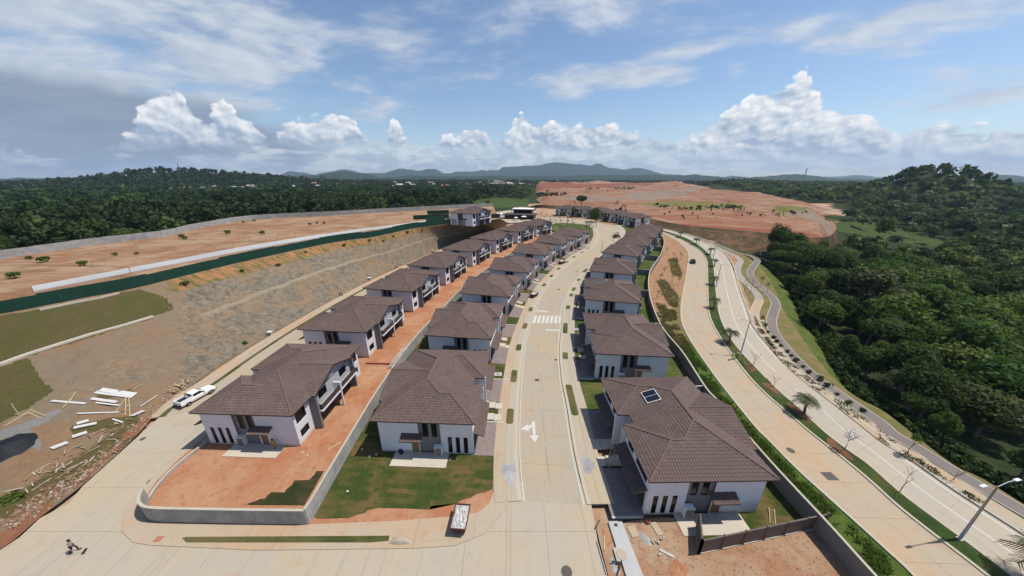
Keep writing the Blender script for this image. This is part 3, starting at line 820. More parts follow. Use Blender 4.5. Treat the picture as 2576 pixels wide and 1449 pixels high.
def field_fn(t):
    p = t.coord('Position'); n = t.noise(p, 0.016, 7, 0.65, 0.5); m = t.noise(p, 0.12, 7, 0.7, 0.4); tr = t.noise(t.mapping(p, rot=(0, 0, 0.25), sc=(0.012, 0.12, 1)), 1.0, 5, 0.65, 0.7)
    c = t.mix(n.sm(0.38, 0.62), (0.250, 0.105, 0.056), (0.295, 0.180, 0.110))
    c = t.mix(tr.sm(0.48, 0.60) * 0.8, c, (0.195, 0.068, 0.034))
    c = t.mix(m.sm(0.50, 0.70) * 0.55, c, (0.315, 0.205, 0.130))
    tk = t.noise(t.mapping(p, rot=(0, 0, -0.5), sc=(0.03, 0.004, 1)), 1.0, 6, 0.7, 2.5)
    c = t.mix(tk.sm(0.55, 0.60) * tk.sm(0.66, 0.60) * 0.8, c, (0.36, 0.25, 0.165))
    gp = t.noise(p, 0.022, 6, 0.7, 1.0)
    c = t.mix(gp.sm(0.58, 0.66) * 0.8, c, (0.205, 0.170, 0.125))
    c = t.mix(gp.sm(0.42, 0.36) * 0.55, c, (0.11, 0.098, 0.042))
    w = (m - 0.5) * 0.9
    c = t.mix((t.attr('red') + w).sm(0.3, 0.8), c, (0.215, 0.078, 0.044))
    c = t.mix((t.attr('grey') + w * 1.4).sm(0.3, 0.7), c, (0.215, 0.185, 0.145))
    c = t.mix((t.attr('grass') + w).sm(0.35, 0.65), c, (0.165, 0.140, 0.045))
    return {'col': c, 'bump': m, 'dist': 0.6}
field = loft('terrain_earthworks', FF, FB, 200, material('earthworks', field_fn, 0.95, 0.1), bump=1.0, freq=0.03, seed=4, attrs=field_attrs, tpow=1.9)
fV = np.array([v.co[:] for v in field.data.vertices]); nfs = len(FF); S_ = np.repeat(np.linspace(0, 1, nfs), 200); T_ = np.tile(np.linspace(0, 1, 200) ** 1.9, nfs)
fn_ = fbm(fV[:, 0] * 0.012, fV[:, 1] * 0.006, 12, 4); step = np.floor(fn_ * 9) / 9 + ss(0.75, 1.0, (fn_ * 9) % 1) / 9
fV[:, 2] += (step - 0.38) * 15 * ss(0.10, 0.35, T_) * ss(0, 0.1, S_) * (1 - ss(0.88, 1, S_))
fV[:, 2] += (fbm(fV[:, 0] * 0.16, fV[:, 1] * 0.16, 15, 3) - 0.5) * 0.9 * ss(0, 0.05, T_)
gm = np.random.default_rng(17)
for _ in range(70):
    i0 = gm.integers(len(fV)); c_ = fV[i0]; r_ = gm.uniform(5, 16) * (0.6 + c_[1] / 700); h_ = gm.uniform(1.0, 3.6) * (0.7 + c_[1] / 900)
    if S_[i0] < 0.1 or S_[i0] > 0.86 or T_[i0] < 0.02: continue
    fV[:, 2] += h_ * np.exp(-(((fV[:, 0] - c_[0]) / (r_ * gm.uniform(0.8, 2.6))) ** 2 + ((fV[:, 1] - c_[1]) / r_) ** 2))
fall = ss(0.86, 1.0, S_ + (fbm(fV[:, 0] * 0.03, fV[:, 1] * 0.03, 2, 3) - 0.5) * 0.10)
fV[:, 2] = fV[:, 2] * (1 - fall) + (base_z(fV[:, 0], fV[:, 1]) - 0.2) * fall
fl2 = 1 - ss(0.0, 0.13, S_ + (fbm(fV[:, 0] * 0.03, fV[:, 1] * 0.03, 6, 3) - 0.5) * 0.06); fV[:, 2] = fV[:, 2] * (1 - fl2) + (base_z(fV[:, 0], fV[:, 1]) - 0.2) * fl2
field.data.vertices.foreach_set('co', fV.astype(np.float32).ravel()); field.data.update()
tag(field, kind='structure')
FOOT = catmull([on(x, y) for x, y in [(1322, 520), (1400, 525), (1480, 533), (1560, 546), (1640, 570), (1720, 588), (1880, 622), (2040, 632), (2140, 612)]], 32)
FOOT[:, 2] = np.minimum(FOOT[:, 2], base_z(FOOT[:, 0], FOOT[:, 1])) - 0.4
fbank = loft('terrain_earthworks_bank', FOOT, FF, 14, material('earthworks_bank', lawn_fn((0.085, 0.060, 0.028), (0.125, 0.080, 0.040), (0.20, 0.105, 0.052), 0.0), 0.95, 0.1), bump=0.4, freq=0.1, seed=6)
tag(fbank, kind='structure')
FIELD_IN = [tuple(p[:2] * 1.0) for p in FF[32:-60:8]] + [tuple(p[:2] * 0.985) for p in FB[-68:32:-8]]
build_base()
for i, (x0, x1, y0, y1, h) in enumerate([(1700, 1790, 466, 472, 7.0), (1490, 1545, 458, 462, 8.0)]):   # spoil heaps
    a, b = at(x0, y1, FZ), at(x1, y1, FZ)
    T = np.linspace(0, 1, 30); S = np.linspace(0, 1, 14); dep = (b - a).length * 0.45
    V = np.array([[a.x + (b.x - a.x) * u, a.y + (b.y - a.y) * u + dep * s, FZ - 1 + (h + 1) * math.sin(math.pi * u) ** 0.8 * math.sin(math.pi * s) ** 0.8] for u in T for s in S])
    V[:, 2] += 1.6 * (fbm(V[:, 0] * 0.12, V[:, 1] * 0.12, i + 3) - 0.5)
    ii, jj = np.meshgrid(np.arange(29), np.arange(13), indexing='ij'); q = (ii * 14 + jj).ravel()
    o = np_mesh('terrain_spoil_heap', V, np.stack([q, q + 14, q + 15, q + 1], 1), M['field_soil'] if i else M['tan_soil'], smooth=True); tag(o, kind='structure')

# far hills
def far_hills(name, crest, Y, back, front_z, mat, seed, nz):
    C = []
    for x, y in crest:
        a, b = ray(x, y); C.append((a / b * Y, Y, CAM_H - Y / b))
    C = resample(catmull(C, 10), 220)
    C[:, 2] += (fbm(C[:, 0] * 8 / Y * 6, C[:, 0] * 0, seed, 4) - 0.5) * nz
    F = C.copy(); F[:, 1] *= 0.80; F[:, 0] *= 0.80; F[:, 2] = front_z
    B = C.copy(); B[:, 1] *= back; B[:, 0] *= back; B[:, 2] = front_z
    V = []
    T = np.linspace(0, 1, 18)
    for t in T: V.append(F * (1 - t) + C * t + np.array([0, 0, 1]) * ((t ** 0.8 - t) * (C[:, 2:3] - front_z)) * 0)
    for t in np.linspace(0, 1, 8)[1:]: V.append(C * (1 - t) + B * t)
    V = np.stack(V, 1); nt = V.shape[1]
    w = np.sin(np.pi * np.linspace(0, 1, nt)) * np.where(np.arange(nt) == 17, 0.2, 1)
    V[:, :, 2] += (fbm(V[:, :, 0] * 14 / Y, V[:, :, 1] * 14 / Y, seed + 2, 5) - 0.5) * nz * 3.2 * w[None, :]
    V = V.reshape(-1, 3); i, j = np.meshgrid(np.arange(219), np.arange(nt - 1), indexing='ij'); a = (i * nt + j).ravel()
    tag(np_mesh(name, V, np.stack([a, a + nt, a + nt + 1, a + 1], 1), mat, smooth=True), kind='structure')
hill_mat = material('far_hill_forest', lambda t: t.mix(t.noise(t.coord('Position'), 0.008, 8, 0.7), (0.012, 0.026, 0.016), (0.036, 0.055, 0.028)), 0.95, 0.1)
far_hills('mountains', [(560, 446), (620, 441), (700, 443), (745, 432), (790, 440), (840, 434), (870, 428), (910, 436), (960, 437), (1010, 424), (1050, 433), (1095, 427), (1120, 435), (1165, 430), (1250, 428), (1268, 419), (1330, 418), (1400, 407.5), (1445, 414), (1490, 413), (1507, 409), (1532, 422), (1570, 427), (1600, 421), (1640, 431), (1720, 441), (1900, 446), (2300, 447), (2700, 446)], 6500, 1.35, 0, hill_mat, 3, 55)
far_hills('hills', [(-100, 452), (300, 450), (560, 446), (640, 438), (720, 444), (800, 441), (860, 430), (905, 436), (960, 445), (1040, 440), (1100, 444), (1300, 443), (1500, 441), (1640, 440), (1750, 444), (1890, 446), (1950, 441), (2010, 439), (2050, 446), (2120, 453), (2400, 446), (2480, 440), (2576, 446), (2800, 444)], 3200, 1.25, 2, hill_mat, 8, 22)

# ------------------------------------------------------------------ roads, pavements, lots
NL = 160
ML = resample(line([(1318, 1260), (1307.6, 1165), (1306.7, 1071.6), (1312, 960.5), (1321, 871.7), (1334, 822.8), (1348, 779.6), (1359, 752), (1374, 724.6), (1394, 699.6), (1419, 674.6), (1447, 652), (1474, 634.6), (1492, 624), (1503, 608), (1508, 592), (1504, 577), (1490, 565)]), NL)
MR = resample(line([(1470, 1270), (1448, 1176), (1436, 1116), (1421, 1018), (1410, 960), (1404, 885), (1409, 832), (1411.8, 799.6), (1414, 777), (1424, 747), (1442, 714.6), (1459, 692), (1484, 669.6), (1509, 643), (1529, 622), (1544, 604), (1556, 590), (1558, 578), (1546, 566)]), NL)
GUT = M['kerb']
street = tag(ribbon('street', side(ML, -0.6), side(MR, 0.6), -0.06, M['concrete']), kind='structure')
def lane_slabs(parent, A, B, n, lanes, dz, mat, name='slab'):
    """concrete slabs between two ground lines, with open joints"""
    A, B = resample(A, n * 4 + 1), resample(B, n * 4 + 1)
    for i in range(n):
        for l in range(lanes):
            f0, f1 = l / lanes, (l + 1) / lanes
            seg = slice(i * 4, i * 4 + 5)
            a, b = A[seg] * (1 - f0) + B[seg] * f0, A[seg] * (1 - f1) + B[seg] * f1
            w = (b - a); w = w / (np.linalg.norm(w, axis=1)[:, None] + 1e-6) * 0.009
            a, b = a + w, b - w
            t = (a[1] - a[0]); t = t / (np.linalg.norm(t) + 1e-6) * 0.009
            a[0] += t; b[0] += t; a[-1] -= t; b[-1] -= t
            ribbon(name, a, b, dz + 0.008, mat, parent, 0.03)
lane_slabs(street, ML, MR, 40, 2, 0.0, M['concrete'])
for P, s in ((ML, -1), (MR, 1)):
    tag(ribbon('street_edge_line', side(P, 0.0), side(P, 0.12 * -s), 0.012, M['white_paint']), kind='structure')
    tag(ribbon('kerb', side(P, 0.30 * s), side(P, 0.72 * s), 0.12, M['kerb'], thick=0.2), kind='structure')
    tag(ribbon('pavement_verge', side(P, 0.72 * s), side(P, 1.98 * s), 0.115, M['concrete_grey'] if s < 0 else M['concrete_grey'], thick=0.2), kind='structure')
    tag(ribbon('pavement', side(P, 2.0 * s), side(P, 3.6 * s), 0.125, M['sidewalk'] if s < 0 else M['concrete_grey'], thick=0.2), kind='structure')
MLo, MRo = side(ML, -3.6), side(MR, 3.6)

# the near junction and cross street, cut into slabs
def slab_field(name, pts, ang, sx, sy, ox, oy, dz, mat, base_mat):
    P = [tuple(on(x, y).xy) for x, y in pts]
    base = tag(ground_poly(name, P, dz - 0.06, base_mat, world=True), kind='structure')
    bm = bmesh.new(); f = bm.faces.new([bm.verts.new((x, y, 0)) for x, y in P]); bmesh.ops.triangulate(bm, faces=[f])
    ca, sa = math.cos(ang), math.sin(ang); g = 0.010
    us = [x * ca + y * sa for x, y in P]; vs = [-x * sa + y * ca for x, y in P]
    def cut(no, off):
        bmesh.ops.bisect_plane(bm, geom=bm.verts[:] + bm.edges[:] + bm.faces[:], plane_co=(no[0] * off, no[1] * off, 0), plane_no=(no[0], no[1], 0))
    for q, lo, hi, st, o in (((ca, sa), min(us), max(us), sx, ox), ((-sa, ca), min(vs), max(vs), sy, oy)):
        k = math.ceil((lo - o) / st)
        while o + k * st < hi:
            cut(q, o + k * st - g); cut(q, o + k * st + g); k += 1
    cut((0, 1), 50.0)
    cells = {}
    for f in bm.faces:
        c = f.calc_center_median(); u, v = (c.x * ca + c.y * sa - ox) / sx, (-c.x * sa + c.y * ca - oy) / sy
        if min(u % 1, 1 - u % 1) * sx < g * 1.01 or min(v % 1, 1 - v % 1) * sy < g * 1.01: continue
        cells.setdefault((math.floor(u), math.floor(v)), []).append([(p.co.x, p.co.y) for p in f.verts])
    bm.free()
    for k, fs in cells.items():
        vi, V, F = {}, [], []
        for f in fs:
            q = []
            for x, y in f:
                key = (round(x, 4), round(y, 4))
                if key not in vi: vi[key] = len(V); V.append((x, y, rise(y) + dz))
                q.append(vi[key])
            if sum((V[q[i]][0] * V[q[(i + 1) % len(q)]][1] - V[q[(i + 1) % len(q)]][0] * V[q[i]][1]) for i in range(len(q))) < 0: q = q[::-1]
            F.append(q)
        mesh_obj('slab', V, F, mat, base)
    return base
slab_field('cross_street', [(-420, 1640), (-300, 1560), (0, 1384), (50, 1351), (100, 1304), (175, 1264), (207, 1224), (327, 1116), (398, 1052), (440, 1016), (470, 998), (575, 1052), (492, 1112), (422, 1168), (374, 1220), (322, 1275), (316, 1334), (342, 1357), (378, 1363), (644, 1376),
           (1044, 1372), (1142, 1364), (1208, 1336), (1250, 1290), (1280, 1250), (1286, 1215), (1462, 1215), (1486, 1262), (1495, 1307), (1503, 1359), (1528, 1449), (1585, 1640)],
           0.0, 4.4, 5.2, -0.6, 2.4, 0.0, M['concrete_grey'], M['concrete'])
# left road beside the rock slope
LLpx = [(400, 1050), (437, 1020), (530, 968), (644, 889), (760, 815), (899, 735), (1031, 670), (1095, 641), (1150, 616), (1200, 598), (1240, 588)]
LL = resample(line(LLpx), 90); LRt = side(LL, 8.6)
lroad = tag(ribbon('road', LL, LRt, -0.06, M['concrete']), kind='structure')
lane_slabs(lroad, side(LL, 1.0), side(LL, 7.4), 26, 2, 0.0, M['concrete'])
tag(ribbon('road_verge', side(LL, 0.0), side(LL, 0.9), 0.10, M['verge_dry'], thick=0.2), kind='structure')
tag(ribbon('ground_roadside', side(LL, -6.0), side(LL, -2.5), -0.12, M['bank_soil']), kind='structure')
tag(ribbon('road_pavement', side(LL, -2.9), side(LL, -0.05), 0.12, M['sidewalk'], thick=0.25), kind='structure')
tag(ribbon('road_kerb', side(LL, 0.9), side(LL, 1.1), 0.10, M['kerb'], thick=0.2), kind='structure')
tag(ribbon('road_pavement_house_side', side(LL, 7.5), side(LL, 9.6), 0.12, M['sidewalk'], thick=0.25), kind='structure')

# strips of ground the house rows stand on
WABpx = [(766, 1284), (884, 1087), (960, 965), (1035, 859), (1125, 762), (1165, 722), (1229, 672), (1290, 634), (1345, 606), (1395, 585)]
WAB = resample(catmull([on(x, y, rise, 2.3) - Vector((0, 0, 2.3)) for x, y in WABpx], 8), NL)
WRpx = [(2310, 1560), (2204, 1449), (2077, 1309), (1932, 1153), (1805, 1007), (1775, 974), (1717, 885), (1662, 815.7), (1634, 738), (1635, 683), (1660, 643), (1670, 615.7), (1668.7, 598), (1658, 584)]
WR = resample(catmull([on(x, y, rise, 2.4) - Vector((0, 0, 2.4)) for x, y in WRpx], 8), NL)
LRo = resample(side(LL, 9.6), NL)
yard_a = tag(loft('ground_yard_strip', LRo, WAB, 30, M['red_soil'], bump=0.06, freq=0.5, seed=2), kind='structure')
for o in (yard_a,): o.location.z = 0.05
yard_b = tag(ribbon('ground_lawn_strip', WAB, MLo, 0.04, M['lawn']), kind='structure')
WRc = resample(WR[14:], NL)
MRc = resample(MRo[12:], NL)
yard_r = tag(ribbon('ground_lawn_strip', MRc, WRc, 0.04, M['lawn_green']), kind='structure')
# the corner lots in front
tag(ground_poly('ground_corner_lot', [(368, 1312), (360, 1290), (362, 1258), (394, 1212), (440, 1166), (520, 1096), (560, 1070), (800, 1000), (960, 935), (884, 1087), (770, 1290), (776, 1322), (400, 1318)], 0.10, M['red_soil']), kind='structure')
tag(ground_poly('ground_corner_yard', [(783, 1330), (770, 1295), (905, 1090), (1100, 1090), (1258, 1150), (1256, 1205), (1252, 1245), (1240, 1278), (1212, 1300), (1140, 1322)], 0.060, M['red_soil']), kind='structure')
lawn_edge = [(786, 1300), (800, 1306), (878, 1304), (900, 1295), (917, 1292), (925, 1284), (955, 1278), (960, 1279), (1020, 1280), (1080, 1283), (1085, 1274), (1150, 1268), (1157, 1260), (1185, 1252), (1200, 1243), (1222, 1238), (1239, 1232), (1243, 1150), (1100, 1085), (905, 1087)]
tag(ground_poly('ground_corner_lawn', lawn_edge, 0.10, M['lawn'], thick=0.04), kind='structure')
sod = [(621, 1270), (641, 1264), (655, 1257), (668, 1256), (674, 1248), (684, 1240), (716, 1241), (722, 1232), (735, 1222), (741, 1211), (778, 1209), (790, 1198), (797, 1187), (815, 1187), (772, 1262), (766, 1273), (630, 1272)]
tag(ground_poly('ground_laid_sod', sod, 0.15, M['sod_dark'], thick=0.05), kind='structure')
# pavement around the corner in front of the wall
tag(ground_poly('pavement_corner', [(306, 1337), (310, 1280), (364, 1225), (412, 1172), (480, 1118), (540, 1075), (566, 1072), (445, 1172), (400, 1218), (370, 1262), (366, 1285), (376, 1303), (420, 1312), (700, 1318), (785, 1320), (1000, 1311), (1142, 1300), (1204, 1290), (1230, 1268), (1243, 1236), (1246, 1160), (1296, 1160), (1298, 1235), (1262, 1294), (1219, 1343), (1146, 1373), (1044, 1380), (644, 1385), (376, 1372), (334, 1365)], 0.08, M['sidewalk'], thick=0.2), kind='structure')
tag(ground_poly('verge_corner', [(458, 1355), (470, 1352), (980, 1349), (978, 1362), (930, 1366), (470, 1366)], 0.10, M['verge_dry']), kind='structure')
tag(ground_poly('verge_corner_soil', [(398, 1350), (416, 1350), (402, 1364), (384, 1365)], 0.10, M['red_soil']), kind='structure')
tag(ground_poly('kerb_ramp', [(1059, 1346), (1145, 1345), (1145, 1356), (1061, 1363)], 0.10, M['sidewalk']), kind='structure')
# open lot at the bottom right
tag(ground_poly('ground_open_lot', [(1500, 1330), (1510, 1318), (1560, 1316), (1640, 1305), (1790, 1300), (2080, 1310), (2204, 1449), (2310, 1600), (1570, 1600), (1530, 1449), (1507, 1360)], 0.07, M['tan_soil']), kind='structure')

tag(ground_poly('ground_garden_lawn', [(1766, 1386), (1900, 1358), (2064, 1322), (2050, 1286), (1935, 1165), (1880, 1190), (1800, 1290), (1770, 1330)], 0.10, M['lawn']), kind='structure')
# grass islands in the verges of the main street
def island(P, s, k0, k1, o0, o1, mat):
    n = 9
    seg = resample(P[k0:k1 + 1], n)
    a, b = side(seg, o0 * s), side(seg, o1 * s)
    a, b = a[1:-1], b[1:-1]
    tag(ribbon('verge_island', a, b, 0.145, mat, thick=0.05), kind='structure')
# ------------------------------------------------------------------ boulevard
BL = resample(line([(2400, 1560), (2302, 1447), (2232, 1382), (2157, 1314), (2082, 1247), (2007, 1179), (1932, 1103), (1910, 1082), (1862, 1024), (1822, 974), (1785, 924), (1750, 874), (1730, 840), (1717, 810), (1715, 773), (1720, 736), (1727, 698), (1732, 663), (1734, 643), (1727, 628), (1710, 611), (1685, 596), (1657, 583), (1640, 576)], 8), 200)
BML = resample(line([(2640, 1570), (2482, 1447), (2407, 1389), (2332, 1332), (2257, 1272), (2182, 1204), (2107, 1142), (2036, 1086), (1985, 1042), (1935, 999), (1897, 962), (1860, 917), (1827, 872), (1810, 845.7), (1792, 813), (1783, 783), (1781, 748), (1780, 698), (1778.7, 658), (1770, 641), (1755, 626), (1730, 611), (1700, 596), (1664, 582), (1645, 575)], 8), 200)
BMR = resample(line([(2720, 1580), (2544, 1449), (2432, 1364), (2357, 1309), (2264, 1239), (2182, 1167), (2132, 1132), (2073, 1086), (2010, 1027), (1960, 984), (1910, 934), (1872, 894), (1842, 857), (1822, 823), (1810, 791), (1805, 761), (1799, 713), (1796, 673), (1790, 648), (1775, 631), (1750, 612), (1715, 594.5), (1668, 580), (1648, 573.5)], 8), 200)
BR = resample(line([(2760, 1490), (2576, 1359), (2482, 1297), (2407, 1249), (2332, 1197), (2257, 1142), (2175, 1078), (2110, 1024), (2060, 989), (2010, 949), (1960, 907), (1922, 867), (1885, 815), (1870, 773), (1857, 738), (1847, 703), (1840, 673), (1830, 653), (1810, 633), (1785, 616), (1750, 601), (1710, 586), (1670, 577), (1650, 572)], 8), 200)
bl = tag(ribbon('road_boulevard', BL, BML, -0.06, M['boulevard']), kind='structure')
lane_slabs(bl, BL, BML, 46, 2, 0.0, M['boulevard'])
br = tag(ribbon('road_boulevard', BMR, side(BR, 0.9), -0.06, M['boulevard_grey']), kind='structure')
lane_slabs(br, BMR, BR, 46, 2, 0.0, M['boulevard_grey'])
tag(ribbon('median', BML, BMR, 0.12, M['verge_green'], thick=0.2), kind='structure')
tag(ribbon('median_kerb', side(BML, -0.16), side(BML, 0.16), 0.14, M['kerb'], thick=0.2), kind='structure')
tag(ribbon('median_kerb', side(BMR, -0.16), side(BMR, 0.16), 0.14, M['kerb'], thick=0.2), kind='structure')
tag(ribbon('boulevard_kerb', side(BL, -0.34), side(BL, 0.0), 0.13, M['kerb'], thick=0.2), kind='structure')
tag(ribbon('boulevard_kerb', side(BR, 0.75), side(BR, 1.15), 0.13, M['kerb'], thick=0.2), kind='structure')
tag(ribbon('boulevard_edge_line', side(BR, -0.1), side(BR, 0.12), 0.012, M['white_paint']), kind='structure')
LC = BMR * 0.5 + BR * 0.5
for q in LC: q[2] = rise(q[1])
tag(ribbon('boulevard_lane_line', side(LC, -0.09), side(LC, 0.09), 0.012, M['white_paint']), kind='structure')
# soil and planting beside it, the two curving paths and the grass bank down to the wood
EDG = resample(line([(2760, 1330), (2576, 1226), (2482, 1169), (2407, 1137), (2254, 1020), (2185, 989), (2135, 949), (2085, 874), (2055, 823), (2022, 786), (1995, 731), (1972, 698), (1920, 653), (1850, 626), (1770, 597), (1700, 578)], 8), 200)
EDGL = EDG.copy(); EDGL[:, 2] -= 2.4
tag(loft('terrain_roadside_bank', side(BR, 1.1), EDGL, 34, material('roadside_bank', lambda t: (lambda p: {'col': t.mix((t.attr('steep') + (t.noise(p, 0.8, 5, 0.7) - 0.5) * 0.5).sm(0.35, 0.65), t.mix(t.noise(p, 0.35, 5, 0.65).sm(0.4, 0.65), (0.150, 0.135, 0.045), (0.215, 0.160, 0.075)), t.mix(t.noise(p, 0.6, 6, 0.7).sm(0.35, 0.65), (0.055, 0.088, 0.018), (0.115, 0.135, 0.035))), 'bump': t.noise(p, 5.0, 5, 0.75), 'dist': 0.12})(t.coord('Position')), 0.95, 0.1),
         prof=lambda t: 0 if t < 0.55 else ((t - 0.55) / 0.45) ** 1.4, attrs=lambda V: {'steep': np.tile(ss(0.6, 0.75, np.linspace(0, 1, 34)), len(V) // 34)}), kind='structure')
BIKE = resample(line([(2760, 1392), (2576, 1289), (2507, 1249), (2407, 1192), (2307, 1129), (2239, 1089), (2210, 1062), (2135, 1009), (2085, 974), (2035, 937), (1980, 881), (1960, 856), (1944, 831), (1940, 806), (1945, 788), (1951, 766), (1942, 748), (1920, 728), (1897, 708), (1887, 686), (1895, 671), (1905, 656), (1890, 645), (1850, 634), (1810, 618), (1760, 599), (1700, 581)], 8), 220)
WALK = resample(line([(2760, 1440), (2576, 1324), (2532, 1297), (2432, 1234), (2332, 1169), (2244, 1117), (2185, 1072), (2110, 1014), (2047, 967), (1985, 914), (1952, 873), (1925, 846), (1905, 818), (1898, 793), (1903, 773), (1910, 756), (1902, 738), (1885, 721), (1867, 703), (1856, 686), (1857, 670), (1863, 656), (1850, 644), (1825, 633), (1780, 611)], 8), 220)
for P, w, m, nm in ((BIKE, 1.0, M['path_dark'], 'path_bicycle'), (WALK, 0.9, M['path_grey'], 'path_walking')):
    tag(ribbon(nm, side(P, -w), side(P, w), 0.10, m, thick=0.25), kind='structure')
    tag(ribbon(nm + '_kerb', side(P, -w - 0.16), side(P, -w), 0.13, M['kerb'], thick=0.25), kind='structure')
    tag(ribbon(nm + '_kerb', side(P, w), side(P, w + 0.16), 0.13, M['kerb'], thick=0.25), kind='structure')
WN = WALK[:104]
tag(ribbon('pavement_boulevard', side(WN, -1.25), side(WN, 0.9), 0.115, M['sidewalk'], thick=0.25), kind='structure')
tag(ribbon('soil_strip', side(BR, 1.15), side(BR, 2.0), 0.09, M['bank_soil']), kind='structure')
so = resample(BR[96:172], 60)
wi = resample(WALK[112:196], 60)
tag(ribbon('soil_bed', side(so, 1.2), side(wi, -1.1), 0.075, M['bank_soil']), kind='structure')
# planted slope between the garden walls and the boulevard
WB = resample(WR[4:], 200); BLc = resample(side(BL, -0.34), 200)
def bank_attrs(V):
    s = np.repeat(np.arange(len(V) // 24), 24); px, py = vpix(V)
    gr = 1 - ss(40, 52, s); dry = ss(38, 48, s) * (1 - ss(62, 74, s))
    dry = np.maximum(dry, (inside(px, py, [(1682, 652), (1702, 648), (1716, 690), (1712, 700), (1690, 690)]) | inside(px, py, [(1652, 706), (1672, 702), (1712, 752), (1706, 775), (1680, 765)]) | inside(px, py, [(1648, 760), (1668, 768), (1712, 830), (1718, 860), (1690, 850)])).astype(float))
    return {'green': gr, 'dry': dry}
def bank_fn(t):
    p = t.coord('Position'); n = t.noise(p, 0.5, 6, 0.7, 0.4); f = t.noise(p, 6.0, 4, 0.75); w = (n - 0.5) * 1.1
    soil = t.mix(n.sm(0.38, 0.65), (0.33, 0.175, 0.092), (0.38, 0.235, 0.135)); soil = t.mix(f.sm(0.5, 0.75) * 0.4, soil, (0.20, 0.085, 0.04))
    dry = t.mix(f.sm(0.35, 0.65), (0.135, 0.115, 0.035), (0.25, 0.195, 0.085)); grn = t.mix((n * 0.6 + f * 0.4).sm(0.35, 0.65), (0.055, 0.10, 0.016), (0.125, 0.165, 0.035))
    c = t.mix((t.attr('dry') + w).sm(0.35, 0.65), soil, dry); c = t.mix((t.attr('green') + w).sm(0.25, 0.55), c, grn)
    return {'col': c, 'bump': f, 'dist': 0.2}
tag(loft('terrain_planted_bank', WB, BLc, 24, material('planted_bank', bank_fn, 0.95, 0.1), bump=0.25, freq=0.35, seed=8, attrs=bank_attrs), kind='structure')
# terrace road and pale strip on the upper terrace
TR1 = catmull([on(x, y, plateau) for x, y in [(86, 735), (250, 702), (467, 660), (667, 622), (858, 590), (1000, 570), (1085, 558)]], 8)
TR0 = catmull([on(x, y, plateau) for x, y in [(80, 722), (250, 690), (467, 649), (667, 612), (858, 583.5), (1000, 565), (1085, 554)]], 8)
tag(ribbon('terrace_road', TR0, TR1, 0.22, M['new_concrete'], thick=0.3), kind='structure')


# ------------------------------------------------------------------ the duplex house (front faces -x, symmetric about y = 9.25)
HW, HL, EZ, PT = 14.2, 18.3, 6.0, 0.36
K = 1.154
CX, CY = HW / 2, HL / 2
WH, NO, RD, GH = 4.13, 1.6, 6.4, 5.15            # wing half width, notch depth, ridge distance, gable half width
def mir(pl): return [(x, HL - y) for x, y in reversed(pl)]
PLANES = [   # polygon in plan, gradient direction, origin of the eave
    ([(0, 0), (HW, 0), (8, RD), (NO + WH, WH), (WH, WH)], (0, 1), (0, 0)),
    ([(0, 0), (WH, WH), (0, 2 * WH)], (1, 0), (0, 0)),
    ([(0, 2 * WH), (WH, WH), (NO + WH, WH), (NO, 2 * WH)], (0, -1), (0, 2 * WH)),
    ([(NO, 2 * WH), (NO + WH, WH), (8, RD), (8, HL - RD), (NO + WH, HL - WH), (NO, HL - 2 * WH)], (1, 0), (NO, 0)),
    ([(HW, 0), (HW, CY - GH), (HW - GH, CY), (HW, CY + GH), (HW, HL), (8, HL - RD), (8, RD)], (-1, 0), (HW, 0)),
    ([(HW, CY - GH), (HW + 0.6, CY - GH), (HW + 0.6, CY), (HW - GH, CY)], (0, 1), (0, CY - GH)),
]
for pl, g, o in PLANES[:3] + PLANES[5:6]:
    PLANES.append((mir(pl), (g[0], -g[1]), (o[0], HL - o[1])))
def plane_z(g, o, x, y): return EZ + PT * ((x - o[0]) * g[0] + (y - o[1]) * g[1])
TW, TD = 0.335, 0.37
PROF = [(0.0, 0.0), (0.16, 0.040), (0.38, 0.062), (0.60, 0.040), (0.76, 0.0), (1.0, 0.0)]
def tile_arrays(u0, v0):
    """one tile: upper surface and front lip, in (u, v, h)"""
    V, Q = [], []
    n = len(PROF)
    for v, l in ((0.0, 0.045), (TD * 1.04, 0.0)):
        for a, h in PROF: V.append((u0 + a * TW, v0 + v, h + l))
    for a, h in PROF: V.append((u0 + a * TW, v0, max(h - 0.01, -0.01)))
    for i in range(n - 1):
        Q.append((i, i + 1, n + i + 1, n + i)); Q.append((2 * n + i, 2 * n + i + 1, i + 1, i))
    return np.array(V), np.array(Q)
T_V, T_Q = tile_arrays(0, 0)
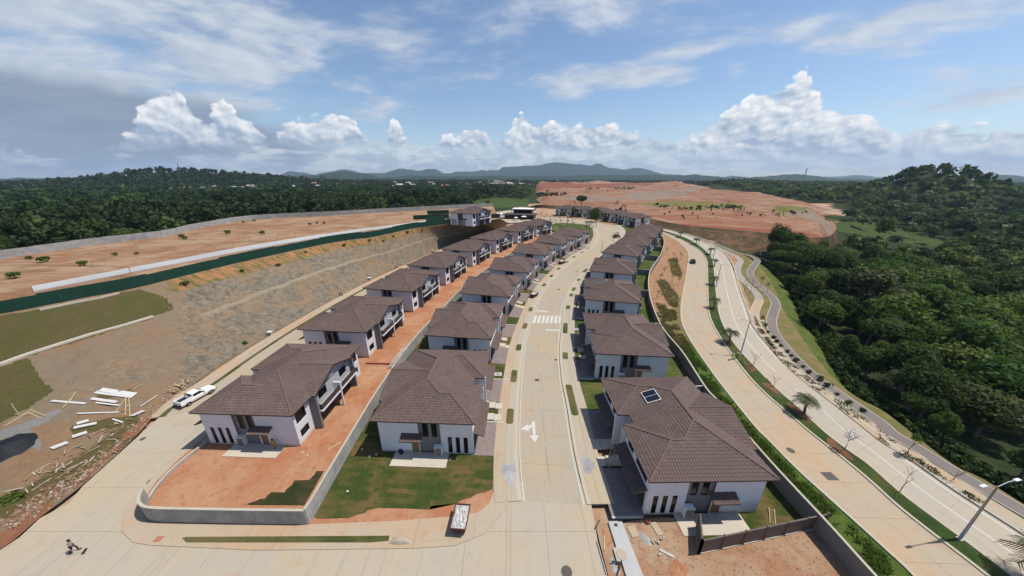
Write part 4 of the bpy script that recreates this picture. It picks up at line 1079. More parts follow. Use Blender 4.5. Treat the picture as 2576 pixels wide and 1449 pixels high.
def roof_plane_tiles(poly, g, o, keep=None):
    """tiles of one roof slope, clipped to its outline -> verts, faces in house space; keep(u,v) may take whole tiles out"""
    e = (-g[1], g[0]) if g[0] == 0 else (g[1], -g[0])
    e = (abs(g[1]), abs(g[0]))
    us = [x * e[0] + y * e[1] for x, y in poly]
    vs = [(x - o[0]) * g[0] + (y - o[1]) * g[1] for x, y in poly]
    n_u = int((max(us) - min(us)) / TW) + 2; n_v = int((max(vs) - min(vs)) / TD) + 2
    u_base, v_base = min(us) - 0.05, min(vs) - 0.06
    VV, QQ, taken = [], [], []
    cnt = 0
    for j in range(n_v):
        for i in range(n_u):
            u0, v0 = u_base + i * TW, v_base + j * TD
            if keep is not None and keep(u0, v0, i, j): taken.append((u0, v0)); continue
            VV.append(T_V + np.array([u0, v0, 0])); QQ.append(T_Q + cnt * len(T_V)); cnt += 1
    V = np.concatenate(VV); Q = np.concatenate(QQ)
    def to_house(W):
        x = W[:, 0] * e[0] + (W[:, 1] + o[0] * g[0] + o[1] * g[1]) * g[0] * 1.0 if g[0] else W[:, 0]
        y = W[:, 0] if g[0] else (W[:, 1] + o[1] * g[1]) * g[1]
        if g[0]: x = (W[:, 1] + o[0] * g[0]) * g[0]
        return np.stack([x, y, EZ + PT * W[:, 1] + W[:, 2]], 1)
    H = to_house(V)
    bm = bmesh.new()
    bv = [bm.verts.new(p) for p in H]
    for q in Q: bm.faces.new([bv[k] for k in q])
    m = len(poly)
    for k in range(m):
        (x0, y0), (x1, y1) = poly[k], poly[(k + 1) % m]
        no = Vector((y1 - y0, -(x1 - x0), 0))
        # only the outline edges that are not the eave cut the tiles
        mid = ((x0 + x1) / 2 - o[0]) * g[0] + ((y0 + y1) / 2 - o[1]) * g[1]
        if abs(((x1 - x0) * g[0] + (y1 - y0) * g[1])) < 1e-6 and mid < 1e-3: continue
        bmesh.ops.bisect_plane(bm, geom=bm.verts[:] + bm.edges[:] + bm.faces[:], plane_co=(x0, y0, 0), plane_no=no)
    C = np.array([f.calc_center_median()[:2] for f in bm.faces])
    cx, cy = C[:, 0].copy(), C[:, 1].copy()
    # tiles overhang the eave a little: test a point moved up the slope
    ok = inside(cx + g[0] * 0.10, cy + g[1] * 0.10, poly) | inside(cx, cy, poly)
    bmesh.ops.delete(bm, geom=[f for f, k in zip(bm.faces[:], ok) if not k], context='FACES')
    bm.verts.index_update()
    outV = [v.co[:] for v in bm.verts]; outF = [tuple(v.index for v in f.verts) for f in bm.faces]
    bm.free()
    return outV, outF, [tuple(to_house(np.array([[a, b, 0.0]]))[0]) for a, b in taken]

def roof_tiles_mesh(name, keep=None):
    V, F, taken = [], [], []
    for k, (pl, g, o) in enumerate(PLANES):
        v, f, tk = roof_plane_tiles(pl, g, o, keep if k == 0 else None)
        n = len(V); V += [(x - CX, y - CY, z) for x, y, z in v]; F += [tuple(i + n for i in q) for q in f]
        taken += [(x - CX, y - CY, z) for x, y, z in tk]
    me = bpy.data.meshes.new(name); me.from_pydata(V, [], F); me.materials.append(M['tile']); me.update()
    return me, taken
TILES_ALL, _ = roof_tiles_mesh('roof_tiles')
def near_tile(u, v, i, j):        # whole tiles of the nearest courses
    return 0 <= j <= 7 and u > 0.6 + v * 1.05 and u + TW < HW - 0.6 - v * 1.05 and i < 44
TILES_CUT, TAKEN = roof_tiles_mesh('roof_tiles_rest', near_tile)
TAKEN = TAKEN[:300]
me = bpy.data.meshes.new('roof_tile')
me.from_pydata([(x, y, z + PT * y) for x, y, z in T_V], [], [tuple(int(k) for k in q) for q in T_Q]); me.materials.append(M['tile']); TILE_ONE = me

def H(x, y): return x - CX, y - CY
def ridge_lines():
    def P(x, y, z): return (x - CX, y - CY, z + 0.06)
    zr, zw, zg = EZ + PT * RD, EZ + PT * WH, EZ + PT * GH
    L = [((8, RD, zr), (8, HL - RD, zr)), ((HW, 0, EZ), (8, RD, zr)), ((HW - GH, CY, zg), (HW + 0.6, CY, zg))]
    for s in (0, 1):
        y = (lambda q: q) if not s else (lambda q: HL - q)
        L += [((0, y(0), EZ), (WH, y(WH), zw)), ((WH, y(WH), zw), (NO + WH, y(WH), zw)), ((NO + WH, y(WH), zw), (8, y(RD), zr)), ((0, y(2 * WH), EZ), (WH, y(WH), zw))]
    L.append(((HW, HL, EZ), (8, HL - RD, zr)))
    return [(P(*a), P(*b)) for a, b in L]

def facade(mb, rect, openings, place, depth=0.16, mi=0):
    """a wall face with openings; place(a, z, d) maps along, up and inwards to 3D"""
    a0, a1, z0, z1 = rect
    xs = sorted({a0, a1} | {v for o in openings for v in o[:2]}); zs = sorted({z0, z1} | {v for o in openings for v in o[2:]})
    for i in range(len(xs) - 1):
        for j in range(len(zs) - 1):
            xm, zm = (xs[i] + xs[i + 1]) / 2, (zs[j] + zs[j + 1]) / 2
            if any(o[0] < xm < o[1] and o[2] < zm < o[3] for o in openings): continue
            mb.face([place(xs[i], zs[j], 0), place(xs[i + 1], zs[j], 0), place(xs[i + 1], zs[j + 1], 0), place(xs[i], zs[j + 1], 0)], mi)
    for o in openings:
        c = [(o[0], o[2]), (o[1], o[2]), (o[1], o[3]), (o[0], o[3])]
        for k in range(4):
            (p, q), (r, s) = c[k], c[(k + 1) % 4]
            mb.face([place(p, q, 0), place(p, q, depth), place(r, s, depth), place(r, s, 0)], mi)

def window_part(parent, o, place, lite, depth=0.11, name='window'):
    """frame with its pane; one sash bar where it is wide"""
    a0, a1, z0, z1 = o; fw = 0.055
    pane = MB(); pane.face([place(a0, z0, depth), place(a1, z0, depth), place(a1, z1, depth), place(a0, z1, depth)])
    if lite: return pane.build(name, M['glass'], parent)
    fr = MB()
    def bar(p, q, r, s):
        fr.face([place(p, r, depth - 0.03), place(q, r, depth - 0.03), place(q, s, depth - 0.03), place(p, s, depth - 0.03)])
        for (c, d), (e, f) in (((p, r), (q, r)), ((q, r), (q, s)), ((q, s), (p, s)), ((p, s), (p, r))):
            fr.face([place(c, d, depth - 0.03), place(c, d, depth), place(e, f, depth), place(e, f, depth - 0.03)])
    bar(a0, a0 + fw, z0, z1); bar(a1 - fw, a1, z0, z1); bar(a0 + fw, a1 - fw, z0, z0 + fw); bar(a0 + fw, a1 - fw, z1 - fw, z1)
    if a1 - a0 > 1.2: bar((a0 + a1) / 2 - fw / 2, (a0 + a1) / 2 + fw / 2, z0 + fw, z1 - fw)
    w = fr.build(name, M['frame'], parent); pane.build('pane', M['glass'], w)
    return w

def canopy_tiles(mb, place, a0, a1, proj, z_out, z_in):
    """small lean-to tile roof: rolls running down the slope"""
    n = max(2, int((a1 - a0) / 0.335)); w = (a1 - a0) / n
    for k in range(n):
        u = a0 + k * w
        pr = [(u + f * w, h) for f, h in ((0, 0), (0.18, 0.05), (0.4, 0.075), (0.62, 0.05), (0.8, 0), (1, 0))]
        rows = 4
        for r in range(rows):
            d0, d1 = -proj * (1 - r / rows), -proj * (1 - (r + 1) / rows)
            za, zb = z_out + (z_in - z_out) * r / rows + 0.03, z_out + (z_in - z_out) * (r + 1) / rows
            for (p, h), (q, i) in zip(pr, pr[1:]):
                mb.face([place(p, za + h, d0), place(q, za + i, d0), place(q, zb + i, d1), place(p, zb + h, d1)])
                mb.face([place(p, za - 0.05, d0), place(q, za - 0.05, d0), place(q, za + i, d0), place(p, za + h, d0)])
    mb.face([place(a0, z_out - 0.06, -proj), place(a0, z_in - 0.06, 0), place(a1, z_in - 0.06, 0), place(a1, z_out - 0.06, -proj)])
    for a in (a0, a1):
        mb.face([place(a, z_out - 0.06, -proj), place(a, z_out + 0.05, -proj), place(a, z_in + 0.05, 0), place(a, z_in - 0.06, 0)])

def make_house(lite, individual=False):
    root = empty('duplex_house')
    wins = []
    def wpart(mat, name, fn):
        b = MB(); fn(b); b.build(name, mat, root)
    WT = 5.12
    ZT = 5.12 * K
    y0, y1, xf, xr = 0.62, HL - 0.62, 0.45, HW - 0.62
    # the two end walls
    for s in (0, 1):
        def side_p(d0):
            if not s: return lambda a, z, d: (a - CX, y0 + d0 + d - CY, z * K)
            return lambda a, z, d: (a - CX, y1 - d0 - d - CY, z * K)
        p, pg = side_p(0.0), side_p(0.22)
        slits = [(1.2, 1.8, 0.15, 2.62), (2.3, 2.9, 0.15, 2.62), (3.4, 4.0, 0.15, 2.62)]
        door = (8.15, 9.2, 0.05, 2.15)
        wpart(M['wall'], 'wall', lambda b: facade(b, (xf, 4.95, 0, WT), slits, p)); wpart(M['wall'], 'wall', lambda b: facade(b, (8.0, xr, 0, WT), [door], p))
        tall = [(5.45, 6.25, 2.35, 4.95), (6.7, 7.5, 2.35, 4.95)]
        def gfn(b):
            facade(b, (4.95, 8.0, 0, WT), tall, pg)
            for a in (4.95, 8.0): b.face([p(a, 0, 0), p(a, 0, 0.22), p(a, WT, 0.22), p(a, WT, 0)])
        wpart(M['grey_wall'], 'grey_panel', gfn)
        for o in slits: wins.append((o, p, 'window'))
        for o in tall: wins.append((o, pg, 'window'))
        dm = MB(); dm.face([p(door[0], door[2], 0.12), p(door[1], door[2], 0.12), p(door[1], door[3], 0.12), p(door[0], door[3], 0.12)])
        d_ = dm.build('door', M['wood'], root)
        if not lite:
            hb = MB(); q = p(door[1] - 0.12, 0.95, 0.10); hb.box(q[0] - 0.02, q[0] + 0.02, q[1] - 0.05, q[1] + 0.05, q[2] - 0.08, q[2] + 0.08); hb.build('handle', M['chrome'], d_)
        cm = MB(); canopy_tiles(cm, p, 7.35, 10.4, 1.15, 2.62, 3.0); cm.build('canopy', M['tile'], root)
    # rear wall: corners, recessed gable with balcony
    rp = lambda a, z, d: (xr - d - CX, a - CY, z * K)
    for s in (0, 1):
        f = (lambda a: a) if not s else (lambda a: HL - a)
        ops = [(1.05, 3.05, 3.0, 4.85), (1.25, 2.95, 0.85, 1.95)]
        ops = [tuple(sorted((f(o[0]), f(o[1])))) + o[2:] for o in ops]
        a0, a1 = sorted((f(y0), f(3.95)))
        wpart(M['wall'], 'wall', lambda b: facade(b, (a0, a1, 0, WT), ops, rp))
        for o in ops: wins.append((o, rp, 'window'))
    gx = HW - 0.10
    gp = lambda a, z, d: (gx - d - CX, a - CY, z * K)
    gops = [(5.4, 7.4, 3.55, 4.75), (HL - 7.4, HL - 5.4, 3.55, 4.75)]
    wpart(M['gable_wall'], 'gable_wall', lambda b: facade(b, (3.95, HL - 3.95, 2.7, 5.15), gops, gp))
    gr = MB()
    zt = EZ + PT * GH
    gr.face([gp(4.1, 5.15, 0), gp(HL - 4.1, 5.15, 0), gp(CY, (zt - 0.05) / K, 0)])
    for o in gops: wins.append((o, gp, 'window'))
    lx = gx - 1.9
    lp = lambda a, z, d: (lx - d - CX, a - CY, z * K)
    lops = [(4.6, 8.0, 0.05, 2.3), (HL - 8.0, HL - 4.6, 0.05, 2.3)]
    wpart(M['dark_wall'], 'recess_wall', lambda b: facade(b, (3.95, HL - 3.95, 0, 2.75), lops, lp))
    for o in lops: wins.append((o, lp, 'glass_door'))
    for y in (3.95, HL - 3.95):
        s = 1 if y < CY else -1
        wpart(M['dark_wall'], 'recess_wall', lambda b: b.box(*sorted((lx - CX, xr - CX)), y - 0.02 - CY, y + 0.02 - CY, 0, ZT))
    gr.build('gable', M['gable_wall'], root)
    bal = MB(); bal.box(gx + 0.003 - CX, HW + 1.0 - CX, 4.2 - CY, HL - 4.2 - CY, 2.55 * K, 2.78 * K); bal.build('balcony', M['wall'], root)
    for s in (0, 1):
        a, b = (4.35, CY - 0.15) if not s else (CY + 0.15, HL - 4.35)
        r = MB(); r.box(HW + 0.86 - CX, HW + 0.93 - CX, a - CY, b - CY, 2.80 * K, 3.62 * K)
        e = a if not s else b
        r.box(gx + 0.05 - CX, HW + 0.85 - CX, e - 0.03 - CY, e + 0.03 - CY, 2.80 * K, 3.62 * K); r.build('railing', M['railing'], root)
        k = MB(); k.box(xr - 0.15 - CX, HW + 0.55 - CX, (3.95 if not s else HL - 4.3) - CY, (4.3 if not s else HL - 3.95) - CY, 0, EZ - 0.12); k.build('pier', M['grey_wall'], root)
    dv = MB(); dv.box(gx + 0.004 - CX, HW + 1.06 - CX, CY - 0.13 - CY, 0.13, 2.78 * K, 4.0 * K); dv.build('divider', M['wall'], root)
    pc = MB(); pc.box(HW + 0.80 - CX, HW + 1.0 - CX, -0.11, 0.11, 0, 2.54 * K); pc.build('column', M['wall'], root)
    pw = MB(); pw.box(lx - CX, HW + 0.2 - CX, -0.08, 0.08, 0, 2.54 * K); pw.build('party_wall', M['dark_wall'], root)
    # street front: two wings, recessed court between
    for s in (0, 1):
        f = (lambda a: a) if not s else (lambda a: HL - a)
        fp = (lambda a, z, d: (xf + d - CX, a - CY, z * K))
        srt = lambda o: tuple(sorted((f(o[0]), f(o[1])))) + o[2:]
        gar = srt((1.1, 6.3, 0.0, 2.45)); up = [srt((1.3, 4.3, 3.55, 4.85)), srt((5.2, 6.9, 3.55, 4.85))]
        a0, a1 = sorted((f(y0), f(7.7)))
        wpart(M['wall'], 'wall', lambda b: facade(b, (a0, a1, 0, WT), [gar] + up, fp, 0.3))
        for o in up: wins.append((o, fp, 'window'))
        g = MB(); g.face([fp(gar[0], 0.02, 0.28), fp(gar[1], 0.02, 0.28), fp(gar[1], gar[3], 0.28), fp(gar[0], gar[3], 0.28)])
        gd = g.build('garage_door', M['garage'], root)
        if not lite:
            for k in range(4):
                b = MB(); z = 0.1 + k * 0.67; x = xf + 0.25 - CX
                b.box(x, x + 0.03, gar[0] + 0.08 - CY, gar[1] - 0.08 - CY, z, z + 0.6); b.build('panel', M['garage'], gd)
        c = MB(); canopy_tiles(c, fp, *sorted((f(0.75), f(7.55))), 1.55, 2.72, 3.22); c.build('canopy', M['tile'], root)
        fin = MB(); fin.box(-0.15 - CX, 1.2 - CX, *sorted((f(7.7) - CY, f(7.95) - CY)), 0, EZ - 0.15); fin.build('fin', M['wall'], root)
        # court side wall
        wpart(M['wall'], 'wall', lambda b: b.face([(1.2 - CX, f(7.7) - CY, 0), (2.3 - CX, f(7.7) - CY, 0), (2.3 - CX, f(7.7) - CY, ZT), (1.2 - CX, f(7.7) - CY, ZT)]))
    cp = lambda a, z, d: (2.3 + d - CX, a - CY, z * K)
    cd = [(8.0, 8.95, 0.3, 2.4), (HL - 8.95, HL - 8.0, 0.3, 2.4)]
    wpart(M['wall'], 'wall', lambda b: facade(b, (7.7, HL - 7.7, 0, WT), cd, cp))
    for o in cd:
        d = MB(); d.face([cp(o[0], o[2], 0.1), cp(o[1], o[2], 0.1), cp(o[1], o[3], 0.1), cp(o[0], o[3], 0.1)]); d.build('entrance_door', M['wood'], root)
    for q, zz in (((-2.9, -1.75), 0.16), ((-1.70, -0.6), 0.32), ((-0.55, 2.2), 0.48)):
        for s in (-1, 1):
            st = MB(); y = CY + s * 1.35
            st.box(q[0] - CX, q[1] - CX, y - 0.72 - CY, y + 0.72 - CY, 0, zz); st.build('step', M['slab_pale'], root)
    for o, p, nm in wins: window_part(root, o, p, lite, name=nm)
    # roof: deck, fascia, tiles, ridges
    dk = MB()
    for pl, g, o in PLANES:
        dk.face([(x - CX, y - CY, plane_z(g, o, x, y) - 0.03) for x, y in pl])
    out = [(0, 0), (HW, 0), (HW, CY - GH), (HW, CY + GH), (HW, HL), (0, HL), (0, HL - 2 * WH), (NO, HL - 2 * WH), (NO, 2 * WH), (0, 2 * WH)]
    dk.face([(x - CX, y - CY, EZ - 0.13) for x, y in out])
    roof = dk.build('roof', M['fascia'], root)
    fa = MB()
    for (ax, ay), (bx, by) in zip(out, out[1:] + out[:1]):
        if ax == HW and bx == HW and ay == CY - GH: continue
        fa.beam((ax - CX, ay - CY, EZ - 0.085), (bx - CX, by - CY, EZ - 0.085), 0.05, 0.17)
    for s in (-1, 1): fa.beam((HW + 0.6 - CX, s * GH, EZ - 0.07), (HW + 0.6 - CX, 0, EZ + PT * GH - 0.07), 0.06, 0.2)
    fa.build('fascia', M['fascia'], roof)
    t = bpy.data.objects.new('roof_tiles', TILES_CUT if individual else TILES_ALL); COL.objects.link(t); t.parent = roof; t['kind'] = 'stuff'
    if individual:
        for (x, y, z) in TAKEN:
            q = bpy.data.objects.new('roof_tile', TILE_ONE); COL.objects.link(q); q.parent = roof; q.location = (x, y, z)
    RL = ridge_lines()
    def cap(mb, a, b):
        a, b = Vector(a), Vector(b); n = max(1, int((b - a).length / 0.42))
        for k in range(n):
            p, q = a.lerp(b, k / n), a.lerp(b, (k + 1.08) / n)
            mb.tube([p + Vector((0, 0, 0.012)), q], [0.115, 0.10], 6, cap=True)
    if lite:
        m = MB()
        for a, b in RL: cap(m, a, b)
        m.build('ridge_caps', M['ridge'], roof)['kind'] = 'stuff'
    else:
        for a, b in RL:
            m = MB(); cap(m, a, b); m.build('ridge_cap', M['ridge'], roof)
    return root

ORD = ['nearest', 'second', 'third', 'fourth', 'fifth', 'sixth', 'seventh', 'eighth', 'ninth', 'tenth', 'eleventh']
def near_edge(a, b):
    def f(y): return rise(y) + EZ
    return on(*a, f), on(*b, f)
HOUSES = {
 'A': [((491, 1033), (731.8, 1051.9)), ((759.4, 827.3), (921.2, 840.9)), ((917, 725.6), (1040.4, 737.3)), ((1027, 669), (1122, 677)), ((1110.4, 628), (1192, 636)), ((1181, 599.6), (1252, 608)), ((1247, 578.5), (1305.4, 586)), ((1302, 564), (1350, 571))],
 'B': [((932, 1056.5), (1193.5, 1071.5)), ((1067.8, 841.3), (1235, 856.2)), ((1155.4, 736.6), (1278.7, 748.9)), ((1227, 677.3), (1325.4, 687.3)), ((1285, 634), (1370.4, 644)), ((1342, 607.3), (1413.7, 616.3)), ((1390.4, 588), (1450, 596.5))],
 'R': [((1641.7, 1223.2), (1949.4, 1199.2)), ((1498.2, 889.8), (1696.9, 899)), ((1470.7, 752.3), (1613.3, 765.5)), ((1480.5, 680.9), (1599, 693)), ((1509, 634.6), (1609, 648)), ((1543, 610.9), (1632, 620.9)), ((1570.6, 592), (1648, 600)), ((1590, 578), (1656, 584))],
}
ROWNAME = {'A': 'the left row below the rock slope', 'B': 'the middle row along the street', 'R': 'the right row by the boulevard'}
PLACES = {}
protoF, protoL = None, None
protoF = make_house(False); protoL = make_house(True); protoI = make_house(False, True)
for row, lst in HOUSES.items():
    mids = [((p + q) / 2, q - p) for p, q in (near_edge(a, b) for a, b in lst)]
    for k, (m, d) in enumerate(mids):
        i0, i1 = max(k - 1, 0), min(k + 1, len(mids) - 1)
        dr = (mids[i1][0] - mids[i0][0])
        a_row = math.atan2(dr.y, dr.x) - math.pi / 2; a_eave = math.atan2(d.y, d.x)
        ang = 0.6 * a_row + 0.4 * a_eave
        if k == 0: ang = {'A': -2.2, 'B': -2.5, 'R': 1.0}[row] * math.pi / 180
        f = Vector((-math.sin(ang), math.cos(ang), 0))
        c = Vector((m.x, m.y, 0)) + f * (HL / 2)
        z = rise(m.y) + 0.06
        rz = ang if row != 'B' else ang + math.pi
        proto = protoI if (row, k) == ('R', 0) else (protoF if k < 4 else protoL)
        nth = ORD[k]
        lab = f'{nth} white duplex from the camera in {ROWNAME[row]}' if k else f'nearest white duplex in {ROWNAME[row]}'
        o = place_copy(proto, USED, (c.x, c.y, z), rz, 1.0 if row != 'A' else (1.03 if k == 0 else 1.07), lab, 'brown-roofed duplex houses')
        o['category'] = 'house'
        PLACES[row + str(k)] = (c, ang, z, o)
# the crescent of houses at the far end, seen from their street side, and the one on the terrace
FAR = [((1592, 566), 96), ((1551, 556), 112), ((1513, 548.5), 128), ((1470, 543), 150), ((1425, 540), 168)]
for k, ((x, y), deg) in enumerate(FAR):
    p = on(x, y); a = math.radians(deg)
    o = place_copy(protoL, USED, (p.x, p.y, p.z + 0.06), a - math.pi / 2 - math.radians(0), 1.0, f'{["first", "second", "third", "fourth", "last"][k]} white duplex of the far crescent, counted from the boulevard', 'brown-roofed duplex houses')
    o.rotation_euler.z = a - math.pi / 2 + math.radians(20)
    o['category'] = 'house'
def fz(y): return plateau(y) + EZ
p, q = on(1128, 534, fz), on(1190, 541, fz)
ang = math.radians(-27); f = Vector((-math.sin(ang), math.cos(ang), 0)); m = (p + q) / 2 + f * HL / 2
TH = place_copy(protoL, USED, (m.x, m.y, plateau(m.y) + 0.05), ang, 1.0, 'lone white duplex standing on the upper terrace above the green fence', 'brown-roofed duplex houses')
TH['category'] = 'house'

# drives, patios and front lawns of each house
def hp(row_key, x, y):
    c, ang, z, o = PLACES[row_key]; s = -1 if row_key[0] == 'B' else 1
    lx, ly = (x - CX) * s, (y - CY) * s
    return (c.x + lx * math.cos(ang) - ly * math.sin(ang), c.y + lx * math.sin(ang) + ly * math.cos(ang))
for key in PLACES:
    row, k = key[0], int(key[1:])
    for a, b in ((0.5, 6.7), (HL - 6.7, HL - 0.5)):
        x0 = -3.4 if row != 'R' else -3.3
        if row == 'A': x0 = -1.6
        drv = tag(ground_poly('driveway', [hp(key, x0, a), hp(key, 0.7, a), hp(key, 0.7, b), hp(key, x0, b)], 0.11, M['paver'] if row != 'A' else M['sidewalk'], world=True, thick=0.1), kind='structure')
        if row != 'A': tag(ground_poly('driveway_edge', [hp(key, x0, a - 0.28), hp(key, 0.3, a - 0.28), hp(key, 0.3, a - 0.02), hp(key, x0, a - 0.02)], 0.15, M['slab_pale'], world=True, thick=0.15), kind='structure')
    if k < 5:
        ya = -1.75 if row != 'B' else HL + 1.75
        yb = 0.62 if row != 'B' else HL - 0.62
        tag(ground_poly('patio', [hp(key, 3.9, ya), hp(key, 11.6, ya), hp(key, 11.6, yb), hp(key, 3.9, yb)], 0.17, M['slab_pale'], world=True, thick=0.15), kind='structure')


# ------------------------------------------------------------------ vegetation
def crown_arrays(seed, n, R, zc, leaf, lobes=8, flat=0.75, spread=0.62):
    """leaf clumps over the lobes of a crown -> verts, quads"""
    g = np.random.default_rng(seed)
    d = g.normal(size=(lobes, 3)); d /= np.linalg.norm(d, axis=1)[:, None]
    C = d * R * spread * g.uniform(0.45, 1.0, (lobes, 1)); C[:, 2] *= flat
    C[0] = (0, 0, R * 0.25 * flat)
    r = R * g.uniform(0.32, 0.55, lobes)
    k = g.integers(0, lobes, n)
    u = g.normal(size=(n, 3)); u[:, 2] = u[:, 2] * 0.9 + 0.25; u /= np.linalg.norm(u, axis=1)[:, None]
    P = C[k] + u * (r[k] * g.uniform(0.62, 1.08, n))[:, None] * np.array([1, 1, flat + 0.1])
    P[:, 2] += zc
    nrm = u + g.normal(size=(n, 3)) * 0.55; nrm /= np.linalg.norm(nrm, axis=1)[:, None]
    a = np.cross(nrm, g.normal(size=(n, 3))); a /= np.linalg.norm(a, axis=1)[:, None]
    b = np.cross(nrm, a)
    s = leaf * g.uniform(0.55, 1.3, n)[:, None]; q = s * g.uniform(0.55, 0.9, (n, 1))
    bend = nrm * s * g.uniform(-0.35, 0.35, (n, 1))
    V = np.stack([P - a * s, P - b * q + bend, P + a * s, P + b * q + bend], 1).reshape(-1, 3)
    Q = np.arange(n * 4).reshape(n, 4)
    return V, Q
def limb(mb, rng, p, d, r, L, depth):
    q = p + d * L
    mid = p + d * L * 0.5 + Vector((rng.uniform(-1, 1), rng.uniform(-1, 1), 0)) * L * 0.06
    mb.tube([p, mid, q], [r, r * 0.8, r * 0.55], 6)
    if depth:
        for k in range(rng.choice((2, 3))):
            a = rng.uniform(0, 6.28); t = rng.uniform(0.35, 0.75)
            nd = (d + Vector((math.cos(a), math.sin(a), 0.15)) * t).normalized()
            limb(mb, rng, q, nd, r * 0.55, L * 0.68, depth - 1)
def make_tree(name, seed, R, H_, n, leaf, mat, lobes=9, flat=0.75, spread=0.62, depth=2):
    root = empty(name); rng = random.Random(seed)
    mb = MB(); d0 = Vector((rng.uniform(-.06, .06), rng.uniform(-.06, .06), 1)).normalized(); L0 = H_ - R * flat * 1.3
    r0 = 0.022 * H_ + 0.05; mb.tube([Vector((0, 0, -1.5)), d0 * L0 * 0.5, d0 * L0], [r0 * 1.2, r0, r0 * 0.8], 7)
    for q in range(4):
        a = 6.28 * q / 4 + rng.uniform(-.4, .4); limb(mb, rng, d0 * L0, Vector((math.cos(a) * .8, math.sin(a) * .8, 0.75)).normalized(), r0 * 0.55, R * 0.42, 1)
    mb.build('trunk', M['bark'], root, smooth=True)
    V, Q = crown_arrays(seed, n, R, H_ - R * flat, leaf, lobes, flat, spread)
    np_mesh('crown', V, Q, mat, root)
    return root
TREES = [make_tree('tree', 101, 4.6, 11.0, 2600, 0.34, M['leaf_dark']), make_tree('tree', 102, 5.2, 12.0, 3000, 0.36, M['leaf_dark'], 12, 0.65),
         make_tree('tree', 103, 4.2, 12.5, 2600, 0.32, M['leaf_mid'], 9, 1.0), make_tree('tree', 104, 5.6, 10.5, 3000, 0.38, M['leaf_mid'], 13, 0.6),
         make_tree('tree', 105, 4.8, 11.0, 2600, 0.36, M['leaf_olive'], 10, 0.75), make_tree('tree', 106, 5.4, 11.5, 3000, 0.34, M['leaf_lime'], 12, 0.7)]
KINDW = ['dark green', 'dark broad-crowned', 'tall mid-green', 'spreading mid-green', 'dull olive-green', 'light yellow-green']

FIELD_W = [tuple(p[:2]) for p in FOOT[::4]] + [tuple(p[:2]) for p in FB[::-4]]
def wood_points(r0, r1, sp, seed):
    g = np.random.default_rng(seed)
    xs = np.arange(-r1, r1, sp); ys = np.arange(-10, r1, sp)
    X, Y = np.meshgrid(xs, ys); X = X.ravel() + g.uniform(-.45, .45, X.size) * sp; Y = Y.ravel() + g.uniform(-.45, .45, X.size) * sp
    r = np.hypot(X, Y); k = (r >= r0) & (r < r1); X, Y = X[k], Y[k]
    Z = base_z(X, Y); V = np.stack([X, Y, Z], 1); px, py = vpix(V)
    W = V.copy(); W[:, 2] += 9; qx, qy = vpix(W)
    d = X - np.interp(Y, EDGE_Y, EDGE_X); dl = np.interp(Y, WALL_Y, WALL_X) - X
    ok = ((d > 3.5) | (dl > 7)) & (qx > -140) & (qx < 2720) & (qy < 1700) & (Y > 3)
    ok |= (Y > 420) & (qx > -140) & (qx < 2720)
    rr = g.random(len(X)) > 0.12
    ok &= ~inside(X, Y, FIELD_W) & ~(inside(px, py, MEADOW) & rr) & ~(inside(px, py, GLADE) & rr) & ~inside(px, py, DRYHILL)
    ok &= ~((Y > 300) & (qx > 1240) & (qx < 1345) & (Y < 330)) & ~((Y < 420) & (X > -40) & (X < np.interp(Y, EDGE_Y, EDGE_X)))
    for hh in (5, 9, 13):
        W[:, 2] = Z + hh; mx, my = vpix(W); ok &= ~(inside(mx, my, MEADOW) & (Y > 90) & rr)
    return V[ok]
near = wood_points(0, 215, 7.2, 5)
near = near[np.argsort(np.hypot(near[:, 0], near[:, 1]))]
keep = near[:280]; rest = near[280:]
for i, p in enumerate(keep):
    k = RNG.choices(range(6), (3.4, 3.2, 4, 5, 2.4, 2.6))[0]
    s = RNG.uniform(0.85, 1.55) if p[0] > 0 else RNG.uniform(0.75, 1.3)
    dd = p[0] - np.interp(p[1], EDGE_Y, EDGE_X)
    if p[0] > 0 and dd < 16: s *= 0.50 + 0.02 * dd
    right = p[0] > 0
    lab = f'{KINDW[k]} tree in the dense wood beyond the curving bicycle path' if right else f'{KINDW[k]} tree in the dark wood behind the grey terrace wall'
    o = place_copy(TREES[k], USED, (p[0], p[1], p[2] - 0.2), RNG.uniform(0, 6.28), (s * RNG.uniform(.9, 1.15), s * RNG.uniform(.9, 1.15), s), lab, f'{KINDW[k]} trees of the ' + ('right wood' if right else 'left wood'))
    o['category'] = 'tree'

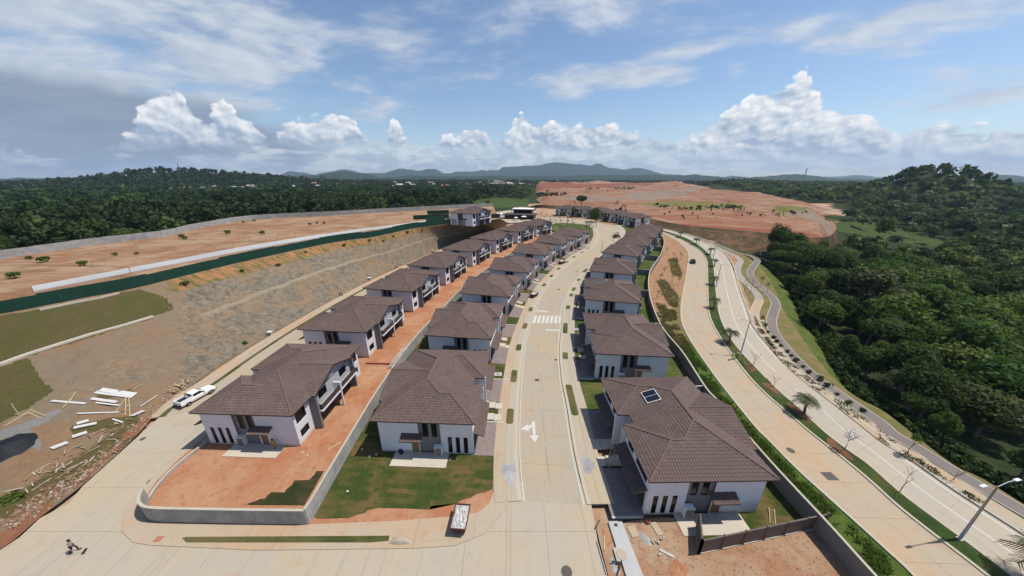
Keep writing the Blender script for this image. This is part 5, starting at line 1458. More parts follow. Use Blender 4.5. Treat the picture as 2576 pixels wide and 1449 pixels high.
def forest_leaf(t):
    p = t.coord('Position'); tone = t.attr('tone'); r = t.island(); n = t.noise(p, 0.012, 4, 0.6)
    k = tone * 0.62 + r * 0.25 + (n - 0.5) * 1.1 + 0.04
    col = t.ramp(k.clamp(), [(0.1, (0.020, 0.038, 0.012)), (0.45, (0.036, 0.064, 0.017)), (0.75, (0.070, 0.112, 0.024)), (1.0, (0.135, 0.165, 0.040))])
    return {'col': col, 'trans': col, 'tfac': 0.35, 'rough': 0.6}
M['forest'] = material('forest_leaf', forest_leaf, 0.6, 0.2)
def build_forest(groups):
    VV, QQ, TT, n0 = [], [], [], 0
    g = np.random.default_rng(77)
    for pts, temps, s0, s1 in groups:
        for p in pts:
            V, Q = temps[g.integers(len(temps))]
            a = g.uniform(0, 6.28); ca, sa = math.cos(a), math.sin(a); s = g.uniform(s0, s1); sz = s * g.uniform(0.85, 1.2)
            W = np.stack([(V[:, 0] * ca - V[:, 1] * sa) * s + p[0], (V[:, 0] * sa + V[:, 1] * ca) * s + p[1], V[:, 2] * sz + p[2]], 1)
            VV.append(W); QQ.append(Q + n0); n0 += len(V); TT.append(np.full(len(V), g.uniform(0, 1) + (0.36 if p[0] > 0 and p[1] < 900 else -0.22)))  # cloud shadow over the left wood painted as darker tone; near right trees lightened
    o = np_mesh('forest', np.concatenate(VV), np.concatenate(QQ), M['forest'], attrs={'tone': np.concatenate(TT)})
    tag(o, 'dense dark green wood covering the land around the building site', None, None, 'stuff')
    return n0
T1 = [crown_arrays(300 + i, 250, 4.8, 7.0, 0.72, 9, 0.8) for i in range(5)]
T2 = [crown_arrays(320 + i, 100, 5.4, 6.5, 1.15, 7, 0.75) for i in range(5)]
T3 = [crown_arrays(340 + i, 26, 7.5, 6.0, 3.0, 4, 0.6) for i in range(5)]
w2 = wood_points(215, 330, 7.2, 6); w3 = wood_points(330, 640, 9.5, 7); w4 = wood_points(640, 1250, 14, 8); w5 = wood_points(1250, 2700, 25, 9)
nv = build_forest([(rest, T1, 0.75, 1.6), (w2, T1, 0.7, 1.6), (w3, T2, 0.75, 1.4), (w4, T3, 0.8, 1.2), (w5, T3, 1.0, 1.6)])
print('forest trees', len(rest), len(w2), len(w3), len(w4), len(w5), 'verts', nv)

# trees that stand out
def special(name, lab, px, py, H_, R, seed, mat, n=2600, leaf=0.33, f=None, **kw):
    p = on(px, py) if f is None else at(px, py, f)
    t = make_tree(name, seed, R, H_, n, leaf, mat, **kw)
    t.location = (p.x, p.y, p.z - 0.2); tag(t, lab, 'tree'); return t
special('tree', 'tall pointed dark tree rising beside the red earthworks bank', 1950, 640, 16, 5.0, 501, M['leaf_dark'], 3600, 0.4, flat=1.35, lobes=11, f=0)
special('tree', 'lime-topped round tree standing clear at the lower right of the wood', 2462, 1080, 8.5, 5.4, 502, M['leaf_olive'], 3600, 0.3, flat=0.7, lobes=14, f=-3)
special('tree', 'bright yellow-green feathery tree in the wood on the right', 2215, 868, 13.5, 6.5, 503, M['leaf_lime'], 4600, 0.32, flat=0.75, lobes=14, f=-6)
special('tree', 'second bright green feathery tree deeper in the right wood', 2110, 760, 13, 5.5, 504, M['leaf_lime'], 3600, 0.32, flat=0.75, lobes=12, f=-6)
special('tree', 'single dark umbrella-shaped tree on the far red earth', 1463, 520, 12, 6.4, 505, M['leaf_dark'], 2400, 0.55, flat=0.55, lobes=11, f=7)
special('tree', 'round green tree beside the far crescent of houses', 1497, 558, 11, 5.4, 506, M['leaf_mid'], 2400, 0.5, flat=0.85, lobes=10)
special('tree', 'slender pale tree by the clubhouse lawn', 1226, 527, 10, 3.0, 507, M['leaf_lime'], 900, 0.4, flat=1.0, lobes=7)
special('tree', 'small round tree in front of the far crescent', 1444, 545, 9, 3.6, 508, M['leaf_mid'], 1200, 0.45, flat=0.9, lobes=8)
# bare grey tree
bt = empty('bare_tree', at(2015, 742, -4) , 0, 'bare grey leafless tree at the edge of the right wood', 'tree')
mb = MB(); limb(mb, random.Random(5), Vector((0, 0, -1)), Vector((0.12, 0.05, 1)).normalized(), 0.32, 5.0, 4); mb.build('trunk', M['dead_wood'], bt, smooth=True)

# palms
def make_palm(seed, h, nf, L, mat=None, name='palm_tree', droop=1.0):
    root = empty(name); g = random.Random(seed)
    lean = Vector((g.uniform(-.12, .12), g.uniform(-.12, .12), 1))
    mb = MB(); mb.tube([Vector((0, 0, -0.2)), lean * h * 0.5, lean * h], [0.2, 0.15, 0.13], 8); mb.build('trunk', M['bark'], root, smooth=True)
    top = lean * h
    for k in range(nf):
        a = 6.28 * k / nf + g.uniform(-.2, .2); el = g.uniform(0.1, 1.1)
        m = MB(); pts = []
        for i in range(6):
            t = i / 5; r = L * t; zz = math.sin(el) * r - droop * 0.55 * L * t * t
            pts.append(top + Vector((math.cos(a) * r * math.cos(el), math.sin(a) * r * math.cos(el), zz)))
        sidev = Vector((-math.sin(a), math.cos(a), 0))
        for i in range(5):
            p, q = pts[i], pts[i + 1]; w = L * 0.36 * math.sin(math.pi * (i + 0.8) / 6)
            for s in (-1, 1):
                for f in (0.0, 0.34, 0.68):
                    b = p.lerp(q, f); e = b + sidev * s * w + (q - p) * 0.6 - Vector((0, 0, w * 0.45))
                    m.face([b, b + (q - p) * 0.22, e + (q - p) * 0.1, e])
        m.tube(pts, [0.03] * 6, 4); m.build('frond', mat or M['leaf_palm'], root)
    return root
PALM = make_palm(1, 2.6, 17, 1.8)
PALM2 = make_palm(2, 2.1, 13, 1.5)
MP = [((2022.5, 1042), PALM, 1.08, 'large fan palm in mulch on the median opposite the nearest right-row house'), ((1835, 862), PALM, 1.1, 'large fan palm on the median just beyond the tall lamp post'),
      ((1795, 777), PALM2, 1.25, 'third palm along the median from the camera, casting a short shadow'), ((1794, 718), PALM2, 1.25, 'fourth palm along the median, at the inner bend'),
      ((1797, 670), PALM2, 1.2, 'fifth palm along the median, beside the dark car'), ((1785, 641), PALM2, 1.3, 'sixth palm along the median, where it bends away'),
      ((1751, 616), PALM, 1.1, 'seventh palm along the median, in the far bend'), ((1710, 598), PALM, 1.1, 'farthest palm on the median near the garden wall end'),
      ((2606, 1470), PALM, 1.3, 'dark palm cut off by the lower right edge of the photo')]
for (x, y), pr, s, lab in MP:
    p = on(x, y); o = place_copy(pr, USED, (p.x, p.y, p.z + 0.1), RNG.uniform(0, 6.28), s, lab, 'palms on the median'); o['category'] = 'palm tree'
TP = make_palm(3, 4.4, 9, 1.5); TP2 = make_palm(4, 3.6, 8, 1.4)
cl = [(1352, 553), (1360, 549), (1368, 556), (1376, 551), (1384, 558), (1392, 553), (1401, 548), (1409, 558), (1418, 553), (1426, 561), (1433, 549), (1440, 557), (1449, 552), (1397, 566), (1412, 568), (1427, 570), (1383, 567), (1442, 571), (1475, 577), (1483, 580), (1491, 575), (1488, 570), (1499, 573), (1481, 570),
      (1248, 551), (1256, 547), (1263, 554), (1270, 549), (1300, 553)]
for k, (x, y) in enumerate(cl):
    p = on(x, y); o = place_copy((TP, TP2)[k % 2], USED, (p.x, p.y, p.z), RNG.uniform(0, 6.28), RNG.uniform(0.85, 1.2), 'slim young palm planted around the clubhouse and the far green island', 'young palms around the clubhouse'); o['category'] = 'palm tree'

# saplings on stakes
def make_sapling(seed, h, leaves, mat):
    root = empty('sapling'); g = random.Random(seed)
    mb = MB(); limb(mb, g, Vector((0, 0, -0.1)), Vector((0.05, 0, 1)).normalized(), 0.06, h * 0.55, 3 if leaves < 150 else 2); mb.build('trunk', M['bark'], root)
    if leaves:
        V, Q = crown_arrays(seed, leaves, h * 0.28, h * 0.85, 0.11, 5, 0.9); np_mesh('crown', V, Q, mat, root)
    return root
SP_ = [((2121, 1133), 3.2, 160, M['cloth_white'], 'sapling with pale whitish leaves in red mulch on the median'), ((2263, 1239), 2.9, 0, None, 'bare staked sapling on the lower median'),
       ((1894, 921), 2.6, 14, M['leaf_dry'], 'bare sapling leaning on the median near the two hi-vis workers'), ((1945, 974), 1.8, 0, None, 'short bare stake in mulch on the median'),
       ((2282, 1144), 3.4, 260, M['leaf_mid'], 'leafy green sapling between boulevard and bicycle path'), ((2397, 1209), 1.6, 0, None, 'bare post-like sapling beside the lower walking path'),
       ((1884, 742), 4.5, 30, M['leaf_dry'], 'leaning bare sapling in the bed between the two paths'), ((1892, 716), 4.5, 30, M['leaf_dry'], 'bare sapling at the inner bend of the walking path'),
       ((1872, 735), 4.0, 20, M['leaf_dry'], 'thin bare sapling in the soil bed beside the boulevard'), ((1912, 722), 3.5, 90, M['leaf_palm'], 'dark leafy sapling beside the bicycle path bend'), ((1928, 735), 3.0, 90, M['leaf_palm'], 'second dark leafy sapling beside the bicycle path bend')]
for k, ((x, y), h, nl_, mt, lab) in enumerate(SP_):
    p = on(x, y); o = make_sapling(600 + k, h, nl_, mt); o.location = (p.x, p.y, p.z + 0.1); tag(o, lab, 'sapling', 'saplings along the boulevard')
# saplings in rows on the planted bank
bk = [(1676, 640), (1693, 652), (1680, 672), (1700, 668), (1660, 708), (1690, 712), (1663, 745), (1675, 738), (1705, 720), (1652, 752), (1690, 790), (1698, 845), (1668, 693), (1712, 655)]
for k, (x, y) in enumerate(bk):
    p = on(x, y); o = make_sapling(640 + k, 3.0, 70, M['leaf_dry']); o.location = p; tag(o, 'thin dry sapling on the planted bank between garden wall and boulevard', 'sapling', 'saplings on the planted bank')

# shrubs
def make_shrub(seed, r, mat, n=240):
    root = empty('shrub'); V, Q = crown_arrays(seed, n, r, r * 0.55, 0.12 * r + 0.03, 5, 0.75); np_mesh('foliage', V, Q, mat, root)
    mb = MB(); mb.tube([(0, 0, -0.1), (0, 0, r * 0.5)], 0.04, 5); mb.build('stem', M['bark'], root); return root
SH = make_shrub(700, 0.8, M['leaf_palm']); SH2 = make_shrub(701, 0.9, M['leaf_mid'])
for k, (x, y) in enumerate([(1918, 800), (1925, 820), (1932, 838), (1945, 852), (1953, 862), (1963, 872), (1980, 887), (1990, 897), (2002, 910), (2020, 925), (2035, 940), (2062, 957), (2080, 974), (2105, 995), (2135, 1017), (2168, 1036)]):
    p = on(x, y); o = place_copy(SH, USED, (p.x, p.y, p.z + 0.05), RNG.uniform(0, 6.28), RNG.uniform(0.55, 1.0), 'dark spiky shrub in the row between pale pavement and bicycle path', 'row of dark shrubs along the bicycle path'); o['category'] = 'shrub'
def scatter_shrubs(pts, f, lab, grp, proto, s0, s1):
    for x, y in pts:
        p = on(x, y, f); o = place_copy(proto, USED, (p.x, p.y, p.z - 0.05), RNG.uniform(0, 6.28), RNG.uniform(s0, s1), lab, grp); o['category'] = 'shrub'
scatter_shrubs([(466, 602), (458, 598), (574, 588), (612, 560), (640, 557), (780, 566), (798, 562), (815, 563), (38, 700), (75, 653), (110, 660), (290, 643), (210, 668), (345, 640), (660, 590)], plateau, 'scrubby bush growing on the bare upper terrace', 'bushes on the upper terrace', SH2, 0.8, 1.9)
SH3 = make_shrub(703, 0.9, M['leaf_mid'])
p = on(618, 868); o = SH3; o.location = p; o.scale = (0.95,) * 3; tag(o, 'small round green bush at the foot of the rock slope by the road', 'shrub')
SH4 = make_shrub(704, 1.3, M['leaf_lime'], 420); p = on(36, 1262); SH4.location = p; SH4.scale = (1.5, 1.5, 1.0); tag(SH4, 'large straggly green weed clump in the debris at the lower left', 'shrub')
SH5 = make_shrub(705, 1.2, M['leaf_dry'], 420); p = on(70, 1225); SH5.location = p; SH5.scale = (1.8, 1.5, 0.8); tag(SH5, 'dry olive weed clump in the debris at the lower left', 'shrub')
for k, (t0, t1) in enumerate([(0.40, 0.9), (0.44, .88), (.48, .93), (.52, .9), (.56, .93), (.60, .9), (.63, .92), (.66, .88), (.69, .93), (.71, .9), (.74, .92), (.46, .82), (.58, .84), (.72, .84)]):
    i = int(t0 * (len(TOE) - 1)); a, b = TOE[i], TOP[i]; q = a * (1 - t1) + b * t1
    o = place_copy(SH2, USED, (q[0], q[1], q[2] - 0.4), RNG.uniform(0, 6.28), RNG.uniform(0.7, 1.3), 'green tuft clinging to the top of the rock slope under the green fence', 'bushes along the top of the rock slope'); o['category'] = 'shrub'

# tall grass, planted beds
def tufts(name, lab, P, h0, h1, w, mat, seed, blades=4):
    g = np.random.default_rng(seed); P = np.asarray(P); n = len(P) * blades; B = np.repeat(P, blades, 0)
    B[:, :2] += g.normal(size=(n, 2)) * w * 1.4
    a = g.uniform(0, 6.28, n); hh = g.uniform(h0, h1, n); ln = g.normal(size=(n, 2)) * 0.6
    d = np.stack([np.cos(a), np.sin(a), np.zeros(n)], 1) * w
    T = B + np.stack([ln[:, 0] * hh, ln[:, 1] * hh, hh], 1)
    V = np.stack([B - d, B + d, T + d * 0.35, T - d * 0.35], 1).reshape(-1, 3)
    o = np_mesh(name, V, np.arange(n * 4).reshape(n, 4), mat); tag(o, lab, None, None, 'stuff'); return o
def strip_points(A, B, i0, i1, t0, t1, n, seed):
    g = np.random.default_rng(seed); s = g.uniform(i0, i1, n); t = g.uniform(t0, t1, n)
    a = np.stack([np.interp(s, np.arange(len(A)), A[:, k]) for k in range(3)], 1); b = np.stack([np.interp(s, np.arange(len(B)), B[:, k]) for k in range(3)], 1)
    return a * (1 - t)[:, None] + b * t[:, None]
g1 = strip_points(WB, BLc, 0, 48, 0.10, 0.85, 4200, 3); g1 = g1[fbm(g1[:, 0] * 0.5, g1[:, 1] * 0.5, 3, 3) > 0.33]
tufts('grass_tall', 'tall rank green grass between the garden wall and the boulevard', g1, 0.2, 0.6, 0.06, M['leaf_grass'], 4, 4)
g2 = strip_points(WB, BLc, 42, 72, 0.05, 0.85, 2600, 5); g2 = g2[fbm(g2[:, 0] * 0.4, g2[:, 1] * 0.4, 8, 3) > 0.42]
tufts('grass_dry', 'yellowing dry grass on the planted bank above the boulevard', g2, 0.2, 0.55, 0.07, M['leaf_dry'], 6, 4)
g3 = strip_points(WB, BLc, 60, 168, 0.08, 0.92, 14000, 7)
px_, py_ = vpix(g3)
pm = inside(px_, py_, [(1682, 652), (1702, 648), (1716, 690), (1712, 700), (1690, 690)]) | inside(px_, py_, [(1652, 706), (1672, 702), (1712, 752), (1706, 775), (1680, 765)]) | inside(px_, py_, [(1648, 760), (1668, 768), (1712, 830), (1718, 860), (1690, 850)])
tufts('grass_rows', 'rows of planted grass on the bare bank above the boulevard', g3[pm][::2], 0.2, 0.5, 0.06, M['leaf_dry'], 8, 4)
so2 = side(BR, 2.2); wi2 = resample(side(WALK, -1.4), 200)
g4 = strip_points(so2, wi2, 3, 62, 0.1, 0.9, 2600, 9); g4 = g4[fbm(g4[:, 0] * 0.6, g4[:, 1] * 0.6, 2, 3) > 0.38]
tufts('ground_cover', 'low dark ground cover planted between boulevard and pavement', g4, 0.1, 0.3, 0.08, M['leaf_olive'], 10, 4)
g5 = strip_points(resample(side(BIKE, 1.6), 200), resample(EDG, 200), 0, 120, 0.35, 1.0, 12000, 11)
g5[:, 2] -= 2.0 * np.clip((strip_points(np.c_[np.zeros((200, 3))], np.c_[np.ones((200, 3))], 0, 120, 0.35, 1.0, 12000, 11)[:, 0] - 0.3), 0, 1)
0 and tufts('grass_bank', 'rough green grass on the bank falling to the right wood', g5, 0.12, 0.4, 0.09, M['leaf_lawn'], 12, 3)

# undergrowth along the edge of the wood
g6 = strip_points(EDGL, EDGL + np.array([7.0, 0, -2.2]), 0, 150, 0.0, 1.0, 1500, 13)
VV, QQ, TT, n0 = [], [], [], 0
gu = np.random.default_rng(55); TU = [crown_arrays(360 + i, 46, 1.0, 0.7, 0.24, 4, 0.8) for i in range(4)]
for p in g6:
    V, Q = TU[gu.integers(4)]; s = gu.uniform(0.5, 1.5); VV.append(V * s + p); QQ.append(Q + n0); n0 += len(V); TT.append(np.full(len(V), gu.uniform(0.2, 1.0)))
tag(np_mesh('undergrowth', np.concatenate(VV), np.concatenate(QQ), M['forest'], attrs={'tone': np.concatenate(TT)}), 'tangled undergrowth along the edge of the right wood', None, None, 'stuff')

# scrub on the earthworks
fs = []
gq = np.random.default_rng(61)
cand = fV[gq.choice(len(fV), 9000)]; cx_, cy_ = vpix(cand)
mk = inside(cx_, cy_, [(1640, 514), (1700, 522), (1872, 517), (1872, 529), (1760, 531), (1660, 524)]) | inside(cx_, cy_, [(1930, 532), (2050, 536), (1960, 541)]) | inside(cx_, cy_, [(1540, 470), (1600, 472), (1590, 478), (1545, 476)]) | inside(cx_, cy_, [(1350, 488), (1420, 486), (1430, 492), (1350, 496)])
cand = np.concatenate([cand[mk][:420], fV[gq.choice(np.where(fbm(fV[:, 0] * 0.01, fV[:, 1] * 0.01, 31, 3) > 0.64)[0], 40)]])
VV, QQ, TT, n0 = [], [], [], 0
for p in cand:
    V, Q = TU[gq.integers(4)]; s = gq.uniform(0.7, 1.7) * (0.7 + p[1] / 600); VV.append(V * s + p); QQ.append(Q + n0); n0 += len(V); TT.append(np.full(len(V), gq.uniform(0.0, 0.7)))
tag(np_mesh('scrub_vegetation', np.concatenate(VV), np.concatenate(QQ), M['forest'], attrs={'tone': np.concatenate(TT)}), 'low dark scrub growing in patches on the far red earthworks', None, None, 'stuff')


# ------------------------------------------------------------------ walls and fences
def wall_strip(name, P, h, th, mat, parent=None, cap=None, dz=0.0):
    """a wall along a ground line, one piece"""
    P = np.asarray(P, float); d = np.gradient(P[:, :2], axis=0); d /= np.linalg.norm(d, axis=1)[:, None] + 1e-9
    nr = np.stack([d[:, 1], -d[:, 0]], 1) * th / 2
    n = len(P); L, R = P.copy(), P.copy(); L[:, :2] -= nr; R[:, :2] += nr
    lo = -0.5 + dz
    V = np.concatenate([L + [0, 0, lo], R + [0, 0, lo], L + [0, 0, h], R + [0, 0, h]])
    i = np.arange(n - 1)
    Q = [np.stack([i, i + 1, i + 1 + 2 * n, i + 2 * n], 1)[:, ::-1], np.stack([i + n, i + n + 1, i + 1 + 3 * n, i + 3 * n], 1), np.stack([i + 2 * n, i + 2 * n + 1, i + 3 * n + 1, i + 3 * n], 1)[:, ::-1]]
    Q.append(np.array([[0, n, 3 * n, 2 * n], [n - 1, 2 * n - 1, 4 * n - 1, 3 * n - 1][::-1]]))
    o = np_mesh(name, V, np.concatenate(Q), mat, parent)
    if cap is not None:
        w = np_mesh('coping', np.concatenate([L * [1, 1, 1] + np.c_[-nr * 0.25, np.full(n, h + 0.05)], R + np.c_[nr * 0.25, np.full(n, h + 0.05)], L + np.c_[-nr * 0.25, np.full(n, h + 0.003)], R + np.c_[nr * 0.25, np.full(n, h + 0.003)]]),
                    np.concatenate([np.stack([i, i + n, i + n + 1, i + 1], 1), np.stack([i, i + 1, i + 1 + 2 * n, i + 2 * n], 1), np.stack([i + n, i + 3 * n, i + 3 * n + 1, i + n + 1], 1)]), cap, parent or o)
    return o
bw = empty('boundary_wall', (0, 0, 0), 0, 'grey rendered block wall around the red corner lot and between the two left rows', 'wall')
front = catmull([on(x, y) for x, y in [(520, 1118), (445, 1178), (400, 1226), (376, 1262)]], 3)
corner = [on(376, 1262), on(369, 1280), on(368, 1294), on(376, 1305), on(392, 1310), on(420, 1312.5)]
cf = catmull(corner, 4); straight = np.array([on(420, 1312.5), on(600, 1316), on(776, 1318)])
wall_strip('wall_section', cf, 2.2, 0.22, M['fence_wall'], bw, M['kerb'])
wall_strip('wall_section', straight, 2.2, 0.22, M['fence_wall'], bw, M['kerb'])
fl = front.copy(); hN = len(fl)
low = wall_strip('wall_section', fl, 0.5, 0.22, M['fence_wall'], bw, M['kerb'])
wb_ = WAB[:118].copy(); wb_[0] = straight[-1]
wall_strip('wall_section', wb_, 2.3, 0.22, M['fence_wall'], bw, M['kerb'])
gw = empty('garden_wall', (0, 0, 0), 0, 'long dark grey garden wall behind the right row, topped by a pale coping', 'wall')
wall_strip('wall_section', WR[2:152], 2.4, 0.22, M['lot_wall'], gw, M['kerb'])
# walls between the gardens of the right row
for k in range(0, 8):
    key = 'R%d' % k
    for yy in ((HL + 2.4,),)[0]:
        a = hp(key, HW - 1.2, yy); ang = PLACES[key][1]; dirx = Vector((math.cos(ang), math.sin(ang)))
        best = min(range(len(WR)), key=lambda i: abs((Vector(WR[i][:2]) - Vector(a)).cross(dirx)) if (Vector(WR[i][:2]) - Vector(a)).dot(dirx) > 0 else 1e9)
        q = WR[best]
        P = np.array([[a[0], a[1], rise(a[1])], [(a[0] + q[0]) / 2, (a[1] + q[1]) / 2, rise((a[1] + q[1]) / 2)], [q[0], q[1], rise(q[1])]])
        o = wall_strip('partition_wall', P, 2.2, 0.18, M['lot_wall'], None, M['kerb'])
        tag(o, f'dark wall closing the garden behind the {ORD[k]} house of the right row', 'wall', 'garden partition walls')
# brown panel fence round the nearest right garden
fr = empty('panel_fence', (0, 0, 0), 0, 'dark brown panel fence with posts closing the nearest right-row garden', 'fence')
c0, c1, c2 = on(1752, 1330), on(1757, 1394), on(2068, 1326)
def fence_run(a, b, n, parent, h=1.9):
    for k in range(n):
        p, q = a.lerp(b, k / n), a.lerp(b, (k + 1) / n)
        m = MB(); m.beam(p + Vector((0, 0, h / 2 + 0.2)), q + Vector((0, 0, h / 2 + 0.2)), 0.06, h - 0.1); m.build('panel', M['slat_brown'], parent)
        m = MB(); m.beam(p + Vector((0, 0, h + 0.2)), q + Vector((0, 0, h + 0.2)), 0.14, 0.10); m.build('rail', M['slat_brown'], parent)
        m = MB(); m.beam(p + Vector((0, 0, 0.06)), q + Vector((0, 0, 0.06)), 0.2, 0.3); m.build('plinth', M['kerb'], parent)
    for k in range(n + 1):
        p = a.lerp(b, k / n); m = MB(); m.box(p.x - 0.1, p.x + 0.1, p.y - 0.1, p.y + 0.1, p.z - 0.1, p.z + h + 0.34); m.build('post', M['slat_brown'], parent)
fence_run(c0, c1, 1, fr); fence_run(c1, c2, 6, fr)
# boundary wall of the terrace: stepped grey panels
tw = empty('terrace_wall', (0, 0, 0), 0, 'long stepped grey wall along the far side of the upper terrace', 'wall')
tp = resample(TWALL, 74)
for k in range(len(tp) - 1):
    a, b = tp[k], tp[k + 1]; z = plateau(a[1])
    m = MB(); m.beam((a[0], a[1], z + 0.95), (b[0], b[1], z + 0.95), 0.25, 3.1 + 0.12 * (k % 2)); m.build('panel', M['fence_wall'], tw)
# green debris net along the edge of the terrace
gf = empty('net_fence', (0, 0, 0), 0, 'dark green netting fence along the top of the cut slope', 'fence')
ge = resample(TERRACE_EDGE[12:int(12.2 * NS)], 62)
off = np.gradient(ge[:, :2], axis=0); off /= np.linalg.norm(off, axis=1)[:, None]
for k in range(len(ge) - 1):
    a, b = ge[k], ge[k + 1]; zz = plateau(a[1]); st = 0.25 * ((k // 6) % 2)
    ax, ay = a[0] - off[k][1] * 0.6, a[1] + off[k][0] * 0.6; bx, by = b[0] - off[k][1] * 0.6, b[1] + off[k][0] * 0.6
    m = MB(); m.beam((ax, ay, zz + 1.2 + st), (bx, by, zz + 1.2 + st), 0.04, 2.5); m.build('net_panel', M['net'], gf)
    m = MB(); m.tube([(ax, ay, zz - 0.3), (ax, ay, zz + 2.55 + st)], 0.05, 5); m.build('post', M['net_post'], gf)
gf2 = empty('net_fence', (0, 0, 0), 0, 'green netting fence around the plot of the terrace house', 'fence')
for a, b in (((1040, 553), (1085, 551)), ((1085, 551), (1130, 549)), ((1075, 540), (1130, 538)), ((1072, 560), (1120, 553)), ((1258, 548), (1236, 549))):
    p, q = on(*a, plateau), on(*b, plateau); m = MB(); m.beam(p + Vector((0, 0, 1.2)), q + Vector((0, 0, 1.2)), 0.05, 2.4); m.build('net_panel', M['net'], gf2)
# marker stakes along the terrace road
for k, (x, y) in enumerate([(235, 668), (283, 651), (430, 650), (330, 688), (497, 632), (495, 640), (588, 616), (587, 627), (630, 606), (700, 600), (745, 597), (820, 585)]):
    p = on(x, y, plateau); m = MB(); m.box(-0.06, 0.06, -0.06, 0.06, -0.2, 1.6); o = m.build('stake', M['timber']); o.location = p
    tag(o, 'short timber stake beside the pale terrace road', 'stake', 'stakes along the terrace road')

# ------------------------------------------------------------------ things on the slope
SV = np.array([v.co[:] for v in slope.data.vertices]); SPX, SPY = vpix(SV)
def on_slope(x, y):
    i = np.argsort((SPX - x) ** 2 + (SPY - y) ** 2)[:3]
    return Vector(SV[i].mean(0))
dr = [on_slope(x, y) for x, y in [(-200, 985), (0, 917), (70, 893), (150, 866), (230, 842), (310, 820), (385, 797)]]
m = MB()
for a, b in zip(dr, dr[1:]): m.beam(a + Vector((0, 0, 0.12)), b + Vector((0, 0, 0.12)), 0.75, 0.35)
o = m.build('drain_channel', M['slab_pale']); tag(o, 'pale concrete drain running across the grassy slope on the left', 'drain')
dr = [on_slope(x, y) for x, y in [(100, 780), (175, 765), (250, 750), (300, 738)]]
m = MB()
for a, b in zip(dr, dr[1:]): m.beam(a + Vector((0, 0, 0.1)), b + Vector((0, 0, 0.1)), 0.5, 0.3)
o = m.build('drain_channel', M['slab_pale']); tag(o, 'thin concrete strip directly under the green netting fence', 'drain')
def stones(name, lab, pts, s0, s1, mat, seed):
    g = np.random.default_rng(seed); T = np.array([(1, 0, -.4), (-.5, .87, -.4), (-.5, -.87, -.4), (0, 0, .8), (.3, .5, .4)]); F = np.array([(0, 1, 4), (1, 2, 3), (2, 0, 3), (0, 4, 3), (1, 3, 4), (0, 2, 1)])
    VV, QQ = [], []
    for k, p in enumerate(pts):
        s = g.uniform(s0, s1); a = g.uniform(0, 6.28); W = T * g.uniform(0.6, 1.3, (5, 3)) * s
        W = np.stack([W[:, 0] * math.cos(a) - W[:, 1] * math.sin(a), W[:, 0] * math.sin(a) + W[:, 1] * math.cos(a), W[:, 2]], 1)
        VV.append(W + np.array(p)); QQ.append(F + 5 * k)
    o = np_mesh(name, np.concatenate(VV), np.concatenate(QQ), mat); return tag(o, lab, None, None, 'stuff')
gs = np.random.default_rng(21); idx = gs.choice(np.where((SPX > 420) & (SPX < 1200) & (SPY > 560))[0], 2600)
rk = SV[idx] + gs.normal(size=(2600, 3)) * [0.5, 0.5, 0.02]
stones('loose_rubble', 'loose stones scattered over the cut slope', rk, 0.04, 0.20, material('stone', lambda t: t.ramp(t.island(), [(0, (0.16, 0.15, 0.135)), (0.6, (0.30, 0.27, 0.22)), (1, (0.34, 0.21, 0.13))]), 0.95, 0.1), 22)
def board(name, lab, a, b, w, th, mat, cat='board', group=None, za=0.15, zb=0.15, slopey=True):
    f = on_slope if slopey else on
    p, q = f(*a) + Vector((0, 0, za)), f(*b) + Vector((0, 0, zb)); m = MB(); c = (p + q) / 2
    m.beam(p - c, q - c, w, th); o = m.build(name, mat); o.location = c; return tag(o, lab, cat, group)
C1 = lambda x, y: (x * 0.25, 724.5 + y * 0.25)
C2 = lambda x, y: (x * 0.25, 1086.7 + y * 0.25)
for a, b, w, lab in [((1015, 1025), (1365, 1075), 0.9, 'widest white panel on top of the pile in the site debris'), ((960, 1050), (1340, 1105), 0.7, 'white panel just below the widest one in the debris pile'), ((920, 1118), (1180, 1150), 0.5, 'short white panel in the middle of the debris pile'),
                     ((525, 1138), (860, 1165), 0.35, 'long white board sticking out to the left of the debris pile'), ((970, 1165), (1210, 1187), 0.25, 'thin white board below the debris pile'), ((780, 1266), (1200, 1256), 0.25, 'long thin white board lying level below the pile'),
                     ((1420, 1202), (1590, 1088), 0.2, 'slanting white batten beside the red dirt edge'), ((1325, 1295), (1450, 1240), 0.8, 'white sheet near the red dirt edge'), ((780, 1378), (890, 1342), 0.8, 'small white sheet below the timber pile'),
                     ((740, 1412), (980, 1368), 0.7, 'larger white sheet beside the small one'), ((1135, 1328), (1240, 1356), 0.2, 'short pale batten on brown weeds')]:
    board('white_board', lab, C1(*a), C1(*b), w, 0.07, M['board'], 'board', 'white boards in the debris')
for a, b, w, lab in [((735, 55), (880, 5), 0.8, 'upper white sheet lying beside the black tarpaulin'), ((520, 182), (680, 112), 0.9, 'lower white sheet lying beside the black tarpaulin')]:
    board('white_board', lab, C2(*a), C2(*b), w, 0.07, M['board'], 'board', 'white boards in the debris')
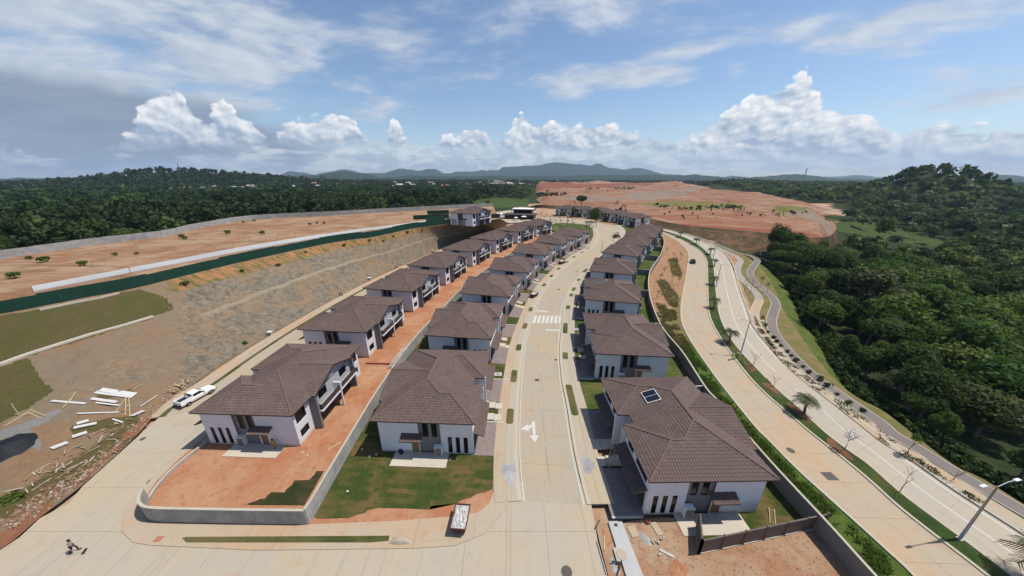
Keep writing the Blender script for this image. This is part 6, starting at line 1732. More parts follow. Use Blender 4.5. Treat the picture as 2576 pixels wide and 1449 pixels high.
for k, (a, b, z1) in enumerate([((1165, 1250), (1270, 1130), 0.2), ((1270, 1282), (1275, 1112), 0.5), ((1310, 1292), (1305, 1112), 0.5), ((190, 1282), (140, 1150), 2.2), ((40, 1395), (330, 1225), 0.1), ((320, 1235), (460, 1290), 0.1), ((300, 1262), (420, 1322), 0.1), ((240, 1290), (380, 1250), 0.1), ((700, 1150), (770, 1062), 0.3), ((630, 1212), (740, 1102), 0.2), ((1320, 1040), (1430, 978), 0.2)]):
    p, q = on_slope(*C1(*a)) + Vector((0, 0, 0.1)), on_slope(*C1(*(b if z1 < 2 else a))) + Vector((0, 0, z1)); c = (p + q) / 2
    m = MB(); m.tube([p - c, q - c], 0.06, 6); o = m.build('timber_pole', M['bamboo']); o.location = c; tag(o, 'pale upright pole standing in the dark grass' if z1 > 2 else 'pale yellow pole lying in the site debris', 'pole', 'pale poles in the debris')
for k in range(26):
    t = RNG.random(); x, y = 1690 + 250 * t + RNG.uniform(-30, 30), 1060 - 160 * t + RNG.uniform(-25, 25); a = RNG.uniform(-0.9, 0.9)
    p = on_slope(*C1(x, y)); m = MB(); L = RNG.uniform(0.5, 1.3); m.beam((-L * math.cos(a), -L * math.sin(a), 0.1 + RNG.random() * 0.35), (L * math.cos(a), L * math.sin(a), 0.12 + RNG.random() * 0.3), 0.12, 0.05)
    o = m.build('timber_scrap', M['timber']); o.location = p; tag(o, 'reddish timber scrap heaped at the roadside behind the parked pickup', 'timber', 'timber scraps behind the pickup')
# tarpaulin, gravel and rubble at the lower left
def mound(name, pts, h, mat, seed, f=None, amp=0.3):
    P = [f(x, y) if f else on(x, y) for x, y in pts]; c = sum(P, Vector()) / len(P)
    n, rr = 48, 10; V, Q = [], []
    A = np.array([p[:] for p in P]); ring = resample(np.concatenate([A, A[:1]]), n + 1)[:-1]
    for r in range(rr + 1):
        t = r / rr
        for k in range(n): V.append((c.x * t + ring[k][0] * (1 - t), c.y * t + ring[k][1] * (1 - t), (c.z * t + ring[k][2] * (1 - t)) + h * math.sin(min(1, t * 1.25) * math.pi / 2) - 0.05))
    V = np.array(V); V[:, 2] += amp * (fbm(V[:, 0] * 1.3, V[:, 1] * 1.3, seed, 4) - 0.5) * np.repeat(np.r_[0, np.ones(rr)], n)
    for r in range(rr):
        for k in range(n): Q.append((r * n + k, r * n + (k + 1) % n, (r + 1) * n + (k + 1) % n, (r + 1) * n + k))
    return np_mesh(name, V, np.array(Q), mat, smooth=True)
tag(mound('tarpaulin', [C2(x, y) for x, y in [(-300, 240), (0, 80), (200, 20), (380, 5), (410, 50), (350, 130), (200, 230), (0, 330), (-250, 420)]], 0.9, M['tarp'], 3, on_slope, 0.8), 'black tarpaulin heap at the left edge of the photo', 'tarpaulin')
db = []
for k in range(520):
    t = gs.random(); w = gs.normal() * 14
    x = 205 - 175 * t + gs.normal() * 12; y = 1218 + 120 * t - abs(gs.normal()) * 22
    p = on_slope(x - 6, y - 4); db.append((p.x, p.y, p.z + 0.05))
for k in range(420):
    t = gs.random(); x = 205 + 235 * t + gs.normal() * 6; y = 1218 - 205 * t - abs(gs.normal()) * 14
    p = on_slope(x - 8, y - 4); db.append((p.x, p.y, p.z + 0.03))
stones('roadside_rubble', 'broken rubble and clods along the edge of the left road', db, 0.06, 0.24, material('rubble_mix', lambda t: t.ramp(t.island(), [(0, (0.20, 0.09, 0.05)), (0.5, (0.27, 0.15, 0.085)), (0.85, (0.34, 0.27, 0.20)), (1, (0.46, 0.42, 0.38))]), 0.95, 0.1), 31)
# broken sticks and offcuts lying about the left site
VV_, QQ_, n_ = [], [], 0
for k in range(260):
    x, y = gs.uniform(20, 330), gs.uniform(1000, 1240)
    if not (y > 1215 - (x - 150) * 0.72 - 70 and y < 1222 - (x - 205) * 0.90 - 6): continue
    p = on_slope(x, y); a = gs.uniform(0, 3.14); L = gs.uniform(0.2, 0.9); d = np.array([math.cos(a), math.sin(a), gs.uniform(-.1, .1)]) * L; w = np.array([-math.sin(a), math.cos(a), 0]) * 0.05; c = np.array(p) + [0, 0, 0.08]; u = np.array([0, 0, 0.05])
    VV_.append(np.array([c - d - w, c + d - w, c + d + w, c - d + w, c - d - w + u, c + d - w + u, c + d + w + u, c - d + w + u])); QQ_.append(np.array([(4, 5, 6, 7), (0, 1, 5, 4), (1, 2, 6, 5), (2, 3, 7, 6), (3, 0, 4, 7)]) + n_); n_ += 8
tag(np_mesh('timber_debris', np.concatenate(VV_), np.concatenate(QQ_), material('offcuts', lambda t: t.ramp(t.island(), [(0, (0.16, 0.10, 0.06)), (0.6, (0.36, 0.27, 0.17)), (1, (0.55, 0.52, 0.48))]), 0.9, 0.1)), 'broken sticks and offcuts strewn over the left building site', None, None, 'stuff')
# clods and bits of rubbish on the red strips
cl_ = []
for k in range(900):
    i = int(gs.uniform(0, 110)); t = gs.uniform(0.12, 0.97); p = LRo[i] * (1 - t) + WAB[i] * t; cl_.append((p[0], p[1], rise(p[1]) + 0.1))
stones('soil_clods', 'red clods scattered over the bare yards of the left row', cl_, 0.03, 0.13, M['red_soil'], 33)
cl_ = [tuple(on(gs.uniform(1540, 2150), gs.uniform(1312, 1449)) + Vector((0, 0, 0.08))) for k in range(700)]
cl_ = [c for c in cl_ if c[0] < 32.5 and c[1] < 24]
stones('soil_clods', 'clods and chips over the open lot at the bottom', cl_, 0.03, 0.12, material('lot_chips', lambda t: t.ramp(t.island(), [(0, (0.33, 0.17, 0.09)), (0.6, (0.40, 0.27, 0.18)), (1, (0.55, 0.50, 0.45))]), 0.95, 0.1), 35)

# ------------------------------------------------------------------ markings, covers, islands
def marking(pts, mat=None, dz=0.012, name='road_marking'):
    return tag(ground_poly(name, pts, dz, mat or M['white_paint']), kind='structure')
R2c = lambda x, y: (858.7 + x * 0.4444, 805 + y * 0.4444)
C8 = lambda x, y: (1234.3 + x * 0.25, 469.6 + y * 0.25)
ar = [[(1078, 576), (1096, 576), (1100, 654), (1086, 654)], [(1068, 654), (1118, 652), (1095, 694)], [(1015, 618), (1056, 590), (1062, 628)], [(1058, 602), (1078, 590), (1079, 608), (1060, 617)]]
for p in ar: marking([R2c(*q) for q in p])
for k in range(7):
    b, t = 420 + 43.5 * k, 445 + 41 * k
    marking([C8(b, 1372), C8(b + 27, 1374), C8(t + 24, 1299), C8(t, 1297)], name='crossing_stripe')
marking([C8(455, 1243), C8(582, 1253), C8(580, 1262), C8(453, 1252)], name='stop_line'); marking([C8(550, 1436), C8(690, 1440), C8(690, 1451), C8(549, 1447)], name='stop_line')
for x0, y0, x1, y1 in [(1128, 240, 1128, 300), (1130, 415, 1133, 500), (1142, 640, 1150, 715), (1134, 150, 1134, 195)]:
    marking([R2c(x0 - 4, y0), R2c(x0 + 4, y0), R2c(x1 + 5, y1), R2c(x1 - 4, y1)], M['yellow_paint'], name='lane_dash')
def cover(px, py, r, lab, sq=False, f=on, slots=True):
    p = f(px, py); m = MB(); h = 0.145 if sq is None else 0.02
    if sq: m.box(-r, r, -r * 0.8, r * 0.8, -0.05, 0.02)
    else: m.lathe([(r, -0.05), (r, 0.018), (r * 0.93, 0.022)], 20)
    o = m.build('manhole_cover', M['manhole']); o.location = p
    if r > 0.3:
        for k in range(4):
            s = MB(); s.box(-r * 0.6, r * 0.6, (k - 1.6) * r * 0.34, (k - 1.6) * r * 0.34 + 0.05, 0.02, 0.032); s.build('rib', M['manhole'], o)
    return tag(o, lab, 'manhole cover', 'covers in the road surface')
for x, y, r, lab, sq in [(350, 1259, 0.55, 'round iron cover on the pale corner pavement by the curved wall', 0), (214, 1197, 0.45, 'round cover set in the gutter slab beside the left rubble', 0), (359, 1104, 0.35, 'round cover on the left road near the pickup', 0), (381, 1210, 0.45, 'dusty round cover in the pavement along the red corner lot', 0),
                         (1425.5, 1438.7, 0.55, 'round iron cover at the bottom of the junction', 0), (1351, 956, 0.42, 'square dark grate in the middle of the main street', 1), (1398, 905, 0.33, 'round cover near the right line of the main street', 0), (2087, 1198, 0.75, 'long rectangular grate in the near boulevard lane', 1), (1989, 1133, 0.5, 'round cover in the near boulevard lane', 0),
                         (1405, 728, 0.45, 'small grate beyond the zebra crossing', 1), (1452, 682, 0.45, 'grate in the street bend, nearer of two', 1), (1449, 664, 0.45, 'grate in the street bend, farther of two', 1)]:
    cover(x, y, r, lab, sq)
def island(px, py, P, L, W, mat):
    c = on(px, py); i = int(np.argmin(np.hypot(P[:, 0] - c.x, P[:, 1] - c.y))); d = P[min(i + 1, NL - 1)] - P[max(i - 1, 0)]; a = math.atan2(d[1], d[0])
    pts = []
    r = min(W, L) * 0.35
    for sx, sy, a0 in ((1, 1, 0), (-1, 1, 90), (-1, -1, 180), (1, -1, 270)):
        for k in range(4):
            t = math.radians(a0 + 30 * k); u, v = sx * (L / 2 - r) + r * math.cos(t), sy * (W / 2 - r) + r * math.sin(t)
            pts.append((c.x + u * math.cos(a) - v * math.sin(a), c.y + u * math.sin(a) + v * math.cos(a)))
    tag(ground_poly('verge_island', pts, 0.15, mat, world=True, thick=0.04), kind='structure')
for x, y, L in [(1283, 1048, 3.4), (1293, 947, 3.8), (1305, 875, 2.6), (1320.5, 821, 3.0), (1335, 779, 2.8), (1369, 717.6, 2.8), (1387, 695, 2.8), (1405.5, 676.6, 2.8), (1425.5, 660, 2.6), (1443.8, 647, 2.6), (1464, 635, 2.4), (1479, 625, 2.4)]: island(x, y, ML, L, 1.15, M['verge_dry'])
for x, y, L in [(1437.7, 1005, 8.0), (1422, 896, 2.6), (1422, 826, 5.5), (1428.8, 774, 2.6), (1437, 743, 2.4), (1443, 728, 3.2), (1455.5, 704.6, 2.4), (1473, 681, 4.6)]: island(x, y, MR, L, 1.15, M['verge_dry'])

# far green island, plaza
tag(ground_poly('ground_plaza', [(1342, 560), (1345, 545), (1400, 547), (1450, 551), (1500, 559), (1545, 570), (1562, 588), (1545, 604), (1512, 628), (1480, 622), (1470, 600), (1420, 585), (1370, 575)], 0.03, M['concrete']), kind='structure')
tag(ground_poly('ground_green_island', [(1378, 578), (1385, 566), (1400, 561), (1440, 562), (1480, 566), (1498, 575), (1506, 588), (1494, 596), (1470, 593), (1440, 586), (1400, 584)], 0.10, M['lawn_green'], thick=0.1), kind='structure')
tag(ground_poly('ground_sports_lawn', [(1382, 577), (1390, 567), (1450, 574), (1452, 582), (1400, 583)], 0.14, M['rough_grass']), kind='structure')
tag(ground_poly('ground_club_terrace', [(1190, 524), (1340, 530), (1345, 556), (1280, 562), (1250, 556)], 0.03, M['concrete_grey']), kind='structure')

def oval(name, px, py, a, b, rot, dz, mat):
    c = on(px, py); pts = []
    for k in range(16):
        t = 6.283 * k / 16; r = 1 + 0.18 * math.sin(3 * t + px) + 0.1 * math.sin(5 * t + py); u, v = a * math.cos(t) * r, b * math.sin(t) * r
        pts.append((c.x + u * math.cos(rot) - v * math.sin(rot), c.y + u * math.sin(rot) + v * math.cos(rot)))
    tag(ground_poly(name, pts, dz, mat, world=True), kind='structure')
for x, y, a in [(1940, 977, 1.7), (1886, 925, 1.6), (1826, 868, 1.5), (2010, 1037, 2.2), (2108, 1130, 2.0)]: oval('mulch_patch', x, y, a, 0.8, 1.5, 0.135, M['mulch'])
for x, y, a, b in [(1281, 1190, 1.0, 1.6), (1478, 1170, 0.8, 1.4)]: oval('pavement_patch', x, y, a, b, 0, 0.13, M['gravel'])


# ------------------------------------------------------------------ vehicles
def loft_body(stations, ring):
    """closed surface through cross sections; ring(station) gives points of one section"""
    mb = MB(); R = [ring(s) for s in stations]; n = len(R[0])
    for r in R: mb.v += [tuple(p) for p in r]
    for i in range(len(R) - 1):
        for k in range(n):
            k2 = (k + 1) % n; mb.f.append((i * n + k, (i + 1) * n + k, (i + 1) * n + k2, i * n + k2)); mb.m.append(0)
    mb.f.append(tuple(range(n))); mb.m.append(0); mb.f.append(tuple((len(R) - 1) * n + k for k in reversed(range(n)))); mb.m.append(0)
    return mb
def section(s):
    x, zb, zs, zt, wb, ws, wt = s     # bottom, shoulder, top heights and half widths
    return [(x, -wb, zb), (x, -ws, (zb + zs) / 2), (x, -ws * 0.99, zs), (x, -wt, zt), (x, wt, zt), (x, ws * 0.99, zs), (x, ws, (zb + zs) / 2), (x, wb, zb)]
def add_wheels(root, xs, w, r):
    for x in xs:
        for s in (-1, 1):
            m = MB(); m.lathe([(r * 0.55, -0.11), (r * 0.92, -0.115), (r, -0.07), (r, 0.07), (r * 0.92, 0.115), (r * 0.55, 0.11)], 18)
            wl = m.build('wheel', M['black'], root); wl.location = (x, s * w, r); wl.rotation_euler = (math.pi / 2, 0, 0)
            m = MB(); m.lathe([(r * 0.56, -0.118), (r * 0.3, -0.09), (r * 0.56, 0.118)] if False else [(r * 0.56, -0.10), (r * 0.56, 0.10), (r * 0.2, 0.125)], 12); m.build('rim', M['chrome'], wl)
            m = MB(); m.lathe([(r * 0.2, -0.125), (r * 0.56, -0.10)], 12); m.build('hub', M['chrome'], wl)
def make_pickup():
    root = empty('pickup_truck')
    low = loft_body([(-2.6, .55, .95, 1.0, .80, .86, .80), (-2.55, .45, .98, 1.06, .84, .92, .84), (-0.75, .42, .98, 1.06, .86, .93, .86), (0.7, .42, .98, 1.08, .86, .94, .86), (1.0, .42, .96, 1.10, .86, .94, .82), (2.3, .45, .90, 1.02, .85, .93, .76), (2.6, .50, .82, .92, .78, .86, .68), (2.68, .55, .75, .80, .68, .76, .60)], section).build('body', M['car_white'], root, smooth=False)
    cab = loft_body([(-0.85, 1.04, 1.1, 1.15, .84, .84, .78), (-0.78, 1.04, 1.5, 1.70, .84, .78, .66), (-0.2, 1.04, 1.55, 1.78, .84, .76, .62), (0.35, 1.04, 1.52, 1.75, .84, .76, .62), (1.15, 1.04, 1.08, 1.12, .82, .80, .74)], section).build('cab', M['car_white'], root)
    g = MB()
    g.face([(0.42, -.66, 1.70), (1.06, -.76, 1.17), (1.06, .76, 1.17), (0.42, .66, 1.70)]); w = g.build('windscreen', M['car_glass'], root); w.location = (0.035, 0, 0.03)
    for s in (-1, 1):
        g = MB(); g.face([(-0.66, s * .825, 1.16), (0.85, s * .825, 1.16), (0.33, s * .745, 1.62), (-0.66, s * .765, 1.60)][::s]); w = g.build('side_window', M['car_glass'], root); w.location = (0, s * 0.02, 0)
        g = MB(); g.box(0.72, 0.86, *sorted((s * 0.93, s * 1.10)), 1.12, 1.28); g.build('mirror', M['black'], root)
        g = MB(); g.box(2.50, 2.66, *sorted((s * 0.50, s * 0.76)), 0.72, 0.86); g.build('headlight', M['chrome'], root)
        g = MB(); g.box(-2.63, -2.56, *sorted((s * 0.74, s * 0.88)), 0.68, 0.98); g.build('tail_light', M['red_lamp'], root)
    g = MB(); g.face([(-0.88, -.62, 1.18), (-0.88, .62, 1.18), (-0.84, .58, 1.58), (-0.84, -.58, 1.58)]); g.build('rear_window', M['car_glass'], root)
    b = MB(); b.box(-2.48, -0.92, -.735, .735, 1.07, 1.12); b.build('bed', M['black'], root)
    for s in (-1, 1):
        b = MB(); b.box(-2.55, -0.9, *sorted((s * .74, s * .90)), 1.05, 1.36); b.build('bed_side', M['car_white'], root)
    b = MB(); b.box(-2.60, -2.50, -.74, .74, 1.05, 1.36); b.build('tailgate', M['car_white'], root)
    b = MB(); b.tube([(-1.0, -.7, 1.06), (-1.0, -.62, 1.72), (-1.0, .62, 1.72), (-1.0, .7, 1.06)], 0.04, 6); b.build('roll_bar', M['black'], root)
    b = MB(); b.box(-1.35, -0.95, -.35, .3, 1.08, 1.42); b.build('bed_box', M['cloth_grey'], root)
    b = MB(); b.box(-2.75, -2.58, -.85, .85, .48, .66); b.box(2.62, 2.74, -.8, .8, .46, .64); b.build('bumper', M['black'], root)
    add_wheels(root, (-1.6, 1.7), 0.86, 0.38); return root
def make_car(mat, name='car'):
    root = empty(name)
    loft_body([(-2.2, .5, .85, .95, .70, .80, .72), (-2.1, .35, .92, 1.02, .80, .90, .82), (0.8, .32, .92, 1.02, .82, .92, .84), (1.9, .35, .85, .95, .80, .90, .76), (2.2, .45, .72, .80, .70, .80, .64)], section).build('body', mat, root)
    loft_body([(-2.1, .98, 1.0, 1.05, .80, .80, .76), (-1.85, .98, 1.4, 1.6, .82, .76, .64), (-0.2, .98, 1.45, 1.68, .82, .75, .62), (0.3, .98, 1.42, 1.64, .82, .75, .62), (1.1, .98, 1.0, 1.05, .80, .80, .76)], section).build('cabin', mat, root)
    g = MB(); g.face([(0.38, -.64, 1.60), (1.02, -.74, 1.10), (1.02, .74, 1.10), (0.38, .64, 1.60)]); w = g.build('windscreen', M['car_glass'], root); w.location = (0.03, 0, 0.03)
    for s in (-1, 1):
        g = MB(); g.face([(-1.75, s * .81, 1.08), (0.8, s * .81, 1.08), (0.25, s * .735, 1.54), (-1.65, s * .75, 1.50)][::s]); w = g.build('side_window', M['car_glass'], root); w.location = (0, s * .02, 0)
        g = MB(); g.box(2.08, 2.2, *sorted((s * .48, s * .72)), .66, .80); g.build('headlight', M['chrome'], root)
        g = MB(); g.box(-2.22, -2.14, *sorted((s * .55, s * .78)), .72, .92); g.build('tail_light', M['red_lamp'], root)
    add_wheels(root, (-1.35, 1.35), 0.82, 0.34); return root
t = make_pickup(); a, b = on(447, 1027), on(540, 976)
c = (a + b) / 2; t.location = (c.x + 0.3, c.y - 0.3, rise(c.y) + 0.01); t.rotation_euler = (0, 0, math.atan2(b.y - a.y, b.x - a.x)); tag(t, 'white pickup truck parked on the left road beside the nearest left house', 'pickup truck')
t = make_car(M['car_black']); p = on(1742, 661); t.location = (p.x, p.y, p.z + 0.01); t.rotation_euler = (0, 0, math.radians(68)); tag(t, 'dark car driving on the near carriageway of the boulevard', 'car')

def make_digger(mat):
    root = empty('excavator')
    for s in (-1, 1):
        m = MB(); m.prism([(-1.9, 0), (1.9, 0), (2.2, .4), (1.9, .8), (-1.9, .8), (-2.2, .4)], -0.28, 0.28); o = m.build('track', M['black'], root); o.rotation_euler = (math.pi / 2, 0, 0); o.location = (0, s * 1.05, 0)
    m = MB(); m.box(-1.9, 1.2, -1.25, 1.25, .95, 1.9); m.box(-2.1, -1.0, -1.2, 1.2, 1.9, 2.2); m.build('body', mat, root)
    m = MB(); m.box(-0.1, 1.3, -1.25, -0.2, 1.9, 3.0); m.build('cab', M['car_glass'], root)
    m = MB(); m.beam((1.0, .3, 1.6), (3.2, .3, 4.4), .35, .5); m.beam((3.2, .3, 4.4), (5.0, .3, 3.4), .35, .45); m.beam((5.0, .3, 3.5), (5.4, .3, 1.2), .28, .38); m.build('boom', mat, root)
    m = MB(); m.prism([(-.5, -.4), (.5, -.4), (.6, .5), (-.3, .5)], -0.5, 0.5); o = m.build('bucket', M['machine_red'], root); o.location = (5.4, .3, .8); o.rotation_euler = (math.pi / 2, 0, 0)
    return root
dg = make_digger(M['machine']); dg2 = make_digger(M['machine_red'])
for (x, y), pr, z, rz, s, lab in [((1556, 534), dg2, 7.5, 0.4, 1.5, 'rust-red excavator working on the earth behind the far crescent'), ((1484, 478), dg, 7.5, 2.0, 2.2, 'excavator on the far red cut, left of two'), ((1499, 478.5), dg, 7.5, 0.5, 2.0, 'excavator on the far red cut, right of two'), ((1551, 514), dg, 7.5, 1.0, 1.2, 'machine standing among grey heaps on the far earthworks'), ((1710, 528), dg, 7.5, 2.6, 1.2, 'machine below the grassy island of the earthworks')]:
    p = at(x, y, z); o = place_copy(pr, USED, p, rz, s, lab, 'machines on the earthworks'); o.location.z -= 0.3; o['category'] = 'excavator'
def make_loader():
    root = empty('tractor'); m = MB(); m.box(-1.6, 1.6, -.6, .6, .7, 1.4); m.build('body', M['machine_red'], root)
    m = MB(); m.box(-.9, .5, -.65, .65, 1.4, 1.5); m.box(-.9, .5, -.7, .7, 2.3, 2.4); m.build('canopy', M['black'], root)
    for x in (-.85, .45):
        for y in (-.6, .6): m = MB(); m.box(x - .05, x + .05, y - .05, y + .05, 1.5, 2.3); m.build('post', M['black'], root)
    m = MB(); m.box(1.7, 2.3, -.9, .9, .2, .8); m.build('bucket', M['machine'], root); m = MB(); m.beam((.9, 0, 1.2), (1.8, 0, .6), .9, .15); m.build('arm', M['machine_red'], root)
    add_wheels(root, (-1.0, 1.1), 0.8, 0.5); return root
t = make_loader(); p = on(1551, 598); t.location = (p.x, p.y, p.z + 0.01); t.rotation_euler = (0, 0, 1.9); t.scale = (1.25,) * 3; tag(t, 'small red tractor with canopy on the street near the far crescent', 'tractor')

# ------------------------------------------------------------------ skips
def make_skip(name):
    root = empty(name); m = MB()
    W, L, hgt = 0.85, 1.35, 1.15
    for pts in ([(-L * .82, -W * .8, .15), (L * .82, -W * .8, .15), (L, -W, hgt), (-L, -W, hgt)], [(L * .82, W * .8, .15), (-L * .82, W * .8, .15), (-L, W, hgt), (L, W, hgt)],
                [(L * .82, -W * .8, .15), (L * .82, W * .8, .15), (L, W, hgt), (L, -W, hgt)], [(-L * .82, W * .8, .15), (-L * .82, -W * .8, .15), (-L, -W, hgt), (-L, W, hgt)], [(-L * .82, -W * .8, .15), (-L * .82, W * .8, .15), (L * .82, W * .8, .15), (L * .82, -W * .8, .15)]): m.face(pts)
    m.build('bin', M['rust'], root)
    r = MB()
    for a, b in (((-L, -W), (L, -W)), ((L, -W), (L, W)), ((L, W), (-L, W)), ((-L, W), (-L, -W))): r.beam((*a, hgt), (*b, hgt), .09, .09)
    r.build('rim', M['rust'], root)
    n = 12; V, Q = [], []
    for i in range(n):
        for j in range(n): V.append((-L * .96 + 1.92 * L * i / (n - 1), -W * .95 + 1.9 * W * j / (n - 1), hgt - .12 + RNG.uniform(0, .22) * (0 < i < n - 1 and 0 < j < n - 1)))
    for i in range(n - 1):
        for j in range(n - 1): Q.append((i * n + j, (i + 1) * n + j, (i + 1) * n + j + 1, i * n + j + 1))
    mesh_obj('rubble_load', V, Q, M['rubble'], root)
    for s in (-1, 1):
        k = MB(); k.beam((-L * .7, s * W * .6, .07), (L * .7, s * W * .6, .07), .15, .14); k.build('skid', M['black'], root)
        k = MB(); k.box(L * .9, L * 1.06, s * .45 - .04, s * .45 + .04, .1, .9); k.build('lug', M['rust'], root)
    return root
SK = make_skip('waste_skip'); p = on(1160, 1318); place_copy(SK, USED, (p.x, p.y, p.z + 0.13), math.radians(86), 1.0, 'rusty red waste skip full of pale rubble on the near corner', 'waste skips')['category'] = 'skip'
for (x, y), s, a, lab in [((1343, 747), 1.0, 0.9, 'dark loaded skip on the left pavement beyond the zebra crossing'), ((1413, 664), 1.05, 0.8, 'rust-red skip farther up the left pavement of the main street')]:
    p = on(x, y); o = place_copy(SK, USED, (p.x, p.y, p.z + 0.13), a, s, lab, 'waste skips'); o['category'] = 'skip'

# ------------------------------------------------------------------ lamp posts
def make_lamp(h, arm, double=True):
    root = empty('street_lamp'); m = MB(); m.tube([(0, 0, 0), (0, 0, h * .5), (0, 0, h)], [.14, .11, .07], 8); m.build('pole', M['metal'], root, smooth=True)
    m = MB(); m.box(-.22, .22, -.22, .22, -.05, .12); m.build('base', M['kerb'], root)
    for s in ((-1, 1) if double else (1,)):
        m = MB(); m.tube([(0, 0, h - .1), (s * arm * .5, 0, h + .35), (s * arm, 0, h + .45)], .04, 6); m.build('arm', M['metal'], root)
        m = MB(); m.box(*sorted((s * arm * .92, s * (arm + .55))), -.12, .12, h + .40, h + .50); m.build('lamp_head', M['white_box'], root)
    return root
LP = make_lamp(7.9, 2.0)
for (x, y), lab in [((2412, 1358), 'tall double-armed lamp post on the near end of the median'), ((1862.5, 892), 'double-armed lamp post on the median near the two hi-vis workers'), ((1801, 722), 'double-armed lamp post at the middle of the median bend'), ((1793, 653), 'double-armed lamp post on the median beyond the dark car'), ((1757, 620), 'double-armed lamp post in the far bend of the median'), ((1697, 592), 'farthest double-armed lamp post on the median')]:
    p = on(x, y); i = int(np.argmin(np.hypot(BML[:, 0] - p.x, BML[:, 1] - p.y))); d = BML[min(i + 1, 199)] - BML[max(i - 1, 0)]
    o = place_copy(LP, USED, (p.x, p.y, p.z + 0.1), math.atan2(d[1], d[0]) - math.pi / 2, 1.0, lab, 'lamp posts on the median'); o['category'] = 'street lamp'
LS = make_lamp(6.0, 1.2, False)
for (x, y), a, lab in [((1513, 634), 2.6, 'single-armed lamp post on the right pavement of the main street, nearer'), ((1542, 616), 2.6, 'single-armed lamp post on the right pavement of the main street, farther'), ((1815, 622), 0.5, 'slim lamp post beside the walking path by the earthworks bank'), ((1853, 634), 0.5, 'slim lamp post at the start of the bicycle path'), ((1912, 640), 0.5, 'slim lamp post at the edge of the wood beyond the bicycle path'), ((1667, 586), 0.5, 'slim lamp post at the far end of the garden wall')]:
    p = on(x, y); o = place_copy(LS, USED, (p.x, p.y, p.z + 0.05), a, 1.0, lab, 'slim lamp posts'); o['category'] = 'street lamp'

# ------------------------------------------------------------------ beside the houses
def make_ac():
    root = empty('air_conditioner'); m = MB(); m.box(-.5, .5, -.3, .3, .08, 1.55); m.build('casing', M['white_box'], root)
    m = MB(); m.box(-.44, .44, -.315, -.302, .16, 1.42); m.build('back_panel', M['frame'], root)
    for k in range(7): m = MB(); x = -.42 + k * .14; m.box(x - .02, x + .02, -.335, -.317, .14, 1.44); m.build('grille_bar', M['metal'], root)
    m = MB(); m.box(-.56, .56, -.38, .34, 1.55, 1.62); m.build('lid', M['white_box'], root)
    return root
AC = make_ac()
for key, lab in (('R0', 'white air conditioner cage by the patio of the nearest right-row house'), ('B0', 'white air conditioner cage by the patio of the nearest middle-row house'), ('A0', 'white air conditioner cage by the patio of the house beside the pickup'), ('R1', 'white air conditioner cage behind the second right-row house')):
    s = -1 if key[0] == 'B' else 1
    x, y = hp(key, 5.3, 0.30 if key[0] != 'B' else HL - 0.30); c, ang, z, o = PLACES[key]
    o = place_copy(AC, USED, (x, y, z + 0.115), ang, 1.0, lab, 'air conditioner cages'); o['category'] = 'air conditioner'
def roof_panel(key, lx, ly, w, l, lift, lab):
    root = empty('solar_panel', (0, 0, 0), 0, lab, 'solar panel', 'solar panels'); c, ang, z, o = PLACES[key]
    x, y = hp(key, lx, ly); root.location = (x, y, z + EZ + PT * (lx - NO) + 0.17 + lift); root.rotation_euler = (0, -math.atan(PT), ang)
    m = MB(); m.box(-w, w, -l, l, -.06, 0.02); m.build('frame', M['white_box'], root)
    for s in (-1, 1): m = MB(); m.box(-w + .09, w - .09, *sorted((s * .03, s * (l - .09))), .021, .035); m.build('cell', M['solar'], root)
    for sx in (-1, 1):
        for sy in (-1, 1): m = MB(); m.box(sx * w * .8 - .03, sx * w * .8 + .03, sy * l * .8 - .03, sy * l * .8 + .03, -.12 - lift, -.055); m.build('bracket', M['metal'], root)
roof_panel('R0', 5.2, 12.0, 1.0, 1.15, .05, 'black solar panel in white frame on the nearest right-row roof'); roof_panel('R2', 5.0, 12.3, 1.3, .7, .0, 'dark solar panel on the third roof of the right row')
def ladder(a, b, w, lab, mat, n=12):
    root = empty('ladder', a, 0, lab, 'ladder', 'ladders'); a, b = Vector(a), Vector(b); d = b - a; r = d.cross(Vector((0, 0, 1))).normalized() * w / 2
    for s in (-1, 1): m = MB(); m.beam(r * s, d + r * s, .06, .09); m.build('rail', mat, root)
    for k in range(1, n): m = MB(); p = d * (k / n); m.beam(p - r, p + r, .04, .04); m.build('rung', mat, root)
def hz(key, x, y, z): q = hp(key, x, y); return Vector((q[0], q[1], PLACES[key][2] + z))
ladder(hz('R0', -1.9, 6.9, 0.1), hz('R0', 0.0, 8.2, 5.8), .5, 'timber ladder leaning between the wings of the nearest right-row house', M['timber'])
ladder(hz('R1', -2.6, 4.0, 0.1), hz('R1', -0.1, 8.2, 5.8), .5, 'reddish timber ladder leaning on the second right-row house', M['rust'])
ladder(hz('B0', 14.9, 15.8, 0.1), hz('B0', 14.3, 16.6, 5.8), .4, 'reddish ladder against the back of the nearest middle-row house', M['rust'])
ladder(hz('R0', 14.6, -0.7, 0.05), hz('R0', 15.7, 0.9, 0.25), .5, 'pale pallet-like ladder lying on the nearest right-row lawn', M['bamboo'], 8)
